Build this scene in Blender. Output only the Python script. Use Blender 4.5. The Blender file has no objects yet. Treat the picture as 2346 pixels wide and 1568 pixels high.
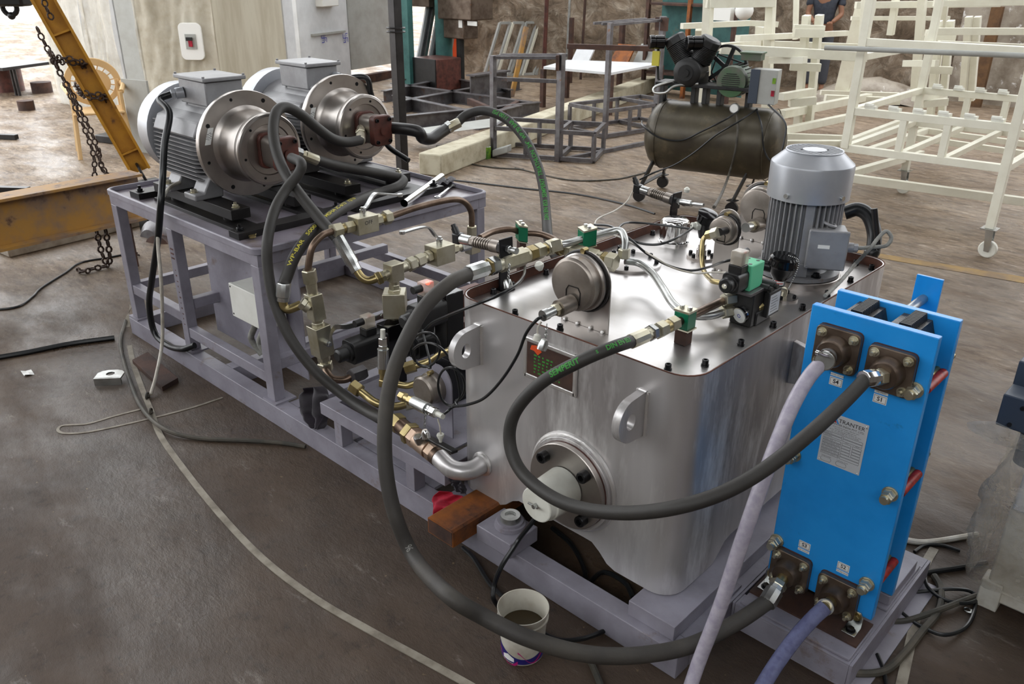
import bpy, bmesh, math, random
import numpy as np
from mathutils import Vector as V, Matrix
random.seed(7)
SC = bpy.context.scene
COL = SC.collection
# ------------------------------------------------------------------ camera
CAM = V((.595, -1.552, 1.8)); FPX = 1903.0
_ya, _pi, _ro = map(math.radians, (133.17, -24.584, .381))
_f = V((math.cos(_pi)*math.cos(_ya), math.cos(_pi)*math.sin(_ya), math.sin(_pi)))
_r0 = V((math.sin(_ya), -math.cos(_ya), 0)); _u0 = _r0.cross(_f)
_r = math.cos(_ro)*_r0 + math.sin(_ro)*_u0
_u = -math.sin(_ro)*_r0 + math.cos(_ro)*_u0
cd = bpy.data.cameras.new('camera'); cam = bpy.data.objects.new('camera', cd); COL.objects.link(cam)
cd.sensor_width = 36; cd.lens = FPX/2346*36; cd.clip_start = .05; cd.clip_end = 200
cam.matrix_world = Matrix(((_r.x, _u.x, -_f.x, CAM.x), (_r.y, _u.y, -_f.y, CAM.y), (_r.z, _u.z, -_f.z, CAM.z), (0, 0, 0, 1)))
cd.dof.use_dof = True; cd.dof.focus_distance = 2.9; cd.dof.aperture_fstop = 11
SC.camera = cam
# ------------------------------------------------------------------ world and light
w = bpy.data.worlds.new('sky'); SC.world = w; w.use_nodes = True
wn = w.node_tree.nodes; wl = w.node_tree.links
bg = wn['Background']; bg.inputs[0].default_value = (.97, .985, 1, 1); bg.inputs[1].default_value = 3.0
SC.view_settings.view_transform = 'Standard'; SC.view_settings.look = 'None'
SC.view_settings.gamma = 1; SC.view_settings.use_curve_mapping = False
SC.view_settings.exposure = 0.34
try:
    SC.cycles.max_bounces = 7; SC.cycles.diffuse_bounces = 3; SC.cycles.glossy_bounces = 4
    SC.cycles.transmission_bounces = 6; SC.cycles.transparent_max_bounces = 8
    SC.cycles.sample_clamp_indirect = 6; SC.cycles.caustics_reflective = False; SC.cycles.caustics_refractive = False
except Exception:
    pass

def portal(loc, rot, sx, sy):
    l = bpy.data.lights.new('opening_portal', 'AREA'); l.shape = 'RECTANGLE'; l.size = sx; l.size_y = sy
    l.cycles.is_portal = True
    o = bpy.data.objects.new('opening_portal', l); COL.objects.link(o); o.location = loc; o.rotation_euler = rot

def at(px, py, **k):
    """point seen at photograph pixel (px, py), on the plane x=, y= or z=, or at depth d="""
    d = _f + _r*((px-1173)/FPX) - _u*((py-784)/FPX)
    a, v = list(k.items())[0]
    if a == 'd': return CAM + d*v
    i = 'xyz'.index(a)
    return CAM + d*((v-CAM[i])/d[i])
# ------------------------------------------------------------------ materials
def C(r, g, b):
    return tuple(((x/255)/12.92 if x/255 <= .04045 else ((x/255+.055)/1.055)**2.4) for x in (r, g, b)) + (1,)
MATS = {}
def pm(name, col, rough=.5, metal=0, col2=None, sc=5, thr=(.4, .65), spot=None, ssc=14, sthr=(.62, .68), bump=0, bsc=60,
       st=(1, 1, 1), rough2=None, emit=None, estr=0, alpha=None, trans=0, ior=1.45, coat=0, spot_rough=None):
    m = bpy.data.materials.new(name); m.use_nodes = True
    N, L = m.node_tree.nodes, m.node_tree.links
    b = N['Principled BSDF']; b.inputs['Base Color'].default_value = col
    b.inputs['Roughness'].default_value = rough; b.inputs['Metallic'].default_value = metal
    b.inputs['IOR'].default_value = ior
    if trans: b.inputs['Transmission Weight'].default_value = trans
    if alpha is not None: b.inputs['Alpha'].default_value = alpha
    if coat: b.inputs['Coat Weight'].default_value = coat
    if emit: b.inputs['Emission Color'].default_value = emit; b.inputs['Emission Strength'].default_value = estr
    tc = N.new('ShaderNodeTexCoord'); mp = N.new('ShaderNodeMapping'); mp.inputs['Scale'].default_value = st
    L.new(tc.outputs['Object'], mp.inputs[0])
    def noise(s, det=4, rg=.6):
        n = N.new('ShaderNodeTexNoise'); n.inputs['Scale'].default_value = s; n.inputs['Detail'].default_value = det
        n.inputs['Roughness'].default_value = rg; L.new(mp.outputs[0], n.inputs['Vector']); return n
    def ramp(src, lo, hi):
        r = N.new('ShaderNodeMapRange'); r.inputs[1].default_value = lo; r.inputs[2].default_value = hi
        L.new(src, r.inputs[0]); return r
    cur = None
    if col2 is not None:
        n = noise(sc); r = ramp(n.outputs['Fac'], *thr)
        mx = N.new('ShaderNodeMix'); mx.data_type = 'RGBA'; mx.inputs[6].default_value = col; mx.inputs[7].default_value = col2
        L.new(r.outputs[0], mx.inputs[0]); cur = mx.outputs[2]; L.new(cur, b.inputs['Base Color'])
        if rough2 is not None:
            rr = N.new('ShaderNodeMapRange'); rr.inputs[3].default_value = rough; rr.inputs[4].default_value = rough2
            L.new(r.outputs[0], rr.inputs[0]); L.new(rr.outputs[0], b.inputs['Roughness'])
    if spot is not None:
        n = noise(ssc, 6, .7); r = ramp(n.outputs['Fac'], *sthr)
        mx = N.new('ShaderNodeMix'); mx.data_type = 'RGBA'
        if cur: L.new(cur, mx.inputs[6])
        else: mx.inputs[6].default_value = col
        mx.inputs[7].default_value = spot; L.new(r.outputs[0], mx.inputs[0]); L.new(mx.outputs[2], b.inputs['Base Color'])
    if bump:
        n = noise(bsc, 6, .65); bp = N.new('ShaderNodeBump'); bp.inputs['Strength'].default_value = 1
        bp.inputs['Distance'].default_value = bump; L.new(n.outputs['Fac'], bp.inputs['Height']); L.new(bp.outputs[0], b.inputs['Normal'])
    MATS[name] = m
    return m
pm('frame_paint', C(146,143,154), .42, 0, C(128,124,134), 7, spot=C(112,96,88), ssc=9, sthr=(.6,.75), bump=.0006)
pm('tray_paint', C(134,128,138), .28, 0, C(118,110,118), 5, spot=C(92,78,66), ssc=6, sthr=(.5,.7), bump=.0005)
pm('tank_steel', C(218,216,216), .30, .66, C(158,152,150), 2.6, (.38,.64), spot=C(238,237,236), ssc=5, sthr=(.52,.68), st=(1,1,.22), rough2=.44, bump=.0003)  # pale spots paint blotchy highlights into the steel colour
pm('lid_steel', C(205,203,202), .3, .95, C(176,170,166), 4, (.35,.7), st=(.35,1,1), rough2=.42)
pm('rust_edge', C(104,66,52), .75, .1, C(72,46,38), 12)
pm('weld', C(232,230,228), .34, .9, bump=.002, bsc=90)
pm('plated', C(200,196,178), .34, .9, C(176,168,142), 9, rough2=.4)
pm('brass', C(182,166,120), .32, .92, C(146,130,90), 9)
pm('zinc', C(205,207,206), .26, .95, C(170,172,170), 12)
pm('chrome', C(225,225,225), .12, 1)
pm('pipe_steel', C(186,188,186), .34, .95, C(160,160,156), 14)
pm('pipe_brown', C(124,106,92), .34, .8, C(92,74,62), 12)
pm('machined', C(188,183,178), .3, .95, C(160,152,146), 3, st=(1,1,1), rough2=.38)
pm('motor_grey', C(146,146,148), .42, .15, C(126,125,127), 8, spot=C(120,98,84), ssc=12, sthr=(.64,.74), bump=.0004)
pm('fan_silver', C(174,176,180), .36, .45, C(160,163,170), 5, spot=C(116,90,74), ssc=13, sthr=(.68,.72))
pm('cast_red', C(98,56,48), .45, .1, C(68,42,36), 14)
pm('cast_brown', C(112,98,86), .38, .65, C(84,70,60), 9, spot=C(140,90,52), ssc=9, sthr=(.66,.76), bump=.0006)
pm('rust', C(150,88,38), .7, .1, C(98,62,44), 8, spot=C(58,42,38), ssc=6, sthr=(.58,.66), bump=.001)
pm('rust_dark', C(84,60,50), .75, .1, C(58,44,40), 8, bump=.001)
pm('dark_steel', C(52,50,50), .36, .5, C(38,36,36), 8)
pm('rail_black', C(40,38,38), .4, .3, C(30,28,28), 9)
pm('bolt_black', C(34,34,36), .32, .6)
pm('raw_steel', C(112,110,112), .42, .7, C(88,84,86), 9, spot=C(112,84,66), ssc=10, sthr=(.62,.7))
pm('hose', C(54,52,49), .55, 0, C(47,45,43), 9, (.3,.7), bump=.0005, bsc=140)
pm('hose_old', C(60,57,54), .6, 0, C(76,72,66), 5, (.45,.7), bump=.0008, bsc=110)
pm('cable', C(24,26,28), .3)
pm('cable_dusty', C(58,56,50), .6, 0, C(88,82,72), 9)
pm('black_plastic', C(26,26,27), .35, 0, C(34,34,34), 12)
pm('black_gloss', C(14,14,16), .14)
pm('white_plastic', C(224,224,214), .35, 0, C(206,204,192), 8)
pm('dirty_white', C(198,194,182), .5, 0, C(160,150,132), 9, (.45,.7))
pm('strap_web', C(150,143,130), .7, 0, C(118,110,98), 14, (.4,.65))
pm('white_tube', C(206,202,192), .4, 0, C(170,162,148), 12)
pm('box_grey', C(226,226,220), .5, 0, C(214,214,206), 6)
pm('blue_paint', C(38,148,226), .3, 0, C(28,138,216), 6, spot=C(20,96,150), ssc=9, sthr=(.66,.78))
pm('plate_edge', C(196,204,208), .35, .4)
pm('gasket_pack', C(92,90,88), .35, .7, C(66,64,62), 20)
pm('gasket_rubber', C(20,20,20), .5)
pm('red_mesh', C(168,42,34), .45, 0, C(112,26,20), 60)
pm('green_clamp', C(14,112,78), .4, 0, C(10,96,66), 12)
pm('green_valve', C(98,196,150), .5)
pm('mint', C(122,146,112), .5, 0, C(104,124,92), 12)
pm('nameplate', C(206,210,214), .4, .2)
pm('label_white', C(232,232,228), .5)
pm('ink', C(30,32,38), .6)
pm('ink_blue', C(52,60,160), .6)
pm('ink_red', C(190,40,40), .6)
pm('ink_green', C(60,146,58), .6)
pm('ink_yellow', C(196,186,70), .6)
pm('concrete_beam', C(196,190,168), .8, 0, C(168,158,134), 6, spot=C(128,118,100), ssc=9, sthr=(.6,.75), bump=.003, bsc=30)
pm('cream_paint', C(234,232,216), .36, 0, C(226,223,206), 7)
pm('tank_green', C(78,72,58), .38, .3, C(60,54,44), 4, spot=C(104,94,74), ssc=5, sthr=(.55,.75), bump=.0005)
pm('cast_black', C(44,44,44), .45, .3, C(32,32,32), 12)
pm('motor_green', C(66,98,66), .5, 0, C(92,92,84), 5, (.4,.65))
pm('teal_paint', C(64,112,108), .5, 0, C(50,92,90), 6, spot=C(116,86,56), ssc=5, sthr=(.62,.7))
pm('orange_cloth', C(226,84,36), .7)
pm('red_cloth', C(176,34,58), .8, 0, C(120,20,40), 14)
pm('dark_cloth', C(34,30,36), .55, 0, C(54,48,56), 20)
pm('yellow_paint', C(188,136,36), .5, 0, C(158,108,30), 6, (.4,.7), spot=C(92,62,38), ssc=6, sthr=(.6,.7), bump=.0008)
pm('yellow_worn', C(166,124,60), .55, 0, C(120,104,96), 4, (.45,.65), spot=C(92,66,48), ssc=8, sthr=(.58,.7), bump=.0008)
pm('chain', C(72,58,50), .55, .6, C(52,38,32), 20)
pm('cream_chair', C(212,178,128), .5)
pm('panel_white', C(216,218,220), .5, 0, C(202,204,206), 4)
pm('panel_grey', C(168,170,166), .5, 0, C(154,154,148), 4)
pm('panel_cream', C(196,190,172), .55, 0, C(178,170,150), 3, st=(3,3,.4))
pm('film', C(226,220,204), .12, 0, C(196,188,168), 4, alpha=.5, bump=.015, bsc=9)
pm('film_clear', C(214,206,192), .08, 0, C(176,166,150), 5, alpha=.42, bump=.03, bsc=11)
pm('dark_grey_plastic', C(62,70,82), .45)
pm('hose_clear', C(190,184,196), .22, 0, C(170,164,180), 40, alpha=.86)
pm('hose_blue', C(112,116,150), .22, 0, C(96,98,132), 40, alpha=.86)
pm('clear_cap', C(206,196,180), .12, 0, alpha=.5)
pm('copper_pale', C(190,166,146), .4, .8, C(166,140,120), 10)
pm('copper', C(172,104,84), .35, .9)
pm('oil', C(62,50,30), .06)
pm('paint_label', C(38,34,110), .35)
pm('magenta', C(176,34,112), .4)
pm('tin_green', C(122,160,46), .4, 0, C(46,96,44), 14)
pm('wall_wood', C(112,82,52), .7, 0, C(84,60,40), 8)
pm('led_red', C(255,60,40), .3, emit=C(255,60,40), estr=6)
pm('cable_grey', C(146,146,140), .6, 0, C(120,118,112), 30)
pm('skin', C(142,100,76), .55); pm('shirt', C(52,56,66), .75, 0, C(64,68,78), 20); pm('trousers', C(78,80,88), .8); pm('hair', C(24,20,18), .6)
# ------------------------------------------------------------------ mesh helpers
def ortho(a, up=None):
    a = a.normalized()
    u = up or (V((0, 0, 1)) if abs(a.z) < .9 else V((1, 0, 0)))
    x = u.cross(a)
    if x.length < 1e-6: x = V((1, 0, 0)).cross(a)
    x.normalize(); return x, a.cross(x).normalized()
def strap(mb, pts, side, w_, t_):
    """flat bar of width w_ along side swept along pts"""
    P = [V(p) for p in pts]; s = V(side).normalized(); vs = []; fs = []
    for i, p in enumerate(P):
        T = (P[min(i+1, len(P)-1)]-P[max(i-1, 0)]).normalized(); n_ = T.cross(s).normalized()
        vs += [p-s*w_/2-n_*t_/2, p+s*w_/2-n_*t_/2, p+s*w_/2+n_*t_/2, p-s*w_/2+n_*t_/2]
    for i in range(len(P)-1):
        for c in range(4): d = (c+1) % 4; fs.append((i*4+c, i*4+d, i*4+4+d, i*4+4+c))
    m = len(P)*4-4; fs += [(3, 2, 1, 0), (m, m+1, m+2, m+3)]
    return mb.add(vs, fs)
class MB:
    def __init__(s): s.v = []; s.f = []
    def add(s, vs, fs):
        o = len(s.v); s.v += [V(p) for p in vs]; s.f += [tuple(i+o for i in f) for f in fs]; return s
    def box(s, a, b):
        x0, y0, z0 = a; x1, y1, z1 = b
        return s.add([(x0,y0,z0),(x1,y0,z0),(x1,y1,z0),(x0,y1,z0),(x0,y0,z1),(x1,y0,z1),(x1,y1,z1),(x0,y1,z1)],
                     [(3,2,1,0),(4,5,6,7),(0,1,5,4),(1,2,6,5),(2,3,7,6),(3,0,4,7)])
    def obox(s, c, hx, hy, hz):
        c, hx, hy, hz = V(c), V(hx), V(hy), V(hz)
        return s.add([c-hx-hy-hz, c+hx-hy-hz, c+hx+hy-hz, c-hx+hy-hz, c-hx-hy+hz, c+hx-hy+hz, c+hx+hy+hz, c-hx+hy+hz],
                     [(3,2,1,0),(4,5,6,7),(0,1,5,4),(1,2,6,5),(2,3,7,6),(3,0,4,7)])
    def bar(s, p, q, w_, h, up=None):
        p, q = V(p), V(q); a = q-p; x, y = ortho(a, up)
        return s.obox((p+q)/2, a/2, x*w_/2, y*h/2)
    def lathe(s, o, ax, prof, n=24, ph=0, cap=True):
        o = V(o); ax = V(ax).normalized(); x, y = ortho(ax); vs = []; fs = []
        for h, r in prof:
            for i in range(n):
                t = 2*math.pi*i/n+ph; vs.append(o+ax*h+(x*math.cos(t)+y*math.sin(t))*r)
        for k in range(len(prof)-1):
            for i in range(n):
                j = (i+1) % n; fs.append((k*n+i, k*n+j, (k+1)*n+j, (k+1)*n+i))
        if cap:
            if prof[0][1] > 1e-5: fs.append(tuple(range(n))[::-1])
            if prof[-1][1] > 1e-5: fs.append(tuple((len(prof)-1)*n+i for i in range(n)))
        return s.add(vs, fs)
    def cyl(s, p, q, r, r2=None, n=20, ph=0):
        p, q = V(p), V(q); L_ = (q-p).length
        return s.lathe(p, q-p, [(0, r), (L_, r if r2 is None else r2)], n, ph)
    def hexn(s, p, q, r, ch=.12):
        p, q = V(p), V(q); L_ = (q-p).length; e = min(r*ch, L_*.3)
        s.lathe(p, q-p, [(0, r*.9), (e, r), (L_-e, r), (L_, r*.9)], 6, .3)
        return s
    def tube(s, pts, r, n=10, closed=False, cap=True):
        P = [V(p) for p in pts]; m = len(P); R = r if isinstance(r, (list, tuple)) else [r]*m; vs = []; fs = []
        T = []
        for i in range(m):
            a = P[(i-1) % m] if closed or i > 0 else P[0]; b = P[(i+1) % m] if closed or i < m-1 else P[-1]
            t = (b-a); T.append(t.normalized() if t.length > 1e-9 else V((0, 0, 1)))
        x, y = ortho(T[0])
        for i in range(m):
            if i:
                x = x - T[i]*x.dot(T[i])
                if x.length < 1e-6: x = ortho(T[i])[0]
                x.normalize(); y = T[i].cross(x)
            for k in range(n):
                t = 2*math.pi*k/n; vs.append(P[i]+(x*math.cos(t)+y*math.sin(t))*R[i])
        for i in range(m if closed else m-1):
            for k in range(n):
                j = (k+1) % n; i2 = (i+1) % m; fs.append((i*n+k, i*n+j, i2*n+j, i2*n+k))
        if cap and not closed: fs += [tuple(range(n))[::-1], tuple((m-1)*n+k for k in range(n))]
        return s.add(vs, fs)
    def prism(s, poly, o, u, v, t):
        o, u, v, t = V(o), V(u), V(v), V(t); n = len(poly)
        A = [o+u*a+v*b for a, b in poly]; B = [p+t for p in A]
        return s.add(A+B, [tuple(range(n))[::-1], tuple(range(n, 2*n))]+[(i, (i+1) % n, n+(i+1) % n, n+i) for i in range(n)])
    def holed(s, poly, hole, o, u, v, t):
        """plate: outline poly and hole with the same number of points"""
        o, u, v, t = V(o), V(u), V(v), V(t); n = len(poly)
        A = [o+u*a+v*b for a, b in poly]; H = [o+u*a+v*b for a, b in hole]
        vs = A+H+[p+t for p in A]+[p+t for p in H]; fs = []
        for i in range(n):
            j = (i+1) % n
            fs += [(j, i, n+i, n+j), (2*n+i, 2*n+j, 3*n+j, 3*n+i), (i, j, 2*n+j, 2*n+i), (n+j, n+i, 3*n+i, 3*n+j)]
        return s.add(vs, fs)
    def sph(s, c, r, n=14, m=8, sq=(1, 1, 1)):
        c = V(c); vs = []; fs = []
        for i in range(m+1):
            a = math.pi*i/m
            for k in range(n):
                t = 2*math.pi*k/n; vs.append(c+V((math.sin(a)*math.cos(t)*r*sq[0], math.sin(a)*math.sin(t)*r*sq[1], math.cos(a)*r*sq[2])))
        for i in range(m):
            for k in range(n):
                j = (k+1) % n; fs.append((i*n+k, (i+1)*n+k, (i+1)*n+j, i*n+j))
        return s.add(vs, fs)
    def ring(s, c, ax, R, r, n=28, m=8):
        x, y = ortho(V(ax)); c = V(c)
        return s.tube([c+(x*math.cos(2*math.pi*i/n)+y*math.sin(2*math.pi*i/n))*R for i in range(n)], r, m, closed=True)
    def grid(s, P, nu, nv):
        return s.add(P, [(i*nv+j, (i+1)*nv+j, (i+1)*nv+j+1, i*nv+j+1) for i in range(nu-1) for j in range(nv-1)])
def spl(pts, k=8):
    """Catmull-Rom curve through the points"""
    P = [V(p) for p in pts]; P = [P[0]*2-P[1]]+P+[P[-1]*2-P[-2]]; out = []
    for i in range(1, len(P)-2):
        a, b, c, d = P[i-1:i+3]
        for j in range(k):
            t = j/k
            out.append(.5*((2*b)+(c-a)*t+(2*a-5*b+4*c-d)*t*t+(3*b-a-3*c+d)*t**3))
    out.append(P[-2]); return out
def bend(pts, r, k=6):
    """polyline with rounded corners of radius r"""
    P = [V(p) for p in pts]; out = [P[0]]
    for i in range(1, len(P)-1):
        a = (P[i-1]-P[i]); b = (P[i+1]-P[i]); la, lb = a.length, b.length; a.normalize(); b.normalize()
        d = min(r, la*.48, lb*.48); p0, p1 = P[i]+a*d, P[i]+b*d
        for j in range(k+1):
            t = j/k; out.append(p0*(1-t)**2+P[i]*2*t*(1-t)+p1*t*t)
    out.append(P[-1]); return out
def rrect(x0, y0, x1, y1, r, k=6):
    o = []
    for cx, cy, a0 in ((x1-r, y0+r, -90), (x1-r, y1-r, 0), (x0+r, y1-r, 90), (x0+r, y0+r, 180)):
        for i in range(k+1):
            a = math.radians(a0+90*i/k); o.append((cx+r*math.cos(a), cy+r*math.sin(a)))
    return o
def circ(r, n=24, cx=0, cy=0, ph=0):
    return [(cx+r*math.cos(2*math.pi*i/n+ph), cy+r*math.sin(2*math.pi*i/n+ph)) for i in range(n)]
# ------------------------------------------------------------------ objects
ORG = {}
def _link(o, parent, org):
    COL.objects.link(o); ORG[o.name] = V(org)
    if parent is not None:
        o.parent = parent; o.location = V(org)-ORG[parent.name]
    else: o.location = V(org)
    return o
def build(name, mb, mat, parent=None, org=None, bev=0, ang=32, flat=False):
    if org is None:
        if parent is not None: org = ORG[parent.name]
        else:
            xs = [p.x for p in mb.v]; ys = [p.y for p in mb.v]; zs = [p.z for p in mb.v]
            org = V(((min(xs)+max(xs))/2, (min(ys)+max(ys))/2, min(zs)))
    org = V(org)
    me = bpy.data.meshes.new(name); me.from_pydata([tuple(p-org) for p in mb.v], [], mb.f); me.update()
    if not flat:
        me.polygons.foreach_set('use_smooth', [True]*len(me.polygons)); me.set_sharp_from_angle(angle=math.radians(ang))
    ms = mat if isinstance(mat, (list, tuple)) else [mat]
    for q in ms: me.materials.append(MATS[q])
    o = bpy.data.objects.new(name, me); _link(o, parent, org)
    if bev:
        b = o.modifiers.new('bevel', 'BEVEL'); b.width = bev; b.segments = 2; b.limit_method = 'ANGLE'; b.angle_limit = math.radians(40)
        b.harden_normals = False
    return o
def tag(o, label, cat, group=None, kind=None):
    if label: o['label'] = label
    if cat: o['category'] = cat
    if group: o['group'] = group
    if kind: o['kind'] = kind
    return o
def thing(name, label, cat, org, group=None):
    o = bpy.data.objects.new(name, None); o.empty_display_size = .05; _link(o, None, org); return tag(o, label, cat, group)
def solo(name, mb, mat, label, cat, group=None, bev=0, **k):
    return tag(build(name, mb, mat, None, None, bev, **k), label, cat, group)
def struct(name, mb, mat, parent=None, bev=0):
    o = build(name, mb, mat, parent, None, bev)
    if parent is None: o['kind'] = 'structure'
    return o
def plabel(o, t): o['label'] = t; return o
def dup(root, delta, label=None, group=None, rotz=None):
    r = root.copy(); COL.objects.link(r); r.location = root.location+V(delta); ORG[r.name] = ORG[root.name]+V(delta)
    if rotz is not None: r.rotation_euler.z = rotz
    if label: r['label'] = label
    if group: r['group'] = group
    for ch in list(root.children):
        c = ch.copy(); COL.objects.link(c); c.parent = r; ORG[c.name] = ORG[ch.name]+V(delta)
        for g in list(ch.children):
            d = g.copy(); COL.objects.link(d); d.parent = c
    return r
# ------------------------------------------------------------------ lettering
def text2d(s, size, align='CENTER', ext=None, bold=0, cuts=0):
    cu = bpy.data.curves.new('t', 'FONT'); cu.body = s; cu.size = size; cu.align_x = align; cu.align_y = 'CENTER'; cu.resolution_u = 3
    cu.offset = bold
    o = bpy.data.objects.new('t', cu); me = bpy.data.meshes.new_from_object(o)
    if cuts:
        bm = bmesh.new(); bm.from_mesh(me)
        for k in range(cuts):
            bmesh.ops.bisect_plane(bm, geom=bm.verts[:]+bm.edges[:]+bm.faces[:], plane_co=(0, size*(-.5+(k+.5)/cuts), 0), plane_no=(0, 1, 0))
        bmesh.ops.triangulate(bm, faces=bm.faces[:]); bm.to_mesh(me); bm.free()
    vs = [(p.co.x, p.co.y) for p in me.vertices]; fs = [tuple(p.vertices) for p in me.polygons]
    bpy.data.objects.remove(o); bpy.data.curves.remove(cu); bpy.data.meshes.remove(me)
    return vs, fs
def put_text(mb, s, size, o, u, v, align='CENTER', sx=1, bold=0):
    vs, fs = text2d(s, size, align, bold=bold); o, u, v = V(o), V(u).normalized(), V(v).normalized()
    mb.add([o+u*a*sx+v*b for a, b in vs], fs); return mb
def hose_text(s, size, path, r, start, facing, flip=1, sx=1, bold=0, up=1):
    """letters wrapped on a hose; start = arc position of the first letter"""
    mb = MB(); vs, fs = text2d(s, size, 'LEFT', bold=bold, cuts=9); P = path
    D = [0]
    for a, b in zip(P, P[1:]): D.append(D[-1]+(b-a).length)
    F = V(facing)
    out = []
    for a, b in vs:
        q = start+flip*a*sx; q = max(0, min(D[-1]-1e-5, q))
        i = max(k for k in range(len(D)-1) if D[k] <= q); t = (q-D[i])/(D[i+1]-D[i])
        T = (P[min(i+1, len(P)-1)]-P[i]).normalized()
        if i+2 < len(P): T = T.lerp((P[i+2]-P[i+1]).normalized(), t).normalized()
        c = P[i].lerp(P[i+1], t); N = (F-T*F.dot(T)).normalized(); B = N.cross(T)*flip*up
        an = b/r; out.append(c+(N*math.cos(an)+B*math.sin(an))*(r+.0006))
    return mb.add(out, fs)
def ferr(mb, p, q, r, n=10):
    """crimped ferrule"""
    p, q = V(p), V(q); L_ = (q-p).length
    return mb.lathe(p, q-p, [(0, r*.93), (.004, r), (L_*.75, r), (L_*.8, r*.86), (L_, r*.84)], n)
def capscrew(mb, p, ax, r, h, mbh=None):
    """socket head screw"""
    p = V(p); ax = V(ax).normalized()
    mb.lathe(p, ax, [(0, r), (h*.9, r), (h, r*.9), (h, r*.55), (h*.45, r*.5), (h*.45, 0)], 16, cap=False)
    return mb
def hexbolt(mb, p, ax, r, h, wr=1.35, stud=0):
    p = V(p); ax = V(ax).normalized()
    mb.cyl(p, p+ax*h*.2, r*wr, n=18); mb.hexn(p+ax*h*.2, p+ax*h, r)
    if stud: mb.cyl(p+ax*h, p+ax*(h+stud), r*.52, n=12)
    return mb
X, Y, Z = V((1, 0, 0)), V((0, 1, 0)), V((0, 0, 1))
def chainlinks(mb, pts, link=.03, wr=.0035, n=8):
    """oval links laid along a path"""
    D = [0]
    for a, b in zip(pts, pts[1:]): D.append(D[-1]+(b-a).length)
    pit = link*.72; k = int(D[-1]/pit)
    for j in range(k):
        q = (j+.5)*pit; i = max(t for t in range(len(D)-1) if D[t] <= q)
        c = pts[i].lerp(pts[i+1], (q-D[i])/(D[i+1]-D[i])); T = (pts[i+1]-pts[i]).normalized(); x, y = ortho(T)
        s_ = x if j % 2 else y; h = link/2-wr; w_ = link*.3
        P = [c+T*(h*math.cos(a)*1.0)+s_*(w_*math.sin(a)) for a in [2*math.pi*e/n for e in range(n)]]
        mb.tube(P, wr, 5, closed=True)
    return mb
# ================================================================== setting
def floor_material():
    m = bpy.data.materials.new('floor_concrete'); m.use_nodes = True; N, L = m.node_tree.nodes, m.node_tree.links
    b = N['Principled BSDF']; tc = N.new('ShaderNodeTexCoord')
    def noise(s, det, rg, st=(1, 1, 1), rot=0, dist=0):
        mp = N.new('ShaderNodeMapping'); mp.inputs['Scale'].default_value = st; mp.inputs['Rotation'].default_value = (0, 0, rot)
        L.new(tc.outputs['Object'], mp.inputs[0]); n = N.new('ShaderNodeTexNoise'); n.inputs['Scale'].default_value = s
        n.inputs['Detail'].default_value = det; n.inputs['Roughness'].default_value = rg; n.inputs['Distortion'].default_value = dist
        L.new(mp.outputs[0], n.inputs['Vector']); return n.outputs['Fac']
    def mr(src, a, b_, c=0, d=1):
        r = N.new('ShaderNodeMapRange'); r.inputs[1].default_value = a; r.inputs[2].default_value = b_
        r.inputs[3].default_value = c; r.inputs[4].default_value = d; L.new(src, r.inputs[0]); return r.outputs[0]
    def mix(f, a, c):
        x = N.new('ShaderNodeMix'); x.data_type = 'RGBA'
        for i, q in ((0, f), (6, a), (7, c)):
            if hasattr(q, 'links'): L.new(q, x.inputs[i])
            else: x.inputs[i].default_value = q
        return x.outputs[2]
    # oily ground round the machine; brighter light painted into the far colour, by distance
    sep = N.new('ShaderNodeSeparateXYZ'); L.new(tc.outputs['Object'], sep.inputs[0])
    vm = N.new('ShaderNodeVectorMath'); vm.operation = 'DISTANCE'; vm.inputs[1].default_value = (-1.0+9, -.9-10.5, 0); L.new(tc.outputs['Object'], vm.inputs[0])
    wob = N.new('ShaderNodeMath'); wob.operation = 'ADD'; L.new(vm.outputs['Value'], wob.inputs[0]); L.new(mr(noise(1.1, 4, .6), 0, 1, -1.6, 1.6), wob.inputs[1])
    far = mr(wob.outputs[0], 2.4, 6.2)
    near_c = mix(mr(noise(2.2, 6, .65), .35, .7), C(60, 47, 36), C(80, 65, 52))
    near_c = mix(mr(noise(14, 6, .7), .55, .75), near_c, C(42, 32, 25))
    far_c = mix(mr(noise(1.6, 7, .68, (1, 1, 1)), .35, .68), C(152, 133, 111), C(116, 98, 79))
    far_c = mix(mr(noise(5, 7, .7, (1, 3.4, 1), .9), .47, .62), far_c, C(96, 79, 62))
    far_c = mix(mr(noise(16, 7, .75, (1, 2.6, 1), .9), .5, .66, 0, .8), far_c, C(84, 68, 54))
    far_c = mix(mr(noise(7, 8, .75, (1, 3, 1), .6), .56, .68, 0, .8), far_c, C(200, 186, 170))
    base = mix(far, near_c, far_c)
    base = mix(mr(noise(4.5, 8, .75, (1, 2.6, 1), .75), .6, .72, 0, .5), base, C(150, 142, 134))     # pale scuffs
    base = mix(mr(noise(38, 3, .6), .7, .78, 0, .7), base, C(150, 128, 92))                           # specks
    L.new(base, b.inputs['Base Color'])
    L.new(mr(noise(1.3, 5, .6, (1, 1.8, 1), .4), .36, .60, .24, .75), b.inputs['Roughness'])
    bp = N.new('ShaderNodeBump'); bp.inputs['Distance'].default_value = .010; bp.inputs['Strength'].default_value = .8
    L.new(noise(9, 8, .7, (1, 2, 1), .8), bp.inputs['Height']); L.new(bp.outputs[0], b.inputs['Normal'])
    MATS['floor'] = m
floor_material()
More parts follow.
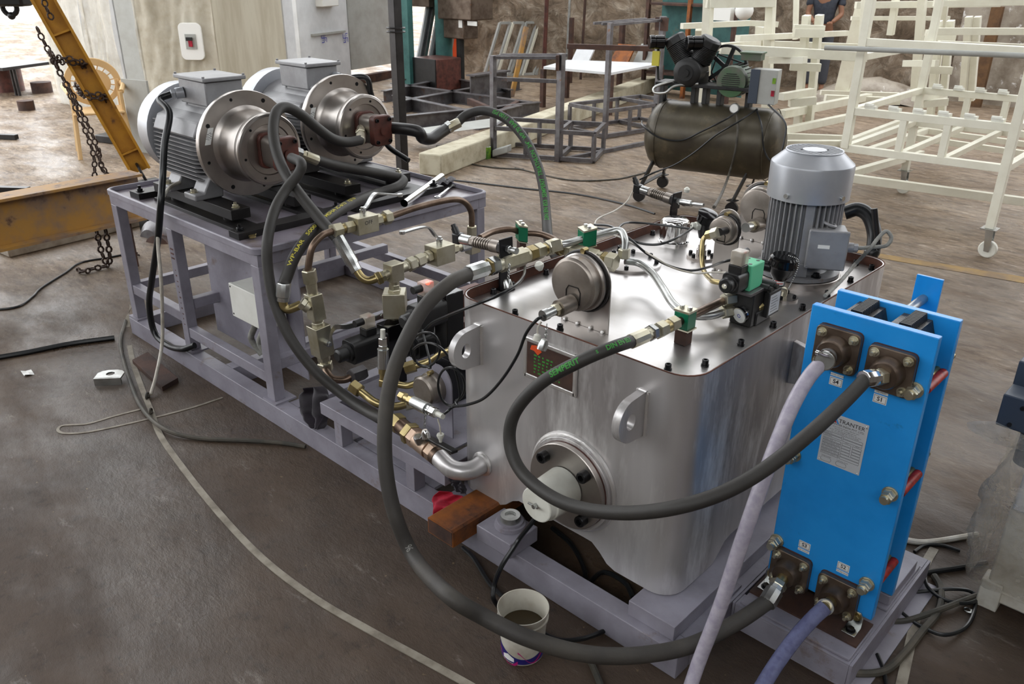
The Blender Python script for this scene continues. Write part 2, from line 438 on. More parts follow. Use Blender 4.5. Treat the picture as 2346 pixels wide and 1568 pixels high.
def wall_material():
    m = bpy.data.materials.new('rubble_wall'); m.use_nodes = True; N, L = m.node_tree.nodes, m.node_tree.links
    b = N['Principled BSDF']; b.inputs['Roughness'].default_value = .9; tc = N.new('ShaderNodeTexCoord')
    n1 = N.new('ShaderNodeTexNoise'); n1.inputs['Scale'].default_value = 3.2; n1.inputs['Detail'].default_value = 8; n1.inputs['Roughness'].default_value = .7; n1.inputs['Distortion'].default_value = .8
    n2 = N.new('ShaderNodeTexVoronoi'); n2.inputs['Scale'].default_value = 3.4; n2.feature = 'DISTANCE_TO_EDGE'
    n3 = N.new('ShaderNodeTexNoise'); n3.inputs['Scale'].default_value = .8; n3.inputs['Detail'].default_value = 3
    for n in (n1, n3): L.new(tc.outputs['Object'], n.inputs['Vector'])
    ad = N.new('ShaderNodeVectorMath'); ad.operation = 'ADD'; sc_ = N.new('ShaderNodeVectorMath'); sc_.operation = 'SCALE'; sc_.inputs['Scale'].default_value = .5
    L.new(n1.outputs['Color'], sc_.inputs[0]); L.new(sc_.outputs[0], ad.inputs[0]); L.new(tc.outputs['Object'], ad.inputs[1]); L.new(ad.outputs[0], n2.inputs['Vector'])
    r = N.new('ShaderNodeValToRGB'); e = r.color_ramp.elements; e[0].position = .3; e[0].color = C(96, 82, 68); e[1].position = .7; e[1].color = C(206, 192, 174)
    q = e.new(.5); q.color = C(150, 132, 112); L.new(n1.outputs['Fac'], r.inputs[0])
    mx = N.new('ShaderNodeMix'); mx.data_type = 'RGBA'; mx.blend_type = 'MULTIPLY'; mx.inputs[0].default_value = 1
    r2 = N.new('ShaderNodeMapRange'); r2.inputs[1].default_value = 0; r2.inputs[2].default_value = .1; r2.inputs[3].default_value = .72; r2.inputs[4].default_value = 1
    L.new(n2.outputs['Distance'], r2.inputs[0]); L.new(r.outputs[0], mx.inputs[6]); L.new(r2.outputs[0], mx.inputs[7])
    L.new(mx.outputs[2], b.inputs['Base Color'])
    bp = N.new('ShaderNodeBump'); bp.inputs['Distance'].default_value = .09; L.new(n1.outputs['Fac'], bp.inputs['Height']); L.new(bp.outputs[0], b.inputs['Normal'])
    MATS['rubble'] = m
wall_material()
pm('roof_sheet', C(70, 66, 62), .8); pm('block_wall', C(96, 90, 84), .85, 0, C(76, 70, 64), 2)
struct('floor', MB().add([(-30, -9, 0), (12, -9, 0), (12, 30, 0), (-30, 30, 0)], [(0, 1, 2, 3)]), 'floor')
# rubble retaining wall: rough real relief
W0, W1 = V((-11.2, 9.1, 0)), V((3.2, 15.4, 0)); wd = (W1-W0).normalized(); wnrm = V((wd.y, -wd.x, 0))
nu, nv = 90, 22; P = []
from mathutils import noise as MN
for i in range(nu):
    for j in range(nv):
        q = W0.lerp(W1, i/(nu-1))+Z*(3.4*j/(nv-1))
        P.append(q+wnrm*(.16*MN.noise(q*1.7)+.09*MN.noise(q*4.3)))
bk = len(P); P += [W0+Z*3.4-wnrm*.6, W1+Z*3.4-wnrm*.6, W0-wnrm*.6, W1-wnrm*.6]
mb = MB().add(P, [(i*nv+j, (i+1)*nv+j, (i+1)*nv+j+1, i*nv+j+1) for i in range(nu-1) for j in range(nv-1)])
mb.f += [(bk, bk+1, bk+3, bk+2)]
mb.f += [tuple([i*nv+nv-1 for i in range(nu)]+[bk+1, bk])]
struct('wall_back', mb, 'rubble')
struct('unseen_wall_right', MB().box((7.0, -7, 0), (7.2, 15, 5.5)), 'block_wall')  # out-of-view wall, added to darken the right side
struct('unseen_wall_front', MB().box((-9, -7.2, 0), (7.2, -7, 4.0)), 'block_wall')  # unseen wall behind the camera, added to cut light from there
struct('unseen_ceiling', MB().box((-9.5, -6.0, 6.6), (7.5, 1.6, 6.7)).box((-9.5, 2.6, 6.6), (7.5, 5.4, 6.7)).box((-9.5, 6.8, 6.6), (7.5, 9.8, 6.7)), 'roof_sheet')  # roof out of view, its strips and gaps shaped to steer daylight
# ================================================================== skid
skid = thing('skid_frame', 'long lavender-grey welded skid base on the floor carrying table and tank', 'skid frame', (-1.9, .7, 0))
bt = .092
build('side_beam', MB().box((-3.62, 0, 0), (-.235, .065, bt)), 'frame_paint', skid, bev=.002)
build('side_beam', MB().box((-3.62, 1.33, 0), (-.235, 1.395, bt)), 'frame_paint', skid, bev=.002)
for x in (-3.62, -2.75, -2.22, -1.84, -1.24, -.30):
    build('cross_beam', MB().box((x, .068, 0), (x+.065, 1.328, bt-.002)), 'frame_paint', skid, bev=.002)
build('mounting_rail', MB().box((-.425, .03, bt), (-.27, 1.39, .143)), 'frame_paint', skid, bev=.002)
build('mounting_rail', MB().box((-1.2, .12, bt), (-1.1, 1.39, .143)), 'frame_paint', skid, bev=.002)
build('mounting_block', MB().box((-.985, -.03, bt), (-.835, .1, .148)), 'frame_paint', skid, bev=.003)
build('gusset_plate', MB().box((-1.75, .07, bt-.012), (-1.3, .22, bt)), 'frame_paint', skid)
# ================================================================== tank
TX0, TX1, TY0, TY1, TR = -1.205, -.333, .10, 1.388, .075
tank = thing('oil_tank', 'large brushed stainless steel hydraulic oil tank with rimmed lid', 'oil tank', (-.77, .74, .145))
outl = rrect(TX0, TY0, TX1, TY1, TR, 7)
def densify(pl, d=.03):
    o = []
    for (a, b), (c, e) in zip(pl, pl[1:]+pl[:1]):
        n = max(1, int(math.hypot(c-a, e-b)/d)); o += [(a+(c-a)*i/n, b+(e-b)*i/n) for i in range(n)]
    return o
outl = densify(outl)
def sm(t): t = max(0, min(1, t)); return t*t*(3-2*t)
def skirt(x, y):
    z = .146
    if y < TY0+.02: a, b, q = -1.01, -.535, x
    elif x > TX1-.02: a, b, q = .32, 1.17, y
    elif y > TY1-.02: a, b, q = -1.01, -.535, x
    elif x < TX0+.02: a, b, q = .32, 1.17, y
    else: return z
    if a < q < b:
        s = .09
        return z+.06*sm(min(q-a, b-q)/s)
    return z
n = len(outl); vs = []; fs = []
cx, cy = (TX0+TX1)/2, (TY0+TY1)/2
th = .006
inn = [(cx+(x-cx)*(1-th*2/(TX1-TX0)), cy+(y-cy)*(1-th*2/(TY1-TY0))) for x, y in outl]
rings = [[(x, y, skirt(x, y)) for x, y in outl], [(x, y, .30) for x, y in outl], [(x, y, .6) for x, y in outl], [(x, y, .852) for x, y in outl],
         [(x, y, .852) for x, y in inn], [(x, y, .30) for x, y in inn], [(x, y, skirt(*o)) for (x, y), o in zip(inn, outl)]]
for R_ in rings: vs += R_
for k in range(len(rings)-1):
    for i in range(n): j = (i+1) % n; fs.append((k*n+i, k*n+j, (k+1)*n+j, (k+1)*n+i))
fs += [(6*n+i, 6*n+(i+1) % n, (i+1) % n, i) for i in range(n)]
build('tank_shell', MB().add(vs, fs), 'tank_steel', tank, ang=50)
# rusty inner face of the rim, lid, floor plate
mb = MB(); li = [(cx+(x-cx)*.982, cy+(y-cy)*.988) for x, y in outl]
mb.add([(x, y, .8505) for x, y in inn]+[(x, y, .812) for x, y in li], [(i, (i+1) % n, n+(i+1) % n, n+i) for i in range(n)])
build('rim_lining', mb, 'rust_edge', tank)
build('tank_lid', MB().prism(li, (0, 0, .810), X, Y, Z*.008), 'lid_steel', tank, ang=50)
build('tank_bottom', MB().prism([(cx+(x-cx)*.985, cy+(y-cy)*.99) for x, y in outl], (0, 0, .235), X, Y, Z*.006), 'tank_steel', tank)
mb = MB(); mb.tube([V((x, y, .852)) for x, y in [(cx+(x-cx)*.997, cy+(y-cy)*.998) for x, y in outl]], .0022, 5, closed=True)
build('rim_edge', mb, 'rust_edge', tank)
LZ = .818
for px, py in ((1108, 636), (1092, 660), (1198, 612), (1275, 607), (1180, 722), (1283, 756), (1486, 536), (1530, 848), (1615, 838), (1697, 792), (1771, 750), (1838, 710), (1895, 678), (1948, 646), (1996, 618), (1986, 592), (1420, 574)):
    p = at(px, py, z=LZ); p.x = max(TX0+.03, min(TX1-.03, p.x)); p.y = max(TY0+.03, min(TY1-.03, p.y))
    mb = MB().cyl(p, p+Z*.004, .011, n=14); capscrew(mb, p+Z*.004, Z, .009, .014)
    build('lid_bolt', mb, 'bolt_black', tank)
# lifting lugs: plates standing off the front face
def lug(x, z, name='lifting_lug', w_=.135, out=.118):
    o = V((x, TY0, z)); P = []
    k = 28
    for i in range(k):
        a = 2*math.pi*i/k; c_, s_ = math.cos(a), math.sin(a)
        # outline in (outward, up): D shape
        r = out*.52
        if c_ >= 0: P.append((out-r+r*c_, r*1.03*s_))
        else: 
            t = min(1, abs(c_)*1.6)
            q = (out-r)*(1-t); q = max(0, q); P.append((q if abs(s_) > .45 else 0, math.copysign(min(w_/2, r*1.03+ (w_/2-r*1.03)*t), s_) if abs(s_) > .45 else s_*w_/2/.45))
    H = [(out*.55+.019*math.cos(2*math.pi*i/k), .024*math.sin(2*math.pi*i/k)) for i in range(k)]
    return MB().holed(P, H, o-X*.012, -Y, Z, X*.024)
for x, z in ((-1.098, .712), (-.478, .71)):
    lg = build('lifting_lug', lug(x, z), 'tank_steel', tank, bev=.002, ang=40)
    mb = MB()
    for s in (-1, 1): mb.tube([V((x+s*.015, TY0-.001, z-.066+.132*i/12))+V((0, -.002*random.random(), 0)) for i in range(13)], .006, 6)
    for zz in (-.064, .064): mb.tube([V((x-.012+.004*i, TY0-.002, z+zz)) for i in range(7)], .006, 6)
    build('weld_bead', mb, 'weld', tank)
# lug on the right face
lg = build('lifting_lug', MB().prism([(0, -.07), (.05, -.06), (.07, -.03), (.07, .03), (.05, .06), (0, .07)], (TX1, .66, .71), X, Z, Y*.02), 'tank_steel', tank, bev=.002)
# clean-out flange on the front
FC = V((-.70, TY0, .385))
build('flange_ring', MB().lathe(FC, -Y, [(0, .150), (.018, .150), (.018, .10)], 48), 'tank_steel', tank, bev=.001)
build('weld_bead', MB().ring(FC-Y*.002, Y, .155, .008, 48), 'weld', tank)
build('flange_gasket', MB().lathe(FC-Y*.018, -Y, [(0, .139), (.004, .139)], 48), 'cast_red', tank)
build('flange_cover', MB().lathe(FC-Y*.022, -Y, [(0, .138), (.016, .138), (.018, .136), (.018, 0)], 48, cap=False), 'machined', tank)
for a in (135, 45, -45, -135):
    q = FC-Y*.04+V((math.cos(math.radians(a)), 0, math.sin(math.radians(a))))*.108
    build('flange_screw', capscrew(MB(), q, -Y, .018, .024), 'bolt_black', tank)
fp = build('filler_plug', MB().lathe(FC-Y*.039, -Y, [(0, .062), (.004, .066), (.10, .062), (.104, .058), (.104, .058), (.112, .056), (.125, .055), (.127, .052), (.127, 0)], 40, cap=False), 'white_plastic', tank)
plabel(fp, 'white plastic plug')
wc = FC-Y*.167
build('wing_nut', MB().cyl(wc, wc-Y*.012, .007, n=10).tube([wc-Y*.008+V((-.018, -.006, .008)), wc-Y*.006, wc-Y*.008+V((.018, -.006, .006))], .0035, 6), 'zinc', tank)
# nameplate and its welded frame
plc = V((-.80, TY0-.004, .738))
pf = MB()
for a, b, c_, d in ((-.098, .052, .098, .066), (-.098, -.066, .098, -.052), (-.102, -.066, -.088, .066), (.088, -.066, .102, .066)):
    pf.box(plc+V((a, -.004, b)), plc+V((c_, .004, d)))
build('plate_frame', pf, 'weld', tank, bev=.003)
npl = build('rating_plate', MB().box(plc+V((-.088, -.002, -.052)), plc+V((.088, .003, .052))), 'rust_dark', tank)
t = MB()
for k in range(6):
    for j in range(5+k % 3): t.box(plc+V((-.06+j*.016, -.0026, .014-k*.011)), plc+V((-.049+j*.016-.003*((j+k) % 3), -.0022, .019-k*.011)))
build('plate_lettering', t, 'ink_green', npl)
build('plate_mark', MB().prism([(-.07, .045), (-.05, .05), (-.03, .035), (-.045, .02), (-.06, .03), (-.075, .03)], plc-Y*.0026, X, Z, -Y*.0005), 'orange_cloth', npl)
# ball valve pipe from lower left face: elbow stub is part of the tank
ec = V((-1.085, TY0, .275))
el = spl([ec, ec-Y*.05, ec+V((-.02, -.085, .002)), ec+V((-.055, -.098, .005)), ec+V((-.12, -.088, .012))], 8)
build('outlet_elbow', MB().tube(el, .031, 20), 'tank_steel', tank)
build('weld_bead', MB().ring(ec-Y*.003, Y, .035, .008), 'weld', tank)
# ================================================================== table
TB = dict(x0=-3.62, x1=-2.235, y0=.005, y1=1.295)
table = thing('motor_table', 'lavender-grey steel table with raised tray rim carrying both motors', 'steel table', (-2.93, .65, bt))
tr = rrect(TB['x0'], TB['y0'], TB['x1'], TB['y1'], .04, 5)
c0 = ((TB['x0']+TB['x1'])/2, (TB['y0']+TB['y1'])/2)
def inset(pl, d):
    return [(c0[0]+(x-c0[0])*(1-2*d/(TB['x1']-TB['x0'])), c0[1]+(y-c0[1])*(1-2*d/(TB['y1']-TB['y0']))) for x, y in pl]
n = len(tr); lv = [(tr, .752), (tr, .775), (inset(tr, .004), .779), (inset(tr, .010), .779), (inset(tr, .012), .775), (inset(tr, .012), .758)]
vs = []; fs = []
for pl, z in lv: vs += [(x, y, z) for x, y in pl]
for k in range(len(lv)-1):
    for i in range(n): j = (i+1) % n; fs.append((k*n+i, k*n+j, (k+1)*n+j, (k+1)*n+i))
build('tray_rim', MB().add(vs, fs), 'frame_paint', table)
build('tray_top', MB().prism(inset(tr, .008), (0, 0, .750), X, Y, Z*.006), 'tray_paint', table)
ap = MB(); x0, x1, y0, y1 = TB['x0']+.012, TB['x1']-.012, TB['y0']+.012, TB['y1']-.012
for a, b in (((x0, y0), (x1, y0+.05)), ((x0, y1-.05), (x1, y1)), ((x0, y0+.05), (x0+.05, y1-.05)), ((x1-.05, y0+.05), (x1, y1-.05))):
    ap.box((a[0], a[1], .70), (b[0], b[1], .750))
build('apron', ap, 'frame_paint', table, bev=.002)
for x, y in ((x0, y0), (x1-.06, y0), (x0, y1-.06), (x1-.06, y1-.06)):
    build('leg', MB().box((x, y, bt+.008), (x+.06, y+.05, .70)), 'frame_paint', table, bev=.003)
    build('foot_plate', MB().box((x-.02, y-.012, bt), (x+.08, y+.09, bt+.008)), 'frame_paint', table)
xm = -3.03
build('leg', MB().box((xm, y0, bt+.008), (xm+.055, y0+.05, .70)), 'frame_paint', table, bev=.003)
build('foot_plate', MB().box((xm-.02, y0-.012, bt), (xm+.075, y0+.08, bt+.008)), 'frame_paint', table)
mk = MB()
for k in range(3): mk.box((xm+.012, y0-.0006, .60-k*.022), (xm+.042, y0, .608-k*.022))
for k in range(11): mk.box((xm+.026, y0-.0006, .50-k*.027), (xm+.032+.004*(k % 3), y0, .505-k*.027+.003*(k % 2)))
build('paint_marks', mk, 'cast_red', table)
build('side_rail', MB().box((x0+.06, y0+.004, .235), (xm, y0+.046, .285)), 'frame_paint', table, bev=.003)
build('side_rail', MB().box((xm+.055, y0+.004, .17), (x1-.06, y0+.046, .22)), 'frame_paint', table, bev=.003)
build('side_rail', MB().box((x0+.06, y1-.046, .235), (x1-.06, y1-.004, .285)), 'frame_paint', table, bev=.003)
build('end_rail', MB().box((x0+.005, y0+.05, .235), (x0+.05, y1-.06, .285)), 'frame_paint', table, bev=.003)
build('end_rail', MB().box((x1-.05, y0+.05, .235), (x1-.005, y1-.06, .285)), 'frame_paint', table, bev=.003)
build('cross_rail', MB().box((xm+.005, y0+.05, .30), (xm+.05, y1-.05, .35)), 'frame_paint', table, bev=.003)
build('side_panel', MB().box((-3.056, .200, .13), (x1-.02, .205, .70)), 'frame_paint', table)
# drain hole ring in the tray
q = at(893, 453, z=.757)
build('tray_hole', MB().lathe(q, Z, [(0, .052), (.0008, .052)], 28), 'rail_black', table)
build('tray_hole_edge', MB().ring(q+Z*.001, Z, .053, .0016), 'chrome', table)
# ================================================================== motors
def base_rails(yc, tagword, lab):
    t = thing('slide_carriage', lab, 'motor base', (-2.95, yc, .756))
    for s in (-1, 1):
        build('slide_plate', MB().box((-3.30, yc+s*.17-.055, .756), (-2.55, yc+s*.17+.055, .772)), 'rail_black', t, bev=.001)
        build('slide_rail', MB().box((-3.34, yc+s*.155-.045, .79), (-2.62, yc+s*.155+.045, .835)), 'rail_black', t, bev=.002)
        for x in (-3.2, -2.72):
            build('spacer', MB().cyl((x, yc+s*.155, .772), (x, yc+s*.155, .79), .03), 'dark_steel', t)
        for x in (-3.3, -2.66):
            build('rail_bolt', hexbolt(MB(), (x+.0, yc+s*.155, .835), Z, .013, .012, stud=.01), 'plated', t)
    build('cross_channel', MB().box((-3.46, yc-.27, .7565), (-3.36, yc+.27, .785)), 'rail_black', t, bev=.001)
    build('cross_channel', MB().box((-2.53, yc-.27, .7565), (-2.45, yc+.27, .785)), 'rail_black', t, bev=.001)
    for x, y in ((-3.41, yc-.24), (-2.49, yc-.24), (-3.41, yc+.24), (-2.49, yc+.24)):
        build('clamp_bolt', hexbolt(MB(), (x, y, .785), Z, .014, .014, stud=.014), 'bolt_black', t)
    return t
def big_motor(xf, yc, zc, lab, glandside):
    """foot and flange mounted motor with bell housing and gear pump, axis along X, flange face at xf"""
    t = thing('electric_motor', lab, 'electric motor', (xf-.33, yc, .835), 'large grey motors on the table')
    A = V((xf, yc, zc))
    build('stator_body', MB().lathe(A-X*.50, X, [(0, .165), (.42, .165), (.44, .19), (.47, .2)], 40), 'motor_grey', t)
    fin = MB()
    for k in range(13):
        z = zc-.155+k*.019
        h = math.sqrt(max(.0001, .165**2-(z-zc)**2))
        for s in (-1, 1):
            e = .202-.012*abs(k-6)/6
            pts = [(xf-.49, .0), (xf-.49, e-h+.0), (xf-.13, e-h+.0), (xf-.075, .02), (xf-.075, 0)]
            fin.prism(pts, (0, yc+s*h*.97, z-.0022), X, Y*s, Z*.0045)
    for k in range(9):
        y = yc-.10+k*.025
        h = math.sqrt(.165**2-(y-yc)**2)
        fin.prism([(xf-.49, 0), (xf-.49, .03), (xf-.10, .03), (xf-.08, 0)], (0, y-.002, zc-h*.98), X, -Z, Y*.004)
    build('cooling_fins', fin, 'motor_grey', t)
    sh = MB()
    for s in (-1, 1):   # smooth shoulder castings
        P = [(.10, .125), (.175, .10), (.198, .055), (.205, .035), (.16, .03), (.14, .08), (.09, .1)]
        sh.prism([(a, b) for a, b in P], (xf-.46, yc, zc), Y*s, Z, X*.38)
    build('shoulder_casting', sh, 'motor_grey', t, bev=.008)
    build('fan_cowl', MB().lathe(A-X*.66, X, [(0, .10), (.0, .165), (.02, .198), (.06, .213), (.155, .215), (.158, .205)], 48), 'fan_silver', t)
    bx = MB().box((xf-.37, yc-.095, zc+.15), (xf-.13, yc+.085, zc+.255))
    build('terminal_box', bx, 'motor_grey', t, bev=.006)
    lid = build('box_lid', MB().box((xf-.385, yc-.108, zc+.255), (xf-.115, yc+.098, zc+.272)), 'motor_grey', t, bev=.004)
    for a, b in ((-.375, -.1), (-.125, -.1), (-.375, .09), (-.125, .09)):
        build('lid_screw', MB().cyl((xf+a, yc+b, zc+.272), (xf+a, yc+b, zc+.279), .006, n=10), 'motor_grey', lid)
    build('box_neck', MB().box((xf-.34, yc-.085, zc+.13), (xf-.06, yc+.085, zc+.17)), 'motor_grey', t, bev=.01)
    if glandside < 0: g0, gd = V((xf-.37, yc-.04, zc+.20)), V((-.62, -.78, -.05))
    else: g0, gd = V((xf-.13, yc+.06, zc+.20)), V((.9, .4, -.1))
    if glandside < 0: g0 = V((xf-.33, yc-.095, zc+.195)); gd = V((-.35, -.93, -.1))
    build('cable_gland', MB().cyl(g0, g0+gd.normalized()*.035, .024).hexn(g0+gd.normalized()*.035, g0+gd.normalized()*.055, .022), 'fan_silver', t)
    for s in (-1, 1):
        for x in (xf-.43, xf-.19):
            ft = MB().prism([(.10, .0), (.235, .0), (.235, .028), (.19, .03), (.15, .10), (.09, .12)], (x, yc, .835), Y*s, Z, X*.105)
            build('foot', ft, 'motor_grey', t, bev=.006)
            build('foot_bolt', hexbolt(MB(), (x+.052, yc+s*.212, .863), Z, .014, .016), 'plated', t)
    # flange
    fl = MB().lathe(A-X*.03, X, [(0, .205), (.004, .226), (.028, .228), (.034, .226), (.034, .15)], 64)
    flo = build('mounting_flange', fl, 'machined', t, bev=.0)
    for k in range(8):
        a = 2*math.pi*(k+.35)/8; p = A+X*.0035+V((0, math.cos(a), math.sin(a)))*.20
        build('bolt_hole', MB().cyl(p-X*.002, p+X*.0012, .0095 if k % 2 else .007, n=14), 'bolt_black', flo)
    st_ = A+X*.0048+V((0, -.175, .055))
    sk = build('sticker', MB().obox(st_, Y*.013, Z*.034+Y*.012, X*.0003), 'label_white', flo)
    s2 = MB()
    for k, s in enumerate(('5 0 8', '7 5 1 6', '1 4 2')): put_text(s2, s, .012, st_+X*.0006+Y*(-.008+.008*k), Z*.9+Y*.32, -Y)
    build('sticker_lettering', s2, 'ink', sk)
    build('bell_housing', MB().lathe(A+X*.004, X, [(0, .165), (.008, .152), (.02, .146), (.135, .140), (.14, .146), (.15, .152), (.175, .152), (.18, .148), (.182, .138), (.178, .136), (.178, .108), (.172, .104), (.168, .06)], 64), 'machined', t)
    for k in range(6):
        a = 2*math.pi*(k+.2)/6; p = A+X*.183+V((0, math.cos(a), math.sin(a)))*.122
        build('housing_screw', MB().cyl(p-X*.003, p+X*.001, .0055, n=12), 'bolt_black', t)
    return t, A
base1 = base_rails(.33, 'near', 'black slide rails under the nearer motor, left front of the table')
base2 = base_rails(.92, 'far', 'black slide rails under the farther motor, at the back of the table')
mot1, A1 = big_motor(-2.77, .33, 1.068, 'nearer grey electric motor with steel bell housing at front of table', -1)
mot2, A2 = big_motor(-2.88, .92, 1.075, 'farther grey electric motor with steel bell housing at back of table', 1)
# gear pumps
def pump(A, lab, first):
    o = A+X*.175
    t = thing('gear_pump', lab, 'gear pump', o, 'gear pumps on the motor housings')
    build('pump_flange', MB().prism(rrect(-.055, -.075, .055, .075, .03, 4), o-X*.003, Y, Z, X*.022), 'cast_red', t, bev=.003)
    build('pump_body', MB().prism(rrect(-.05, -.066, .05, .066, .03, 4), o+X*.019, Y, Z, X*.085), 'machined', t, bev=.003)
    build('end_cover', MB().prism(rrect(-.054, -.07, .054, .07, .022, 3), o+X*.104, Y, Z, X*.04), 'cast_red', t, bev=.005)
    build('cover_boss', MB().cyl(o+X*.144, o+X*.152, .02), 'cast_red', t)
    for a, b in ((-.036, -.05), (.036, -.05), (-.036, .05), (.036, .05)):
        build('cover_screw', capscrew(MB(), o+X*.140+Y*a+Z*b, X, .009, .012), 'bolt_black', t)
    return t, o
pump1, P1 = pump(A1, 'gear pump with reddish end cover on the nearer motor', True)
pump2, P2 = pump(A2, 'gear pump with reddish end cover on the farther motor', False)
def chainfit(name, parent, p, q, segs, mats=None):
    """run of nuts and collars between p and q; segs = (kind, length share, radius, material)"""
    p, q = V(p), V(q); tot = sum(s[1] for s in segs); t = 0; out = []
    for kind, ln, r, m in segs:
        a = p.lerp(q, t/tot); b = p.lerp(q, (t+ln)/tot); t += ln
        mb = MB()
        if kind == 'h': mb.hexn(a, b, r)
        elif kind == 'f': ferr(mb, a, b, r)
        elif kind == 'g':
            L_ = (b-a).length; pr_ = []; k = 7
            for i in range(k): pr_ += [(L_*i/k, r), (L_*(i+.5)/k, r), (L_*(i+.55)/k, r*.8), (L_*(i+.95)/k, r*.8)]
            mb.lathe(a, b-a, pr_, 16)
        else: mb.cyl(a, b, r, n=18)
        o = build({'h': 'hex_nut', 'f': 'ferrule', 'c': 'collar', 'g': 'cooling_ribs'}[kind], mb, m, parent); out.append(o)
    return out
# ================================================================== plate heat exchanger
hx = thing('plate_heat_exchanger', 'bright blue plate heat exchanger with four bolted hose ports', 'heat exchanger', (-.045, .5, .10))
HY = .43
build('front_plate', MB().box((-.203, HY, .142), (.110, HY+.024, 1.002)), 'blue_paint', hx, bev=.002)
build('rear_plate', MB().box((-.203, .585, .130), (.110, .608, .998)), 'blue_paint', hx, bev=.002)
pk = MB()
for k in range(17):
    y = HY+.028+k*.0074
    for x0_, x1_ in ((-.150, -.058), (-.035, .06)):
        pk.prism([(x0_+.012, .985), (x0_, .95), (x0_, .2), (x0_+.012, .16), (x1_-.012, .16), (x1_, .2), (x1_, .95), (x1_-.012, .985)], (0, y, 0), X, Z, Y*.0052)
build('plate_pack', pk, 'gasket_pack', hx)
for xc in (-.10, .02):
    g = MB()
    for k in range(12): g.prism([(xc-.018, .985), (xc+.018, .985), (xc+.014, 1.004), (xc-.014, 1.004)], (0, HY+.032+k*.0095, 0), X, Z, Y*.006)
    g.box((xc-.016, HY+.03, .98), (xc+.016, HY+.146, .990))
    build('plate_hanger', g, 'gasket_rubber', hx)
build('carrying_bar', MB().cyl((-.045, .608, .955), (-.045, .80, .955), .013), 'pipe_steel', hx)
build('support_plate', MB().box((-.075, .80, .84), (-.005, .81, 1.02)), 'blue_paint', hx, bev=.001)
for x, z, sp in ((-.116, .905, 1), (.020, .892, 1), (-.133, .187, 1), (.010, .178, 1)):
    hw = .058
    pp = build('port_flange', MB().prism(rrect(x-hw, z-hw, x+hw, z+hw, .014, 3), (0, HY-.004, 0), X, Z, -Y*.016), 'cast_brown', hx, bev=.002)
    build('port_gasket', MB().prism(rrect(x-hw-.001, z-hw, x+hw+.0005, z+hw+.001, .015, 3), (0, HY, 0), X, Z, -Y*.004), 'cast_red', hx)
    build('port_neck', MB().lathe((x, HY-.02, z), -Y, [(0, .042), (.012, .038), (.03, .037), (.036, .033), (.036, .018)], 30), 'cast_brown', pp)
    for a in (-.041, .041):
        for b in (-.041, .041):
            build('port_stud', hexbolt(MB(), (x+a, HY-.020, z+b), -Y, .0095, .012, stud=.01), 'plated', pp)
for x, z in ((.084, .858), (.083, .553), (.078, .255), (-.183, .556), (-.189, .258)):
    mb = MB().cyl((x, HY, z), (x, HY-.004, z), .021); mb.hexn((x, HY-.004, z), (x, HY-.026, z), .017).hexn((x, HY-.027, z), (x, HY-.036, z), .0165).cyl((x, HY-.036, z), (x, HY-.046, z), .011)
    build('tie_nut', mb, 'plated', hx)
    build('tie_rod', MB().cyl((x, HY+.02, z), (x, .70, z), .009), 'brass', hx)
    if x > 0: build('rod_sleeve', MB().cyl((x+.016, HY+.026, z-.004), (x+.016, .583, z-.004), .0125), 'red_mesh', hx)
for x in (.072, -.186):
    fb = MB().prism([(-.019, 0), (.019, 0), (.019, .038), (.010, .052), (-.010, .052), (-.019, .038)], (x, HY-.001, .102), X, Z, -Y*.005)
    fb.box((x-.019, HY-.052, .102), (x+.019, HY-.001, .107))
    o = build('foot_bracket', fb, 'zinc', hx, bev=.001)
    build('bracket_bolt', hexbolt(MB(), (x, HY-.006, .138), -Y, .010, .010), 'brass', o)
    build('bracket_bolt', hexbolt(MB(), (x, HY-.034, .107), Z, .010, .010), 'bolt_black', o)
# labels
def sticker(s, s2, x, z, below):
    o = build('port_label', MB().box((x-.017, HY-.0008, z-.0115), (x+.017, HY, z+.0115)), 'label_white', hx)
    t = put_text(MB(), s, .016, (x, HY-.0012, z), X, Z, bold=.0004)
    for a, b in (((-.0150, .0085), (.0150, .0093)), ((-.0150, -.0093), (.0150, -.0085)), ((-.0150, -.0093), (-.0143, .0093)), ((.0143, -.0093), (.0150, .0093))):
        t.box((x+a[0], HY-.0013, z+a[1]), (x+b[0], HY-.0009, z+b[1]))
    build('label_lettering', t, 'ink', o)
    zz = z+(-.019 if below else .019)
    o = build('small_label', MB().box((x-.017, HY-.0008, zz-.004), (x+.017, HY, zz+.004)), 'label_white', hx)
    build('label_lettering', put_text(MB(), s2, .0055, (x, HY-.0012, zz), X, Z), 'ink', o)
sticker('S4', 'WATER OUTLET', -.107, .811, False); sticker('S1', 'OIL INLET', .009, .803, False)
sticker('S3', 'OIL OUTLET', -.108, .283, True); sticker('S2', 'WATER INLET', .008, .272, True)
# maker's plate
px0, px1, pz0, pz1 = -.118, -.002, .570, .722
mp_ = build('name_plate', MB().prism([(px0, pz0), (px1, pz0), (px1, pz1), (px0+.012, pz1), (px0, pz1-.006)], (0, HY-.001, 0), X, Z, -Y*.0008), 'nameplate', hx)
def pt_(u, v): return V((px0+u*(px1-px0), HY-.0022, pz1-v*(pz1-pz0)))
t = MB(); put_text(t, 'TRANTER', .0160, pt_(.63, .105), X, Z, sx=1.0); put_text(t, '®', .006, pt_(.965, .07), X, Z)
put_text(t, 'TRANTER INDIA PVT. LTD.', .0078, pt_(.53, .185), X, Z, sx=1.02)
for k, s in enumerate(('Service Toll Free Number : 1800 2331 2010', 'Service E-mail : service@tranter.com', 'Gat No. 127, 128, Dingrajwadi, Tal. Shirur, Dist. Pune', 'Tel : +91 2137 392300  Fax : +91 2137 392200')):
    put_text(t, s, .0040, pt_(.52, .235+k*.034), X, Z, sx=.98)
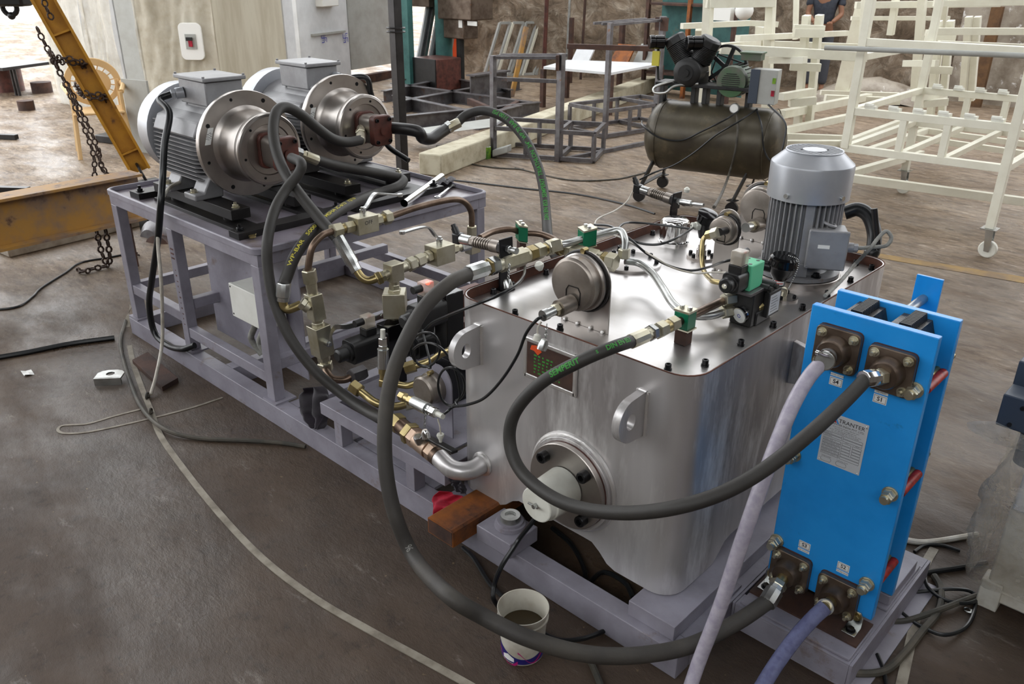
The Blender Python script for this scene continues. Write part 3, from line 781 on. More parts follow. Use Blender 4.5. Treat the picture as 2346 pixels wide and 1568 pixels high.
rows = ('SERIAL NO.', 'YEAR BUILT', 'DESIGN TEMP.  °C', 'DESIGN PRESSURE  BARg', 'TEST PRESSURE  BARg', 'IN / OUT LOCATIONS', 'WEIGHT EMPTY / FULL  KG', 'PLATE PACK LENGTH  MM')
def frame2(mb, u0, v0, u1, v1, w_=.0005):
    a, b = pt_(u0, v0), pt_(u1, v1)
    for p, q in ((a, V((b.x, a.y, a.z))), (V((b.x, a.y, a.z)), b), (b, V((a.x, a.y, b.z))), (V((a.x, a.y, b.z)), a)):
        d = w_/2; mb.box((min(p.x, q.x)-d, a.y-.0002, min(p.z, q.z)-d), (max(p.x, q.x)+d, a.y+.0002, max(p.z, q.z)+d))
for k, s in enumerate(rows):
    v = .385+k*.056+(.02 if k > 1 else 0)
    put_text(t, s, .0040, pt_(.07, v), X, Z, 'LEFT'); frame2(t, .05, v-.022, .47, v+.022)
    if k in (0, 1, 6, 7): frame2(t, .50, v-.022, .94, v+.022)
    else: frame2(t, .50, v-.022, .70, v+.022); frame2(t, .74, v-.022, .94, v+.022)
put_text(t, 'HOT', .0036, pt_(.60, .477), X, Z); put_text(t, 'COLD', .0036, pt_(.84, .477), X, Z)
put_text(t, 'ORDER NUMBER', .0036, pt_(.2, .865), X, Z); put_text(t, 'CUSTOMER STAMP', .0036, pt_(.58, .865), X, Z)
for u in (.2, .56):
    c = pt_(u, .925); pl = [(c.x+(.008 if abs(a) < math.pi/2 else -.008)+.0065*math.cos(a), c.z+.0065*math.sin(a)) for a in [2*math.pi*i/28-math.pi for i in range(28)]]
    pl2 = [(c.x+(a-c.x)*.965, c.z+(b-c.z)*.93) for a, b in pl]
    t.holed(pl, pl2, (0, c.y, 0), X, Z, -Y*.0003)
build('plate_lettering', t, 'ink', mp_)
build('plate_logo', MB().prism([(-.10+.0, .700), (-.0905, .717), (-.081, .700)], (-.003, HY-.002, -.002), X, Z, -Y*.0003), 'ink_red', mp_)
build('plate_logo', MB().prism([(-.0905, .717), (-.0865, .717), (-.0755, .698), (-.0795, .698)], (-.002, HY-.0021, -.002), X, Z, -Y*.0003), 'blue_paint', mp_)
for u, v in ((.05, .96), (.95, .04), (.95, .97)): build('plate_rivet', MB().sph(pt_(u, v), .0022, 8, 5), 'zinc', mp_)
# base it stands on
bs = thing('exchanger_stand', 'low grey channel stand on the floor under the blue heat exchanger', 'steel stand', (-.05, .6, 0))
build('stand_channel', MB().box((-.225, .29, .006), (.117, .298, .080)).box((-.225, .29, .080), (.117, .345, .088)).box((-.225, .29, 0), (.117, .345, .006)), 'frame_paint', bs, bev=.001)
build('stand_channel', MB().box((-.225, .88, 0), (.117, .888, .080)).box((-.225, .835, .080), (.117, .888, .088)), 'frame_paint', bs, bev=.001)
build('stand_channel', MB().box((.1175, .29, .007), (.126, .888, .088)).box((.07, .3455, .0795), (.1174, .8345, .0875)).box((.1175, .29, 0), (.165, .888, .0065)), 'frame_paint', bs, bev=.001)
build('stand_channel', MB().box((-.234, .29, 0), (-.226, .888, .088)), 'frame_paint', bs, bev=.001)
build('stand_top_plate', MB().box((-.215, .30, .0885), (.112, .46, .0955)), 'frame_paint', bs, bev=.001)
build('stand_top_plate', MB().box((-.215, .56, .0885), (.112, .83, .0955)), 'frame_paint', bs, bev=.001)
build('foot_pad', MB().box((-.215, .352, .0955), (.108, .47, .1015)), 'rust_dark', bs)
build('foot_pad', MB().box((-.02, .58, .0955), (.108, .80, .1295)), 'frame_paint', bs, bev=.002)
build('foot_pad', MB().box((-.20, .58, .0955), (-.15, .80, .1295)), 'frame_paint', bs, bev=.002)
build('welded_tab', MB().box((-.29, .30, .092), (-.245, .36, .100)).box((-.30, .29, .03), (-.245, .30, .1)), 'frame_paint', bs)
# ================================================================== big hoses
def hose(name, lab, pts, r, mat='hose', n=16, k=10, cat='hydraulic hose', group=None):
    path = spl(pts, k); t = thing(name, lab, cat, path[0], group)
    build('hose_body', MB().tube(path, r, n), mat, t); return t, path
def plane(px, py, **k): return at(px, py, **k)
# hose 1: from the lid clamp, looping in front of the tank, to the exchanger's top right port
hx1 = V((.020, HY-.056, .892))
e1 = plane(2010, 853, y=.345); e1b = plane(1985, 868, y=.325)
fA = V((-.520, .30, .897)); fB = plane(1450, 781, x=-.522)
H1 = [fB, plane(1400, 798, y=.01), plane(1330, 828, y=-.05), plane(1240, 878, y=-.11), plane(1180, 945, y=-.15), plane(1168, 1015, y=-.17), plane(1195, 1082, y=-.19),
      plane(1262, 1138, y=-.21), plane(1340, 1167, y=-.21), plane(1440, 1176, y=-.20), plane(1550, 1163, y=-.17), plane(1660, 1128, y=-.10), plane(1760, 1070, y=.0), plane(1860, 990, y=.12), plane(1935, 920, y=.24), plane(1985, 868, y=.322)]
h1, P_ = hose('hydraulic_hose', 'black hose with green lettering looping from lid clamp to upper right exchanger port', H1, .0172)
d1 = (hx1-V(H1[-1])).normalized(); q0 = V(H1[-1])-d1*.012
build('ferrule', ferr(MB(), q0, q0+d1*.05, .0215), 'chrome', h1)
build('hex_nut', MB().hexn(q0+d1*.048, q0+d1*.072, .022), 'plated', h1)
build('hose_stem', MB().cyl(q0+d1*.070, hx1+Y*.02, .014), 'plated', h1)
dd = (fA-V(fB)).normalized()
build('ferrule', ferr(MB(), V(fB)-dd*.01, V(fB)+dd*.075, .0205), 'plated', h1)
build('hex_nut', MB().hexn(V(fB)+dd*.073, V(fB)+dd*.095, .023), 'zinc', h1)
def arcpos(path, target):
    best = min(range(len(path)), key=lambda i: (path[i]-target).length); return sum((b-a).length for a, b in zip(path[:best+1], path[1:best+1]))
fac = (CAM-V(H1[2])).normalized()+V((0, 0, .35))
s0 = arcpos(P_, plane(1262, 862, y=-.10))
tx = hose_text('SEMPERIT', .0215, P_, .0172, s0, fac, flip=-1, bold=.0006, sx=.93, up=1)
build('hose_lettering', tx, 'ink_green', h1)
s0 = arcpos(P_, plane(1385, 803, y=-.01))
build('hose_lettering', hose_text('DIN EN 853', .0185, P_, .0172, s0, fac, flip=-1, bold=.0004, sx=.78), 'ink_green', h1)
s0 = arcpos(P_, plane(1352, 818, y=-.03))
build('hose_lettering', hose_text('S', .012, P_, .0172, arcpos(P_, plane(1364, 812, y=-.02)), fac, flip=-1, bold=.0003), 'ink_green', h1)
cc = []; D0 = arcpos(P_, plane(1359, 815, y=-.03))
# hose 2: long hose from the left line down over the front to the lower left port
fC = V((-1.18, .143, .912))
hx3 = V((-.133, HY-.056, .187))
H2 = [plane(1078, 626, x=-1.18), plane(1030, 650, y=.05), plane(972, 705, y=-.05), plane(925, 790, y=-.14), plane(895, 875, y=-.20), plane(882, 970, y=-.25), plane(884, 1075, y=-.29), plane(905, 1180, y=-.31),
      plane(950, 1280, y=-.31), plane(1025, 1362, z=.30), plane(1110, 1415, z=.24), plane(1210, 1463, z=.215), plane(1330, 1497, z=.17), plane(1450, 1503, z=.135), plane(1580, 1480, z=.125), plane(1690, 1425, z=.14), plane(1760, 1378, z=.158)]
h2, P2_ = hose('hydraulic_hose', 'longest black hose sagging from tank top left to lower left exchanger port', H2, .0225, 'hose_old', 18)
q0 = V(H2[-1]); d3 = (hx3-q0).normalized(); q0 = q0-d3*.01; Lq = (hx3-q0).length
build('ferrule', ferr(MB(), q0, q0+d3*min(.085, Lq*.6), .0265), 'pipe_steel', h2)
build('hex_nut', MB().hexn(q0+d3*min(.083, Lq*.6), q0+d3*min(.108, Lq*.8), .025), 'plated', h2)
build('hose_stem', MB().cyl(q0+d3*Lq*.5, hx3+Y*.02, .017), 'brass', h2)
q0 = V(H2[0]); dd2 = (V((-1.18, .5, .911))-q0).normalized()
build('ferrule', ferr(MB(), q0-dd2*.012, q0+dd2*.085, .027), 'zinc', h2)
build('hex_nut', MB().hexn(q0+dd2*.083, q0+dd2*.118, .030), 'zinc', h2)
ink2 = MB()
for tpx, s in ((940, 'O'), (1270, 'c')):
    pass
s0 = arcpos(P2_, plane(945, 1270, y=-.31)); build('hose_marking', hose_text('96', .032, P2_, .0225, s0-.03, CAM-V(H2[8]), flip=1, bold=.0002), 'cable_grey', h2)
# clear water hoses
W1 = [plane(1893, 822, y=.325), plane(1855, 862, y=.27), plane(1818, 925, y=.21), plane(1782, 1010, y=.14), plane(1745, 1110, y=.07), plane(1700, 1240, y=.02), plane(1650, 1390, y=.0), plane(1600, 1520, z=.14), plane(1560, 1640, z=.03)]
w1, PW = hose('water_hose', 'clear reinforced hose with jubilee clip on the upper left exchanger port', W1, .0185, 'hose_clear', 20, cat='water hose')
hx4 = V((-.116, HY-.056, .905)); q0 = V(W1[0]); d4 = (hx4-q0).normalized()
build('hose_tail', MB().cyl(q0-d4*.03, q0+d4*.02, .0225), 'pipe_steel', w1)
build('hose_tail', MB().cyl(q0+d4*.02, hx4+Y*.02, .017), 'cast_brown', w1)
mb = MB().lathe(q0-d4*.028, d4, [(0, .0235), (0, .025), (.012, .025), (.012, .0235)], 28)
mb.obox(q0-d4*.022+V((.002, -.016, .020)), d4*.006, X*.014, V((0, -.006, .006))); mb.cyl(q0-d4*.022+V((-.02, -.014, .02)), q0-d4*.022+V((-.012, -.014, .02)), .006)
build('hose_clip', mb, 'chrome', w1)
W2 = [plane(1890, 1392, y=.32), plane(1862, 1418, y=.28), plane(1820, 1465, z=.15), plane(1770, 1535, z=.10), plane(1720, 1620, z=.05)]
w2, PW2 = hose('water_hose', 'bluish clear reinforced hose on the lower right exchanger port', W2, .0205, 'hose_blue', 20, cat='water hose')
hx2 = V((.010, HY-.056, .178)); q0 = V(W2[0]); d5 = (hx2-q0).normalized()
build('hose_tail', MB().cyl(q0-d5*.01, hx2+Y*.02, .0165), 'brass', w2)
build('hose_clip', MB().lathe(q0+d5*.0, d5, [(0, .021), (0, .0228), (.011, .0228), (.011, .021)], 28), 'zinc', w2)
# ================================================================== on the lid
def clamp(name, c, ax, r, lab, post=None, size=(.05, .05, .055)):
    """green block clamp round a pipe with steel cover plate and two screws"""
    c = V(c); ax = V(ax).normalized(); x, y = ortho(ax); 
    t = thing(name, lab, 'pipe clamp', c-Z*(size[2]/2+(post or 0)), 'green pipe clamps')
    a, b, h = size
    build('clamp_block', MB().obox(c, ax*a/2, x*b/2, Z*h/2), 'green_clamp', t, bev=.002)
    build('cover_plate', MB().obox(c+Z*(h/2+.003), ax*a*.5, x*b*.55, Z*.003), 'plated', t)
    build('base_plate', MB().obox(c-Z*(h/2+.002), ax*a*.5, x*b*.6, Z*.002), 'plated', t)
    for s in (-1, 1): build('clamp_screw', MB().hexn(c+Z*(h/2+.006)+x*b*.28*s, c+Z*(h/2+.014)+x*b*.28*s, .0075), 'zinc', t)
    if post: build('post', MB().obox(c-Z*(h/2+post/2+.004), ax*a*.35, x*b*.42, Z*post/2), 'rust_dark', t)
    return t
cA = V((-.520, .345, .893))
clamp('pipe_clamp', cA, Y, .014, 'green pipe clamp on rusty post at the front of the lid', post=.045, size=(.045, .045, .05))
tube1 = thing('lid_pipe', 'short brown pipe through the front green clamp to the valve block', 'pipe', cA)
build('pipe_body', MB().tube([V((-.520, .235, .896)), V((-.520, .55, .889))], .0125, 16), 'pipe_brown', tube1)
chainfit('n', tube1, (-.521, .205, .8985), (-.520, .300, .896), [('h', 1, .0235, 'plated'), ('c', .5, .018, 'brass'), ('h', 1, .0215, 'plated')])
# gauge brackets
def gauge(x0, x1, y, ztop, rc, zc, xc, lab, out=.05):
    t = thing('pressure_sensor_bracket', lab, 'hose reel gauge', ((x0+x1)/2, y, LZ), 'round dial units on arched brackets')
    w_ = x1-x0; xm_ = (x0+x1)/2; r = w_/2
    P = [(-r, 0), (r, 0)]+[(r*math.cos(math.pi*i/16), ztop-LZ-r+r*math.sin(math.pi*i/16)) for i in range(17)]
    build('arched_plate', MB().prism(P, (xm_, y, LZ), X, Z, Y*.005), 'machined', t, bev=.001)
    for a in (-.8, -.25, .3, .8): build('plate_bolt', MB().sph((xm_+a*r, y-.004, LZ+.004), .006, 8, 5), 'weld', t)
    c = V((xc, y, zc))
    build('gauge_rim', MB().ring(c-Y*.006, Y, rc*1.10, .004), 'rail_black', t)
    build('gauge_body', MB().lathe(c, -Y, [(0, rc*1.05), (.02*out/.05, rc*1.05), (.024*out/.05, rc)], 40), 'machined', t)
    build('gauge_cap', MB().lathe(c-Y*.02*out/.05+X*-.004, -Y, [(0, rc*.97), (.6*out, rc*.97), (.75*out, rc*.9), (.78*out, rc*.86), (.78*out, 0)], 40, cap=False), 'motor_brushed', t)
    rec = c-Y*(.02*out/.05+.78*out)
    hp = [(-.02, -.04), (.03, -.04), (.03, -.005), (.022, .008), (-.012, .008), (-.02, -.005)]
    build('cap_recess', MB().tube([rec+V((a*rc/.08, -.001, b*rc/.08-.01)) for a, b in hp], .0018, 5, closed=True), 'dark_steel', t)
    build('sight_screw', MB().cyl(c+V((-.004, .006, rc*1.12)), c+V((-.004, -.014, rc*1.12)), .008), 'brass', t)
    return t, rec
pm('motor_brushed', C(158, 150, 142), .36, .8, C(132, 124, 116), 10)
gA, rA = gauge(-.886, -.708, .243, 1.052, .082, .962, -.800, 'largest round grey dial unit on an arched bracket, at the tank front edge')
gB, rB = gauge(-.79, -.70, .95, 1.045, .047, .975, -.747, 'smaller round dial unit on tall white arched bracket behind the valve', out=.035)
gC, rC = gauge(-.915, -.745, 1.352, 1.055, .078, .965, -.815, 'round grey dial unit on arched bracket at tank back behind vertical motor')
def quickcoup(root, p, q, r, lab=None):
    return chainfit('c', root, p, q, [('h', .4, r*.72, 'brass'), ('c', 1.5, r, 'motor_brushed'), ('h', .5, r*.72, 'plated'), ('c', .7, r*.55, 'zinc'), ('c', .5, r*.66, 'zinc')])
pA0 = plane(1318, 690, y=rA.y+.01); pA1 = plane(1243, 724, y=.06)
quickcoup(gA, pA0, pA1, .025)
build('dust_cap', MB().lathe(plane(1248, 778, y=.04), V((-.1, -.3, -1)), [(0, .009), (.012, .014), (.03, .015), (.03, .011)], 16), 'zinc', gA)
ch = MB(); chainlinks(ch, [plane(1253, 742, y=.07), plane(1250, 776, y=.045)], .012, .0012, 6); build('cap_chain', ch, 'zinc', gA)
build('plug_cap', MB().lathe(plane(1232, 765, y=.05), V((0, -.2, -1)), [(0, .004), (.004, .010), (.02, .012)], 12), 'white_plastic', gA)
build('plug_strap', MB().tube(spl([plane(1240, 738, y=.07), plane(1232, 752, y=.055), plane(1232, 768, y=.05)], 5), .003, 6), 'white_tube', gA)
pC0 = plane(1745, 513, y=rC.y+.01); pC1 = plane(1708, 522, y=1.17); quickcoup(gC, pC0, pC1, .026)
pB0 = plane(1665, 528, y=rB.y+.005); pB1 = plane(1648, 532, y=rB.y-.05)
chainfit('g', gB, pB0, pB1, [('c', 1, .013, 'dark_steel')])
pB2 = plane(1620, 540, y=.87)
chainfit('g', gB, pB1, pB2, [('h', 1, .019, 'plated'), ('h', .8, .016, 'brass')])
pb = build('dial_pipe', MB().tube(spl([pB2, plane(1610, 552, y=.86), plane(1608, 590, y=.83), plane(1612, 620, y=.78), plane(1628, 640, y=.70), plane(1640, 646, y=.66), V((-.50, .64, .915))], 8), .0085, 12), 'brass', gB)
# filler breather
fb_ = at(1543, 556, z=LZ)
br = thing('filler_breather', 'chrome ribbed filler cap on the tank lid', 'filler cap', fb_)
mb = MB(); nn = 48; prof = [(.010, .052), (.022, .055), (.04, 1), (.078, 1), (.090, .052), (.096, .044), (.097, 0)]
vs = []; fs = []
for h, r in prof:
    for i in range(nn):
        a = 2*math.pi*i/nn; rr = r if r != 1 else .0535+.0035*math.cos(a*12)
        vs.append(fb_+V((rr*math.cos(a), rr*math.sin(a), h)))
for k in range(len(prof)-1):
    for i in range(nn): j = (i+1) % nn; fs.append((k*nn+i, k*nn+j, (k+1)*nn+j, (k+1)*nn+i))
build('cap', mb.add(vs, fs), 'chrome', br, ang=60)
bf = build('cap_flange', MB().lathe(fb_, Z, [(0, .060), (.009, .060), (.009, .05)], 32), 'chrome', br)
for k in range(6):
    a = k*math.pi/3+.3; build('flange_screw', MB().cyl(fb_+V((math.cos(a)*.056, math.sin(a)*.056, .009)), fb_+V((math.cos(a)*.056, math.sin(a)*.056, .013)), .004, n=8), 'zinc', br)
# round inspection cover
ic = V((-1.035, .80, LZ+.0005))
cv = thing('inspection_cover', 'large round bolted cover plate on the lid below the pipes', 'cover plate', ic)
build('cover_disc', MB().lathe(ic, Z, [(0, .112), (.008, .112), (.009, .110)], 56), 'lid_steel', cv)
for k in range(8):
    a = 2*math.pi*k/8+.5; p = ic+V((math.cos(a)*.095, math.sin(a)*.095, .009)); build('cover_bolt', capscrew(MB(), p, Z, .008, .013), 'bolt_black', cv)
# level switch
lv_ = at(1606, 590, z=LZ)
ls = thing('level_switch', 'black sensor head with white cable gland on a bolted disc behind filler cap', 'sensor', lv_)
build('switch_flange', MB().lathe(lv_, Z, [(0, .052), (.008, .052)], 36), 'machined', ls)
for k in range(6):
    a = 2*math.pi*k/6+.3; build('flange_bolt', capscrew(MB(), lv_+V((math.cos(a)*.04, math.sin(a)*.04, .008)), Z, .007, .013), 'bolt_black', ls)
up = V((.02, .0, 1)).normalized()
build('switch_stem', MB().cyl(lv_+Z*.008, lv_+Z*.03, .018).hexn(lv_+Z*.03, lv_+Z*.05, .015).cyl(lv_+Z*.05, lv_+Z*.075, .008), 'machined', ls)
build('switch_body', MB().lathe(lv_+Z*.075, Z, [(0, .016), (.02, .021), (.05, .022), (.06, .024)], 24), 'black_plastic', ls)
hc = lv_+Z*.132; tilt = V((.35, -.12, 1)).normalized()
build('switch_head', MB().lathe(hc, tilt, [(0, .024), (.006, .032), (.028, .034), (.034, .036), (.040, .036), (.042, .030), (.044, 0)], 28, cap=False), 'black_gloss', ls)
gl0 = lv_+Z*.118; gld = V((-.55, -.8, .1)).normalized()
build('cable_gland', MB().hexn(gl0+gld*.018, gl0+gld*.036, .017).cyl(gl0+gld*.036, gl0+gld*.05, .012), 'white_plastic', ls)
# thermostat head by the motor
th_ = at(1795, 684, z=LZ)
ts = thing('temperature_head', 'round black connection head with bead chain in front of the vertical motor', 'sensor', th_)
build('head_flange', MB().lathe(th_, Z, [(0, .045), (.007, .045)], 32), 'machined', ts)
for a in (.2, 1.7, 3.3, 4.9): build('flange_bolt', capscrew(MB(), th_+V((math.cos(a)*.033, math.sin(a)*.033, .007)), Z, .006, .010), 'bolt_black', ts)
hb = at(1783, 652, y=th_.y-.02); hd = V((.10, -.02, 1)).normalized()
build('head_stem', MB().tube(spl([th_+Z*.007, th_+Z*.03, hb-Z*.012, hb], 5), .009, 10).hexn(hb-Z*.014, hb+Z*.004, .015), 'plated', ts)
build('head_body', MB().lathe(hb, hd, [(0, .020), (.018, .021), (.022, .024), (.045, .038), (.062, .043), (.068, .047), (.076, .047), (.084, .044), (.094, .044), (.100, .038), (.102, 0)], 32, cap=False), 'black_gloss', ts)
build('entry_boss', MB().cyl(hb+hd*.05, hb+hd*.05+V((-.62, -.3, .12)).normalized()*.06, .017).cyl(hb+hd*.05+V((-.62, -.3, .12)).normalized()*.055, hb+hd*.05+V((-.62, -.3, .12)).normalized()*.068, .019), 'black_plastic', ts)
rc_ = hb+hd*.012
fv = (CAM-rc_); fv.z = 0; fv.normalize(); fs_ = V((fv.y, -fv.x, 0))*-1; cen = rc_+fv*.0212
lb = build('warning_label', MB().grid([rc_+(fv*math.cos(a)+fs_*math.sin(a))*.0222+hd*h for a in [-.75+.15*i for i in range(11)] for h in (-.008, .012)], 11, 2), 'label_white', ts)
tt = MB()
for k in range(2):
    tt.grid([rc_+(fv*math.cos(a)+fs_*math.sin(a))*.0226+hd*h for a in [-.6+.12*i for i in range(11)] for h in (.006-k*.009, .009-k*.009)], 11, 2)
build('label_print', tt, 'ink_red', lb)
bc = MB(); bp_ = spl([hb+hd*.100+V((.012, 0, .003)), hb+hd*.096+V((.045, .0, 0)), hb+hd*.06+V((.052, -.008, 0)), hb+hd*.02+V((.045, -.01, 0)), hb+hd*.0+V((.040, -.01, 0))], 6)
for p in bp_: bc.sph(p, .0022, 6, 4)
build('bead_chain', bc, 'zinc', ts)
# vertical motor
mc = V((-.545, 1.09, LZ))
vm_ = thing('vertical_motor', 'grey vertical electric motor standing at the right back of the tank lid', 'electric motor', mc)
build('mounting_ring', MB().lathe(mc, Z, [(0, .145), (.022, .145), (.024, .143)], 56), 'machined', vm_)
build('motor_flange', MB().lathe(mc+Z*.026, Z, [(0, .140), (.012, .140), (.014, .10), (.03, .085)], 56), 'motor_grey', vm_)
build('motor_body', MB().lathe(mc+Z*.05, Z, [(0, .085), (.02, .098), (.24, .098)], 48), 'motor_grey', vm_)
fn = MB()
for k in range(40):
    a = 2*math.pi*k/40; d = V((math.cos(a), math.sin(a), 0)); s = V((-math.sin(a), math.cos(a), 0))
    if k % 10 in (3, 4): continue
    fn.obox(mc+Z*.185+d*.107, d*.0125, s*.0024, Z*.115)
for k in (3.5, 13.5, 23.5, 33.5):
    a = 2*math.pi*k/40; d = V((math.cos(a), math.sin(a), 0)); s = V((-math.sin(a), math.cos(a), 0))
    fn.obox(mc+Z*.185+d*.104, d*.010, s*.014, Z*.115); fn.obox(mc+Z*.062+d*.108, d*.012, s*.018, Z*.022)
build('cooling_fins', fn, 'motor_grey', vm_, bev=.001)
for k in range(4):
    a = math.radians(45+90*k)+.2; p = mc+V((math.cos(a)*.12, math.sin(a)*.12, .040)); build('flange_bolt', hexbolt(MB(), p, Z, .012, .014), 'bolt_black', vm_)
build('fan_cowl', MB().lathe(mc+Z*.285, Z, [(0, .128), (.0, .131), (.105, .132), (.112, .130), (.145, .093), (.150, .088)], 56, cap=False), 'fan_silver', vm_)
gr = MB().ring(mc+Z*.435, Z, .0885, .003, 48, 6)
for k in range(-6, 7):
    yy = k*.0135; h = math.sqrt(.087**2-yy**2)
    if abs(k) < 3:
        gr.bar(mc+V((-h, yy, .435)), mc+V((-.036, yy, .435)), .003, .003); gr.bar(mc+V((.036, yy, .435)), mc+V((h, yy, .435)), .003, .003)
    else: gr.bar(mc+V((-h, yy, .435)), mc+V((h, yy, .435)), .003, .003)
gr.cyl(mc+Z*.433, mc+Z*.437, .038)
build('fan_grille', gr, 'fan_silver', vm_)
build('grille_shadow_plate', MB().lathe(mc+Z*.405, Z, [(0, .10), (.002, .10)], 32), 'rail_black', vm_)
for a in (-95, -15, 60, 170):
    a = math.radians(a); d = V((math.cos(a), math.sin(a), 0)); build('cowl_screw', MB().cyl(mc+Z*.305+d*.131, mc+Z*.305+d*.139, .008, n=12), 'zinc', vm_)
jd = V((.50, -.87, 0)).normalized(); js = V((jd.y, -jd.x, 0)); js = V((.87, .50, 0)); jc = mc+Z*.145+V((.105, -.045, 0))
jb = build('junction_box', MB().obox(jc, jd*.045, js*.058, Z*.062), 'motor_grey', vm_, bev=.006)
build('box_lid', MB().obox(jc+jd*.048, jd*.006, js*.062, Z*.066), 'motor_grey', jb, bev=.005)
lbl = build('box_label', MB().obox(jc+jd*.0545-js*.012+Z*.012, jd*.0003, js*.018, Z*.006), 'label_white', jb)
for a in (-.055, .055):
    for b in (-.058, .058): build('lid_screw', MB().cyl(jc+jd*.054+js*a+Z*b, jc+jd*.058+js*a+Z*b, .005, n=10), 'motor_grey', jb)
build('cable_gland', MB().cyl(jc+js*.058, jc+js*.085, .016).hexn(jc+js*.085, jc+js*.10, .014), 'motor_grey', jb)
build('lifting_eye', MB().ring(jc+jd*.0+Z*.075, V((.3, .2, 1)), .022, .005, 20, 8), 'motor_grey', vm_)
# flexible conduit from the junction box
gp = jc+js*.10
cdp = spl([gp, plane(2010, 566, y=gp.y+.04), plane(2032, 562, y=gp.y+.05), plane(2042, 545, y=gp.y+.06), plane(2030, 530, y=gp.y+.05), plane(2010, 548, y=gp.y+.03), plane(1992, 572, y=gp.y), plane(1960, 605, y=1.14), plane(1930, 640, y=1.0), plane(1905, 665, y=.90), plane(1890, 678, y=.84)], 8)
cnd = thing('flexible_conduit', 'grey ribbed conduit looping from the vertical motor junction box down to the tank rim', 'conduit', gp)
build('conduit_body', MB().tube(cdp, [.0065 if i % 2 else .0058 for i in range(len(cdp))], 10), 'cable_grey', cnd)
# ================================================================== valve block on the lid
vb = thing('directional_valve', 'light green solenoid valve on dark casting with silver dial, on the lid', 'hydraulic valve', (-.465, .63, LZ))
build('valve_casting', MB().box((-.505, .575, LZ), (-.435, .70, .925)).box((-.515, .60, LZ), (-.43, .69, .86)), 'cast_black', vb, bev=.004)
build('side_block', MB().box((-.435, .640, .835), (-.418, .715, .915)), 'cast_black', vb, bev=.002)
dp = build('data_plate', MB().box((-.418, .648, .842), (-.4172, .71, .905)), 'nameplate', vb)
t = MB()
for k in range(6): t.box((-.4171, .655, .850+k*.009), (-.4168, .700-(k % 3)*.006, .8512+k*.009))
build('plate_lettering', t, 'ink', dp)
for y in (.63, .665): build('socket_plug', MB().cyl((-.50, y, .933), (-.42, y+.004, .930), .011).cyl((-.42, y+.004, .930), (-.41, y+.004, .930), .008), 'cast_black', vb)
build('sub_plate', MB().box((-.512, .545, .925), (-.43, .70, .934)), 'raw_steel', vb, bev=.001)
gv = build('valve_body', MB().box((-.505, .56, .934), (-.445, .635, 1.012)), 'green_valve', vb, bev=.003)
for x in (-.49, -.46):
    for y in (.575, .62): build('body_screw', MB().cyl((x, y, 1.009), (x, y, 1.0128), .0055), 'rail_black', gv)
sc0 = V((-.477, .56, .968))
build('solenoid_coil', MB().prism(rrect(-.027, -.030, .027, .030, .014, 4), sc0, X, Z, -Y*.060), 'black_plastic', vb, bev=.002)
build('coil_nut', MB().lathe(sc0-Y*.060, -Y, [(0, .026), (.006, .026), (.007, .022), (.026, .022), (.029, .018), (.029, 0)], 18, cap=False), 'black_plastic', vb)
build('override_pin', MB().cyl(sc0-Y*.089, sc0-Y*.092, .008).cyl(sc0-Y*.092, sc0-Y*.094, .004), 'chrome', vb)
build('connector_base', MB().box((-.497, .515, .996), (-.455, .555, 1.018)), 'black_plastic', vb, bev=.002)
cc_ = build('clear_connector', MB().box((-.494, .515, 1.018), (-.456, .555, 1.060)), 'clear_cap', vb, bev=.003)
build('connector_core', MB().box((-.487, .522, 1.018), (-.463, .548, 1.044)), 'dark_steel', cc_)
build('connector_lamp', MB().sph((-.465, .545, 1.054), .0045, 10, 6), 'ink_red', cc_)
build('connector_nose', MB().cyl((-.475, .555, 1.048), (-.475, .575, 1.050), .009), 'black_plastic', vb)
k0, k1 = V((-.452, .645, .868)), V((-.470, .555, .850)); kd = (k1-k0).normalized()
build('dial_nut', MB().hexn(k0, k0+kd*.022, .026), 'brass', vb)
build('dial_knob', MB().lathe(k0+kd*.022, kd, [(0, .021), (.005, .0235), (.05, .0235), (.052, .025), (.062, .025)], 28), 'chrome', vb)
ks = MB(); xk, yk = ortho(kd)
for k in range(7):
    a = 2*math.pi*k/7; d = xk*math.cos(a)+yk*math.sin(a); ks.obox(k0+kd*.05+d*.0235, d*.0012, kd.cross(d)*.004, kd*.022)
build('dial_grip', ks, 'black_plastic', vb)
dc = k0+kd*.085
build('dial_ring', MB().lathe(k0+kd*.076, kd, [(0, .0255), (.008, .0255)], 28), 'black_gloss', vb)
df = build('dial_face', MB().cyl(dc, dc+kd*.0008, .0225, n=28), 'label_white', vb)
build('dial_mark', MB().add([dc+kd*.0012+xk*(.006*math.cos(a)*r)+yk*(.006*math.sin(a)*r) for a in [2*math.pi*i/20 for i in range(20)] for r in (1, .65)], [(2*i, 2*((i+1) % 20), 2*((i+1) % 20)+1, 2*i+1) for i in range(20)]), 'ink_blue', df)
for z, y in ((.895, .575), (.855, .575)):
    build('port_nut', MB().hexn((-.505-.01, y-.03, z), (-.50, y+.005, z), .021).cyl((-.507, y-.005, z), (-.49, y+.02, z), .014), 'plated', vb)
# bright bent pipe across the lid
bp1 = [V((-.513, .55, .855)), at(1625, 724, z=.855), at(1585, 722, z=.855), at(1545, 700, z=.86), at(1518, 660, z=.868), at(1494, 626, z=.875), at(1465, 604, z=.885), at(1432, 598, z=.895)]
bpt = thing('bent_pipe', 'bright steel pipe snaking across the lid behind the front green clamp', 'pipe', bp1[-1])
build('pipe_body', MB().tube(spl(bp1, 8), .0125, 14), 'pipe_steel', bpt)
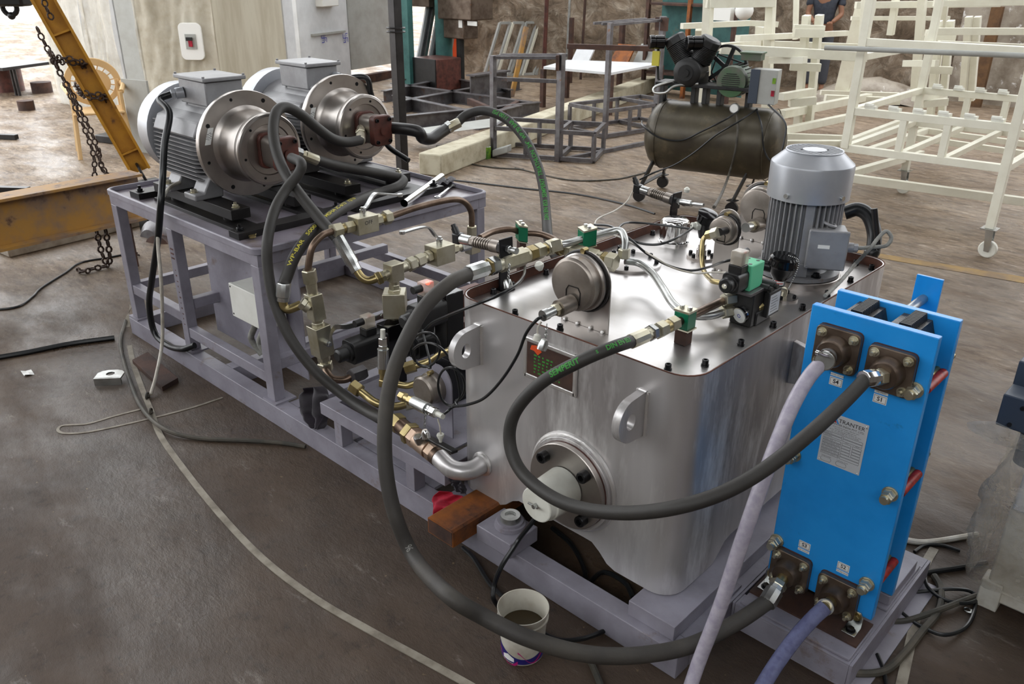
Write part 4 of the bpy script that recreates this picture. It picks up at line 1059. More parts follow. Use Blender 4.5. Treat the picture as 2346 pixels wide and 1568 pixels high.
# ================================================================== left line on the tank
T0 = V((-1.18, .255, .917)); TE = V((-1.18, .545, .908))
ln = thing('fitting_line', 'row of plated hex fittings along the left edge of the tank', 'pipe fittings', T0)
a0 = V((-1.18, .232, .913))
chainfit('f', ln, a0-Y*.012, TE, [('h', .022, .028, 'brass'), ('c', .02, .026, 'plated'), ('h', .085, .032, 'plated'), ('c', .008, .026, 'plated'), ('h', .028, .028, 'brass'), ('h', .028, .028, 'plated'), ('c', .01, .02, 'brass'), ('h', .03, .026, 'plated')])
build('tee_body', MB().box((-1.20, TE.y-.02, TE.z-.02), (-1.16, TE.y+.03, TE.z+.022)), 'plated', ln, bev=.004)
xb = at(1412, 603, z=.90); 
chainfit('f', ln, TE+V((.02, 0, 0)), xb, [('h', .3, .025, 'brass'), ('c', .2, .019, 'brass'), ('h', .3, .022, 'plated'), ('h', 1.5, .029, 'plated'), ('c', .2, .025, 'plated'), ('h', .25, .028, 'brass'), ('h', .5, .031, 'plated')])
vn = at(1430, 578, z=.925)
build('elbow_nut', MB().hexn(vn-Z*.02, vn+Z*.012, .021), 'plated', ln)
ap_ = [vn, at(1432, 552, z=.955), at(1422, 530, z=.972), at(1395, 532, z=.965), at(1345, 545, z=.952), at(1300, 558, z=.94), at(1278, 562, z=.93)]
arp = thing('arched_pipe', 'bright steel pipe rising over the tank edge through the green clamp', 'pipe', vn)
build('pipe_body', MB().tube(spl(ap_, 7), .0125, 14), 'pipe_steel', arp)
build('hex_nut', MB().hexn(at(1288, 560, z=.935), at(1262, 567, z=.925), .022), 'plated', arp)
cb = at(1345, 543, z=.952); clamp('pipe_clamp', cb, (ap_[3]-ap_[5]), .013, 'green pipe clamp on the tank edge near the lid centre', post=.07, size=(.05, .05, .055))
ca = at(1195, 533, y=.62)
bpb = [at(1100, 545, y=.42), at(1130, 531, y=.50), at(1170, 525, y=.57), ca+V((0, 0, .0)), at(1235, 536, y=.66), at(1268, 548, y=.66), at(1280, 562, y=.64)]
brp = thing('brown_pipe', 'brown steel pipe arching through the dark green clamp left of the tank', 'pipe', bpb[0])
build('pipe_body', MB().tube(spl(bpb, 7), .0115, 14), 'pipe_brown', brp)
clamp('pipe_clamp', ca, bpb[4]-bpb[2], .012, 'darker green pipe clamp standing left of the tank rim', post=.25, size=(.035, .055, .055))
# pressure transmitters
def transmitter(h, e, lab, footz=LZ, cabledir=None):
    h, e = V(h), V(e); d = (e-h).normalized(); L_ = (e-h).length
    t = thing('pressure_transmitter', lab, 'pressure sensor', V((e.x, e.y, footz)), 'pressure transmitters on black brackets')
    build('plug_head', MB().obox(h+d*.0, d*.016, ortho(d)[0]*.016, ortho(d)[1]*.018), 'black_plastic', t, bev=.004)
    g = (Z*.9-d*.5).normalized()
    build('plug_gland', MB().cyl(h+g*.008, h+g*.038, .012).cyl(h+g*.038, h+g*.05, .009), 'black_plastic', t)
    a = h+d*.018
    chainfit('p', t, a, e, [('c', .6, .0175, 'zinc'), ('h', .25, .018, 'motor_brushed'), ('g', 1.0, .019, 'motor_brushed'), ('c', .5, .021, 'motor_brushed'), ('h', .3, .024, 'dark_steel')])
    x, y = ortho(d)
    build('bracket_plate', MB().obox(e+d*.003, d*.003, x*.030, y*.036), 'bolt_black', t, bev=.002)
    chainfit('p', t, e+d*.006, e+d*.05, [('h', .5, .013, 'zinc'), ('c', .4, .009, 'zinc'), ('c', .5, .011, 'zinc')])
    pz = e+d*.003
    build('bracket_post', MB().box((pz.x-.012, pz.y-.022, footz), (pz.x-.004, pz.y+.022, pz.z-.02)).box((pz.x-.035, pz.y-.022, footz), (pz.x+.02, pz.y+.022, footz+.004)), 'bolt_black', t)
    return t
t1 = transmitter(at(1050, 546, y=.30), at(1158, 570, y=.30), 'pressure transmitter on black bracket at the tank left corner')
t2 = transmitter(at(1462, 432, y=1.28), at(1548, 460, y=1.28), 'pressure transmitter on black bracket behind the chrome filler cap')
build('quick_plug', MB().cyl(at(1562, 463, y=1.27), at(1585, 467, y=1.26), .012).cyl(at(1585, 467, y=1.26), at(1612, 470, y=1.25), .006), 'zinc', t2)
build('plug_cap', MB().lathe(at(1573, 440, y=1.25), V((.1, -.1, 1)), [(0, .010), (.012, .012), (.02, .004)], 10), 'white_plastic', t2)
build('plug_cap', MB().lathe(at(1233, 600, y=.35), V((.3, .1, -1)), [(0, .008), (.01, .016), (.02, .014), (.03, .006)], 10), 'white_plastic', t1)
build('dust_cap', MB().lathe(at(1163, 640, y=.24), V((.3, -.2, -1)), [(0, .010), (.01, .015), (.028, .015), (.03, .012)], 14), 'zinc', t1)
ch = MB(); chainlinks(ch, [at(1167, 605, y=.24), at(1164, 640, y=.24)], .014, .0014, 6); build('cap_chain', ch, 'zinc', t1)
# black arched hose behind the tank at right, with bar
bh = [at(1935, 488, y=1.50), at(1965, 480, y=1.52), at(1990, 495, y=1.52), at(2003, 535, y=1.50), at(2000, 575, y=1.47), at(1992, 600, y=1.46), V((-.42, 1.47, .45)), V((-.45, 1.50, .02))]
arh, _p = hose('suction_hose', 'thick black hose arching behind the vertical motor', bh, .026, 'cable', 16, 6, 'hose')
solo('steel_bar', MB().cyl(at(2012, 570, y=1.45), at(2003, 478, y=1.45), .011, n=14), 'dark_steel', 'dark upright bar beside the arched black hose at the tank back corner', 'bar')
# ================================================================== cables over the lid
def cable(name, lab, pts, r, mat='cable', cat='cable', k=8, n=8, group=None):
    return solo(name, MB().tube(spl(pts, k), r, n), mat, lab, cat, group)
cable('sensor_cable', 'thin white cable drooping from the transmitter behind the filler cap', [at(1450, 438, y=1.27), at(1436, 462, y=1.2), at(1410, 482, y=1.1), at(1372, 500, y=.95), at(1364, 516, y=.85), at(1385, 532, y=.78), at(1430, 548, y=.72), at(1500, 590, z=.93), at(1540, 613, z=.90), at(1590, 626, z=.90), at(1635, 624, z=.94), V((-.50, .52, .99))], .003, 'white_tube')
cable('sensor_cable', 'black cable sagging over the lid from the pipes to the green valve', [at(1362, 515, y=.80), at(1400, 519, y=.76), at(1440, 545, z=.96), at(1480, 580, z=.93), at(1530, 608, z=.90), at(1580, 620, z=.90), at(1625, 612, z=.94), at(1652, 602, y=.54), V((-.492, .53, 1.030))], .0042)
cable('sensor_cable', 'black cable sagging from the lid pipes up to the white gland', [at(1368, 522, y=.78), at(1405, 530, y=.75), at(1440, 548, z=.95), at(1480, 560, z=.95), at(1520, 558, z=.96), at(1560, 540, z=.97), at(1590, 520, y=1.02), gl0+gld*.05], .0042)
cable('sensor_cable', 'black cable running level from the lid pipes behind the filler cap', [at(1415, 525, y=.85), at(1428, 513, y=.92), at(1450, 510, y=.98), at(1500, 514, y=1.02), at(1550, 520, y=1.02), at(1585, 525, y=1.02)], .0042)
cable('sensor_cable', 'black cable from front dial unit down the tank face to the coiled loops', [at(1240, 727, y=.055), at(1228, 735, y=.04), at(1205, 765, y=.04), at(1185, 815, y=.04), at(1150, 870, y=.04), at(1110, 912, y=.03), at(1070, 928, y=.02), at(1040, 932, y=.02), at(1025, 943, y=.0), at(1012, 953, y=.0)], .0048)
cable('sensor_cable', 'black cable from the tank left corner down to the valve bank', [at(1203, 612, y=.36), at(1200, 632, y=.28), at(1180, 655, y=.16), at(1140, 678, y=.085), at(1080, 702, y=.07), at(1030, 722, y=.10), at(990, 740, y=.15), at(970, 760, y=.16)], .0048)
lp = []
for i in range(61):
    a = 2*math.pi*i/20+1.2; cxp, cyp = (977, 800) if i < 32 else (1035, 880)
    f = min(1, max(0, (i-26)/12)); cxp = 975+(1032-975)*f; cyp = 800+(884-800)*f
    lp.append(at(cxp+(30+4*math.sin(a*.37))*math.cos(a), cyp+(42-4*math.sin(a*.37))*math.sin(a), y=.04-.02*f+.012*math.sin(a)))
lp = [at(968, 757, y=.15)]+lp+[at(1050, 932, y=.02)]
cable('coiled_cable', 'black cable coiled in loops and zip tied at the left of the tank', lp, .0042, k=4)
# ================================================================== plumbing between table and tank
ms = thing('manifold_stand', 'low lavender-grey welded stand between table and tank carrying the valves', 'steel stand', (-1.52, .35, bt))
build('stand_rail', MB().box((-1.88, .0, .195), (-1.165, .055, .245)), 'frame_paint', ms, bev=.002)
build('stand_rail', MB().box((-1.88, .62, .195), (-1.22, .675, .245)), 'frame_paint', ms, bev=.002)
for x in (-1.88, -1.55, -1.24): build('stand_crossbar', MB().box((x, .055, .195), (x+.05, .62, .244)), 'frame_paint', ms, bev=.002)
for x, y in ((-1.80, .003), (-1.375, .003), (-1.80, .622), (-1.375, .622)): build('stand_leg', MB().box((x, y, bt), (x+.045, y+.05, .195)), 'frame_paint', ms, bev=.002)
build('stand_plate', MB().box((-1.86, .12, .245), (-1.25, .55, .252)), 'frame_paint', ms)
build('filter_block', MB().box((-1.73, .08, .13), (-1.63, .17, .195)).cyl((-1.68, .12, .112), (-1.68, .12, .13), .02), 'plated', ms, bev=.003)
def bvalve(name, c, ax, hx_, hz, ends, hpts, lab, stemax, lettering=None, group='plated ball valves'):
    c = V(c); ax = V(ax).normalized(); x, y = ortho(ax)
    t = thing(name, lab, 'ball valve', c, group)
    build('valve_body', MB().obox(c, ax*hx_, x*hz, y*hz), 'plated', t, bev=.002)
    for s, segs in ends: chainfit('b', t, c+ax*hx_*s, c+ax*(hx_+segs[0])*s, segs[1])
    st = V(stemax).normalized()
    build('valve_stem', MB().cyl(c+st*hz, c+st*(hz+.022), .013).hexn(c+st*(hz+.022), c+st*(hz+.032), .009), 'zinc', t)
    P = spl(hpts, 5); hb_ = MB()
    dd_ = (P[-1]-P[0]).normalized(); strap(hb_, P, st.cross(dd_), .021, .006)
    hb_.cyl(P[-1]-st*.006, P[-1]+st*.006, .011)
    build('handle', hb_, 'zinc', t)
    if lettering:
        o, u, v, s, sz = lettering; build('body_lettering', put_text(MB(), s, sz, o, u, v), 'ink', t)
    return t, c
v1c = at(833, 512, x=-2.0)
seg3 = [('h', 1, .024, 'plated'), ('c', .4, .018, 'brass'), ('h', 1, .029, 'plated')]
v1, _ = bvalve('ball_valve', v1c, Y, .05, .034, ((-1, (.10, seg3)), (1, (.085, seg3))),
    [v1c+V((.0, 0, .058)), v1c+V((0, .02, .065)), v1c+V((.0, .06, .105)), v1c+V((0, .10, .100)), v1c+V((0, .19, .078))], 'plated ball valve beside the table top with handle raised over the tray', Z,
    lettering=(v1c+V((.0345, -.0, .01)), Y, Z, 'OFF', .022))
ep = [v1c-Y*.15, at(738, 540, x=-2.0), at(716, 565, x=-2.0), at(708, 600, x=-2.0), at(706, 622, x=-2.0)]
elp = thing('elbow_pipe', 'bent brown pipe from the upper ball valve down to the tee', 'pipe', ep[-1])
build('pipe_body', MB().tube(spl(ep, 7), .0135, 14), 'pipe_brown', elp)
rp = [v1c+Y*.135, at(960, 474, x=-2.0), at(1030, 458, x=-2.0), at(1062, 462, x=-2.0), at(1079, 485, x=-2.0), at(1081, 520, x=-2.0)]
rpp = thing('elbow_pipe', 'long brown pipe along the table edge bending down at its right end', 'pipe', rp[0])
build('pipe_body', MB().tube(spl(rp, 8), .0135, 14), 'pipe_brown', rpp)
build('hex_nut', MB().hexn(at(1081, 518, x=-2.0), at(1081, 548, x=-2.0), .024), 'plated', rpp)
build('tee_body', MB().obox(at(1083, 565, x=-2.0), X*.022, Y*.03, Z*.03), 'plated', rpp, bev=.003)
# column 1
c1t = at(707, 618, x=-2.0); c1b = at(745, 838, x=-2.0)
col1 = thing('tee_fitting', 'plated tee column with nuts hanging below the bent pipe, nearest the table leg', 'pipe fittings', c1b)
cdn = (c1b-c1t).normalized(); Lc = (c1b-c1t).length
chainfit('a', col1, c1t, c1t+cdn*Lc*.30, [('h', 1, .028, 'plated'), ('c', .35, .022, 'plated'), ('c', .9, .021, 'plated')])
tc_ = c1t+cdn*Lc*.37
build('tee_body', MB().obox(tc_, X*.026, Y*.027, cdn*.055), 'plated', col1, bev=.003)
chainfit('a', col1, c1t+cdn*Lc*.46, c1t+cdn*Lc*.60, [('c', 1, .022, 'plated'), ('h', .8, .025, 'plated'), ('c', .3, .02, 'plated')])
bvc = c1t+cdn*Lc*.72
hv = [bvc+V((.055, 0, 0)), at(765, 752, x=-1.93), at(800, 748, x=-1.90), at(850, 733, x=-1.90), at(876, 724, x=-1.90)]
v2, _ = bvalve('ball_valve', bvc, cdn, .065, .034, ((1, (.075, [('h', .7, .027, 'plated'), ('c', .2, .02, 'plated'), ('h', 1, .031, 'plated')])),), hv,
    'plated ball valve on the column beside the table leg, long handle reaching right', X)
sp_ = at(688, 692, x=-2.02)
chainfit('a', col1, tc_-Y*.027, sp_, [('c', 1, .022, 'plated'), ('h', 1.3, .025, 'plated')])
lo = [c1b+cdn*.01, at(748, 852, x=-1.97), at(762, 868, x=-1.93), at(790, 870, x=-1.90), at(812, 860, x=-1.88)]
lop = thing('elbow_pipe', 'brown pipe curving from the lower ball valve into the black valve', 'pipe', lo[-1])
build('pipe_body', MB().tube(spl(lo, 7), .0155, 14), 'pipe_brown', lop)
build('hex_nut', MB().hexn(at(803, 864, x=-1.88), at(835, 852, x=-1.88), .031), 'raw_steel', lop)
# black directional valves
def blackvalve(o, lab, L_=.20, lamp=False):
    o = V(o); t = thing('solenoid_valve', lab, 'hydraulic valve', o, 'black solenoid valves')
    build('valve_manifold', MB().box(o+V((-.035, .0, 0)), o+V((.035, .085, .26))), 'black_gloss', t, bev=.003)
    build('solenoid_coil', MB().prism(rrect(-.042, -.045, .042, .045, .02, 4), o+V((0, .0, .20)), X, Z, -Y*L_*.62), 'black_plastic', t, bev=.002)
    build('coil_end', MB().lathe(o+V((0, -L_*.62, .20)), -Y, [(0, .036), (.012, .036), (.014, .028), (.05, .026), (.056, .018), (.056, 0)], 20, cap=False), 'black_plastic', t)
    build('valve_body', MB().box(o+V((-.032, .085, .15)), o+V((.032, .21, .24))), 'cast_red', t, bev=.003)
    build('far_coil', MB().cyl(o+V((0, .21, .20)), o+V((0, .36, .20)), .04), 'black_plastic', t)
    b = build('connector_base', MB().box(o+V((-.022, -.09, .245)), o+V((.022, -.04, .275))), 'black_plastic', t, bev=.003)
    c = build('clear_connector', MB().box(o+V((-.02, -.088, .275)), o+V((.02, -.042, .325))), 'clear_cap', t, bev=.003)
    build('connector_lamp', MB().sph(o+V((.0, -.055, .316)), .008, 10, 6), 'led_red' if lamp else 'ink_red', c)
    build('connector_nose', MB().cyl(o+V((0, -.088, .305)), o+V((0, -.125, .305)), .014), 'black_plastic', t)
    build('coloured_strip', MB().box(o+V((.0325, .09, .16)), o+V((.0335, .20, .20))), 'cast_red', t)
    return t
vz = .252
bv1 = blackvalve((-1.80, .26, vz), 'black solenoid valve nearest the table leg with clear plug on top', .26)
bv2 = blackvalve((-1.66, .43, vz), 'middle black solenoid valve on the manifold stand', .22)
lq3 = at(975, 650, x=-1.52); bv3 = blackvalve((-1.52, lq3.y+.065, lq3.z-.316), 'black solenoid valve with lit red lamp beside the tank', .2, lamp=True)
build('spacer_block', MB().box((-1.555, lq3.y+.07, vz), (-1.485, lq3.y+.16, lq3.z-.318)), 'black_gloss', bv3, bev=.002)
# column 2 with square block
c2 = at(905, 618, x=-1.82); c2b = at(905, 775, x=-1.82)
col2 = thing('tee_fitting', 'plated tee and square block column between the two ball valves', 'pipe fittings', c2b)
build('tee_body', MB().obox(at(902, 622, x=-1.82), X*.028, Y*.030, Z*.036), 'plated', col2, bev=.003)
chainfit('a', col2, at(903, 640, x=-1.82), at(904, 672, x=-1.82), [('c', .5, .02, 'plated'), ('h', .5, .023, 'plated'), ('h', .5, .027, 'plated')])
build('check_block', MB().obox(at(905, 695, x=-1.82), V((.031, .031, 0)), V((-.031, .031, 0)), Z*.052), 'plated', col2, bev=.003)
chainfit('a', col2, at(905, 717, x=-1.82), at(906, 770, x=-1.82), [('h', 1, .024, 'plated'), ('h', .6, .02, 'plated'), ('h', .8, .024, 'raw_steel'), ('c', 1, .018, 'pipe_brown')])
build('lower_pipe', MB().cyl(at(906, 768, x=-1.82), at(907, 800, x=-1.82)-Z*.0, .017), 'pipe_brown', col2)
v3c = at(1008, 580, x=-1.82)
p0 = at(918, 615, x=-1.82); p1 = v3c-Y*.05
chainfit('a', col2, p0, p1, [('c', .5, .021, 'plated'), ('h', .3, .022, 'plated'), ('h', .8, .029, 'plated'), ('c', .15, .02, 'plated'), ('h', .9, .027, 'plated'), ('c', .25, .021, 'plated'), ('h', .6, .026, 'plated')])
v3, _ = bvalve('ball_valve', v3c, Y, .05, .038, ((1, (.12, [('h', .6, .022, 'plated'), ('c', .3, .017, 'plated'), ('h', .8, .024, 'zinc')])),),
    [v3c+V((0, 0, .065)), v3c+V((0, -.02, .075)), v3c+V((0, -.055, .118)), v3c+V((0, -.10, .128)), v3c+V((0, -.19, .128))], 'plated ball valve with handle pointing left, next to the tank', Z)
sA = at(885, 632, x=-1.84)
chainfit('a', col2, at(893, 626, x=-1.82), at(862, 640, x=-1.84), [('c', .8, .02, 'plated'), ('h', .5, .022, 'plated'), ('h', .8, .027, 'brass')])
# slender quick couplers
def coupler(a, b, lab, m='zinc'):
    t = thing('quick_coupler', lab, 'coupler', b, 'small chrome quick couplers'); chainfit('q', t, a, b, [('c', .7, .009, 'white_plastic'), ('h', .6, .017, 'chrome'), ('h', .35, .017, 'zinc'), ('c', 1.6, .021, m), ('h', .5, .018, 'brass'), ('c', .5, .013, 'brass'), ('h', .6, .017, 'brass')]); return t
q1 = coupler(at(877, 755, x=-1.62), at(878, 885, x=-1.62), 'upright chrome quick coupler with white cap beside the sagging hose')
q2 = coupler(at(1015, 955, y=-.01), at(918, 907, y=.03), 'chrome and brass coupler lying left of the tank with white cap')
build('cap_chain', chainlinks(MB(), [at(975, 935, y=-.01), at(972, 985, y=-.02)], .014, .0014, 6), 'zinc', q2)
build('dust_cap', MB().lathe(at(973, 985, y=-.02), V((.2, 0, -1)), [(0, .008), (.01, .014), (.03, .015), (.032, .01)], 14), 'chrome', q2)
build('plug_cap', MB().lathe(at(1009, 995, y=-.02), V((0, 0, -1)), [(0, .012), (.006, .013), (.022, .006), (.03, .005)], 10), 'white_plastic', q2)
build('plug_strap', MB().tube([at(1003, 960, y=-.01), at(1008, 978, y=-.02), at(1010, 996, y=-.02)], .0025, 6), 'white_tube', q2)
# outlet ball valve at the elbow
o0 = el[-1]; o1 = at(903, 963, y=.035); od = (o1-o0).normalized()
ov = thing('outlet_valve', 'stubby brown brass ball valve with black lever on the tank outlet elbow', 'ball valve', o0)
chainfit('o', ov, o0, o1, [('c', .25, .033, 'pipe_brown'), ('h', .4, .033, 'copper_pale'), ('c', .8, .034, 'copper_pale'), ('h', .4, .036, 'copper_pale'), ('h', .35, .040, 'brass'), ('c', .5, .030, 'pipe_brown'), ('h', .5, .034, 'brass')]) if 'copper_pale' in MATS else None
hv0 = o0+od*.075+Z*.04
build('lever', MB().bar(hv0, at(1042, 1036, y=-.02), .024, .012), 'black_plastic', ov, bev=.003)
build('lever_hub', MB().hexn(o0+od*.08+V((0, -.02, .02)), o0+od*.08+V((0, -.03, .05)), .016), 'zinc', ov)
# dial unit on the manifold stand
gx = at(975, 895, y=.12)
gD = thing('pressure_sensor_bracket', 'round grey dial unit on pinkish bracket left of the tank, low down', 'hose reel gauge', (gx.x, .16, .252), 'round dial units on arched brackets')
build('arched_plate', MB().prism([(-.06, .252), (.075, .252)]+[(.0075+.068*math.cos(math.pi*i/14), gx.z+.02+.07*math.sin(math.pi*i/14)) for i in range(15)], (gx.x+.01, .165, 0), X, Z, Y*.005), 'frame_paint', gD)
build('gauge_body', MB().lathe((gx.x, .165, gx.z), -Y, [(0, .058), (.02, .058), (.025, .054), (.055, .054), (.062, .048), (.062, 0)], 36, cap=False), 'motor_brushed', gD)
build('sight_screw', MB().cyl((gx.x, .155, gx.z+.06), (gx.x, .135, gx.z+.062), .008), 'brass', gD)
# brass elbows between the valves
for pts, r, lab in (([at(820, 893, x=-1.70), at(840, 908, x=-1.66), at(865, 925, x=-1.60), at(905, 932, x=-1.56), at(935, 925, x=-1.54)], .0155, 'brass coloured bent pipe low in front of the black valves'),
                    ([at(905, 880, x=-1.62), at(935, 884, x=-1.58), at(960, 876, x=-1.54)], .013, 'short brass coloured pipe behind the sagging hose'),
                    ([at(945, 840, x=-1.5), at(985, 828, x=-1.46), at(1010, 812, x=-1.42), at(1040, 800, x=-1.36)], .013, 'brass coloured pipe running to the tank side above the coil')):
    t = thing('brass_pipe', lab, 'pipe', pts[0]); build('pipe_body', MB().tube(spl(pts, 6), r, 12), 'brass', t)
    d = (pts[1]-pts[0]).normalized(); build('hex_nut', MB().hexn(pts[0]-d*.03, pts[0]+d*.012, r*1.75), 'brass', t)
    d = (pts[-1]-pts[-2]).normalized(); build('hex_nut', MB().hexn(pts[-1]-d*.012, pts[-1]+d*.02, r*1.7), 'plated', t)
# ================================================================== hoses round the table
p2l = P2-Y*.05
HA = [at(826, 321, y=.78), at(795, 326, y=.70), at(762, 318, y=.62), at(725, 292, y=.54), at(690, 263, y=.47), at(655, 246, y=.40), at(633, 258, y=.34), at(626, 300, y=.29), at(634, 350, y=.26), at(655, 400, y=.24), at(690, 450, x=-2.22), at(735, 505, x=-2.10), at(778, 552, x=-1.98)]
hA, PA = hose('hydraulic_hose', 'grey hose looping high over the nearer pump from the farther pump', HA, .0225, 'hose', 16, 8)
a = V(HA[0]); b = P2+V((.05, -.06, .0)); d = (b-a).normalized(); L_ = (b-a).length
build('ferrule', ferr(MB(), a-d*.012, a+d*L_*.6, .0225), 'plated', hA); build('hex_nut', MB().hexn(a+d*L_*.58, a+d*L_*.85, .025), 'plated', hA); build('collar', MB().cyl(a+d*L_*.8, b+d*.02, .02), 'plated', hA)
a = V(HA[-1]); b = at(818, 622, x=-1.90); d = (b-a).normalized()
build('ferrule', ferr(MB(), a-d*.014, b, .026), 'zinc', hA)
build('bent_stem', MB().tube(spl([b-d*.005, at(830, 637, x=-1.88), at(846, 643, x=-1.86), at(866, 637, x=-1.84)], 6), .016, 14), 'brass', hA)
HB = [at(668, 362, y=.28), at(690, 374, y=.26), at(684, 398, y=.24), at(655, 435, y=.18), at(630, 480, x=-2.22), at(613, 550, x=-2.16), at(614, 620, x=-2.13), at(630, 695, x=-2.08), at(665, 775, x=-2.0), at(722, 850, x=-1.9), at(790, 908, x=-1.78), at(850, 948, x=-1.62), at(893, 965, x=-1.48)]
hB, _ = hose('hydraulic_hose', 'grey hose dropping past the table corner and on to the outlet valve', HB, .0205, 'hose', 16, 8)
HC = [at(722, 366, y=.50), at(765, 378, y=.60), at(830, 391, y=.76), at(885, 401, y=.90), at(915, 408, y=.97), at(924, 416, y=.96), at(905, 430, y=.88), at(850, 448, y=.72), at(785, 478, x=-2.22), at(725, 523, x=-2.12), at(680, 580, x=-2.08), at(655, 640, x=-2.06), at(650, 655, x=-2.05)]
hC, PC = hose('hydraulic_hose', 'grey hose with yellow lettering folding sharply over the table tray', HC, .0225, 'hose', 16, 8)
a = V(HC[0]); b = P1+V((.06, .06, .0)); d = (b-a).normalized(); L_ = (b-a).length
build('ferrule', ferr(MB(), a-d*.012, a+d*L_*.55, .0235), 'plated', hC); build('hex_nut', MB().hexn(a+d*L_*.53, a+d*L_*.78, .024), 'zinc', hC); build('collar', MB().cyl(a+d*L_*.7, b, .018), 'cast_red', hC)
a = V(HC[-1]); b = at(648, 690, x=-2.05); d = (b-a).normalized()
build('ferrule', ferr(MB(), a-d*.012, b, .0275), 'zinc', hC)
build('bent_stem', MB().tube(spl([b-d*.004, at(650, 702, x=-2.05), at(660, 709, x=-2.04), at(676, 704, x=-2.03), at(690, 698, x=-2.02)], 6), .0175, 14), 'brass', hC)
fcy = (CAM-V(HC[8])).normalized()+Z*.9
s0 = arcpos(PC, at(664, 612, x=-2.07))
build('hose_lettering', hose_text('WP-BAR   5000 PSI   MSHA IC-6/13   1QT10', .021, PC, .0225, s0, fcy, flip=-1, bold=.0003, sx=1.45), 'ink_yellow', hC)
HD = [at(1045, 284, y=1.30), at(1070, 263, y=1.36), at(1110, 254, y=1.40), at(1160, 273, y=1.42), at(1203, 320, y=1.40), at(1232, 380, y=1.35), at(1246, 440, y=1.28), at(1252, 500, y=1.18), at(1260, 560, y=1.05), V((-1.42, .95, .55)), V((-1.40, .85, .2))]
hD, PD = hose('hydraulic_hose', 'black hose with green lettering arching high behind the tank from the farther pump', HD, .0225, 'hose', 16, 8)
a = V(HD[0]); b = at(1018, 298, y=1.25)
build('ferrule', ferr(MB(), a+(a-b)*.3, b, .025), 'plated', hD)
build('hose_lettering', hose_text('DIN EN 853  SEMPERIT  TRIATHLON  3/4"  WP 70 BAR  1100 PSI', .028, PD, .0225, arcpos(PD, at(1255, 520, y=1.15)), (CAM-V(HD[4])).normalized()+Z*.3, flip=-1, bold=.0003), 'ink_green', hD)
pe = [P2+V((.06, .06, .0)), at(952, 300, y=1.02), at(968, 316, y=1.06), at(988, 318, y=1.12), at(1008, 305, y=1.2), at(1022, 296, y=1.26)]
pdp = thing('suction_pipe', 'black painted bent pipe leaving the farther pump towards the right', 'pipe', pe[0])
build('pipe_body', MB().tube(spl(pe, 7), [.022]*2+[.03]*30+[.028]*4 if False else .028, 16), 'rail_black', pdp)
build('hex_nut', MB().hexn(at(1024, 295, y=1.262), at(1034, 288, y=1.285), .03), 'zinc', pdp)
# ================================================================== things on and at the table
g1 = V((-2.77-.33, .33-.095, 1.068+.195))+V((-.35, -.93, -.1)).normalized()*.055
cable('power_cable', 'thick black power cable hanging from the nearer motor down beside the table', [g1, g1+V((-.01, -.05, -.02)), at(388, 260, y=.12), at(377, 330, y=.06), at(373, 400, y=.02), at(368, 470, y=-.03), at(362, 545, y=-.04), at(348, 640, y=-.05), at(342, 700, y=-.04), at(354, 762, y=-.035), at(385, 792, y=-.035), at(418, 800, y=-.032), at(446, 792, y=.0)], .015, 'cable', k=8, n=12)
cable('white_cable', 'thin white cable hanging from the nearer motor foot beside the thick black cable', [at(412, 418, z=.875), at(392, 428, z=.87), at(376, 448, y=.0), at(364, 490, y=-.025), at(362, 560, y=-.05), at(369, 640, y=-.07), at(372, 720, y=-.07), at(371, 790, y=-.09), at(358, 860, z=.06), at(345, 905, z=.015)], .008, 'white_tube', n=10)
g2 = V((-2.88-.13, .92+.06, 1.075+.20))+V((.9, .4, -.1)).normalized()*.055
cable('power_cable', 'black power cable arching from the farther motor down behind its flange', [g2, at(838, 178, y=1.07), at(850, 215, y=1.1), at(868, 270, y=1.16), at(885, 330, y=1.2), V((-2.75, 1.22, .86))], .014, 'cable', n=12)
jb_ = thing('junction_box', 'off-white square junction box on the table side panel', 'junction box', (-2.52, .1, .36))
ja, jbb = at(523, 648, y=.07), at(605, 762, y=.07)
x0_, x1_, z0_, z1_ = ja.x, jbb.x, jbb.z, ja.z
z1_ = (at(523, 648, y=.07).z+at(592, 683, y=.07).z)/2; z0_ = (at(537, 722, y=.07).z+at(605, 762, y=.07).z)/2
build('box_body', MB().box((x0_, .085, z0_), (x1_, .185, z1_)), 'box_grey', jb_, bev=.003)
build('box_lid', MB().box((x0_-.002, .07, z0_-.002), (x1_+.002, .085, z1_+.002)), 'box_grey', jb_, bev=.003)
for a in (x0_+.012, x1_-.012):
    for b in (z0_+.012, z1_-.012): build('lid_screw', MB().cyl((a, .07, b), (a, .068, b), .004, n=10), 'dark_steel', jb_)
build('cable_gland', MB().cyl((x1_-.05, .13, z1_), (x1_-.05, .13, z1_+.035), .018).hexn((x1_-.05, .13, z1_+.01), (x1_-.05, .13, z1_+.022), .022), 'white_plastic', jb_)
build('gland_cable', MB().tube(spl([V((x1_-.05, .13, z1_+.035)), V((x1_-.045, .13, z1_+.08)), V((x1_-.01, .135, z1_+.13))], 5), .010, 10), 'cable', jb_)
for k in range(2):
    xx = x0_+.09+k*.07; P_c = spl([V((xx, .13, z0_)), V((xx-.01, .12, z0_-.05)), V((xx-.05, .12, z0_-.12)), V((xx-.01, .14, z0_-.19))], 8)
    build('flexible_conduit', MB().tube(P_c, [.015 if i % 2 else .0135 for i in range(len(P_c))], 12), 'cable_grey', jb_)
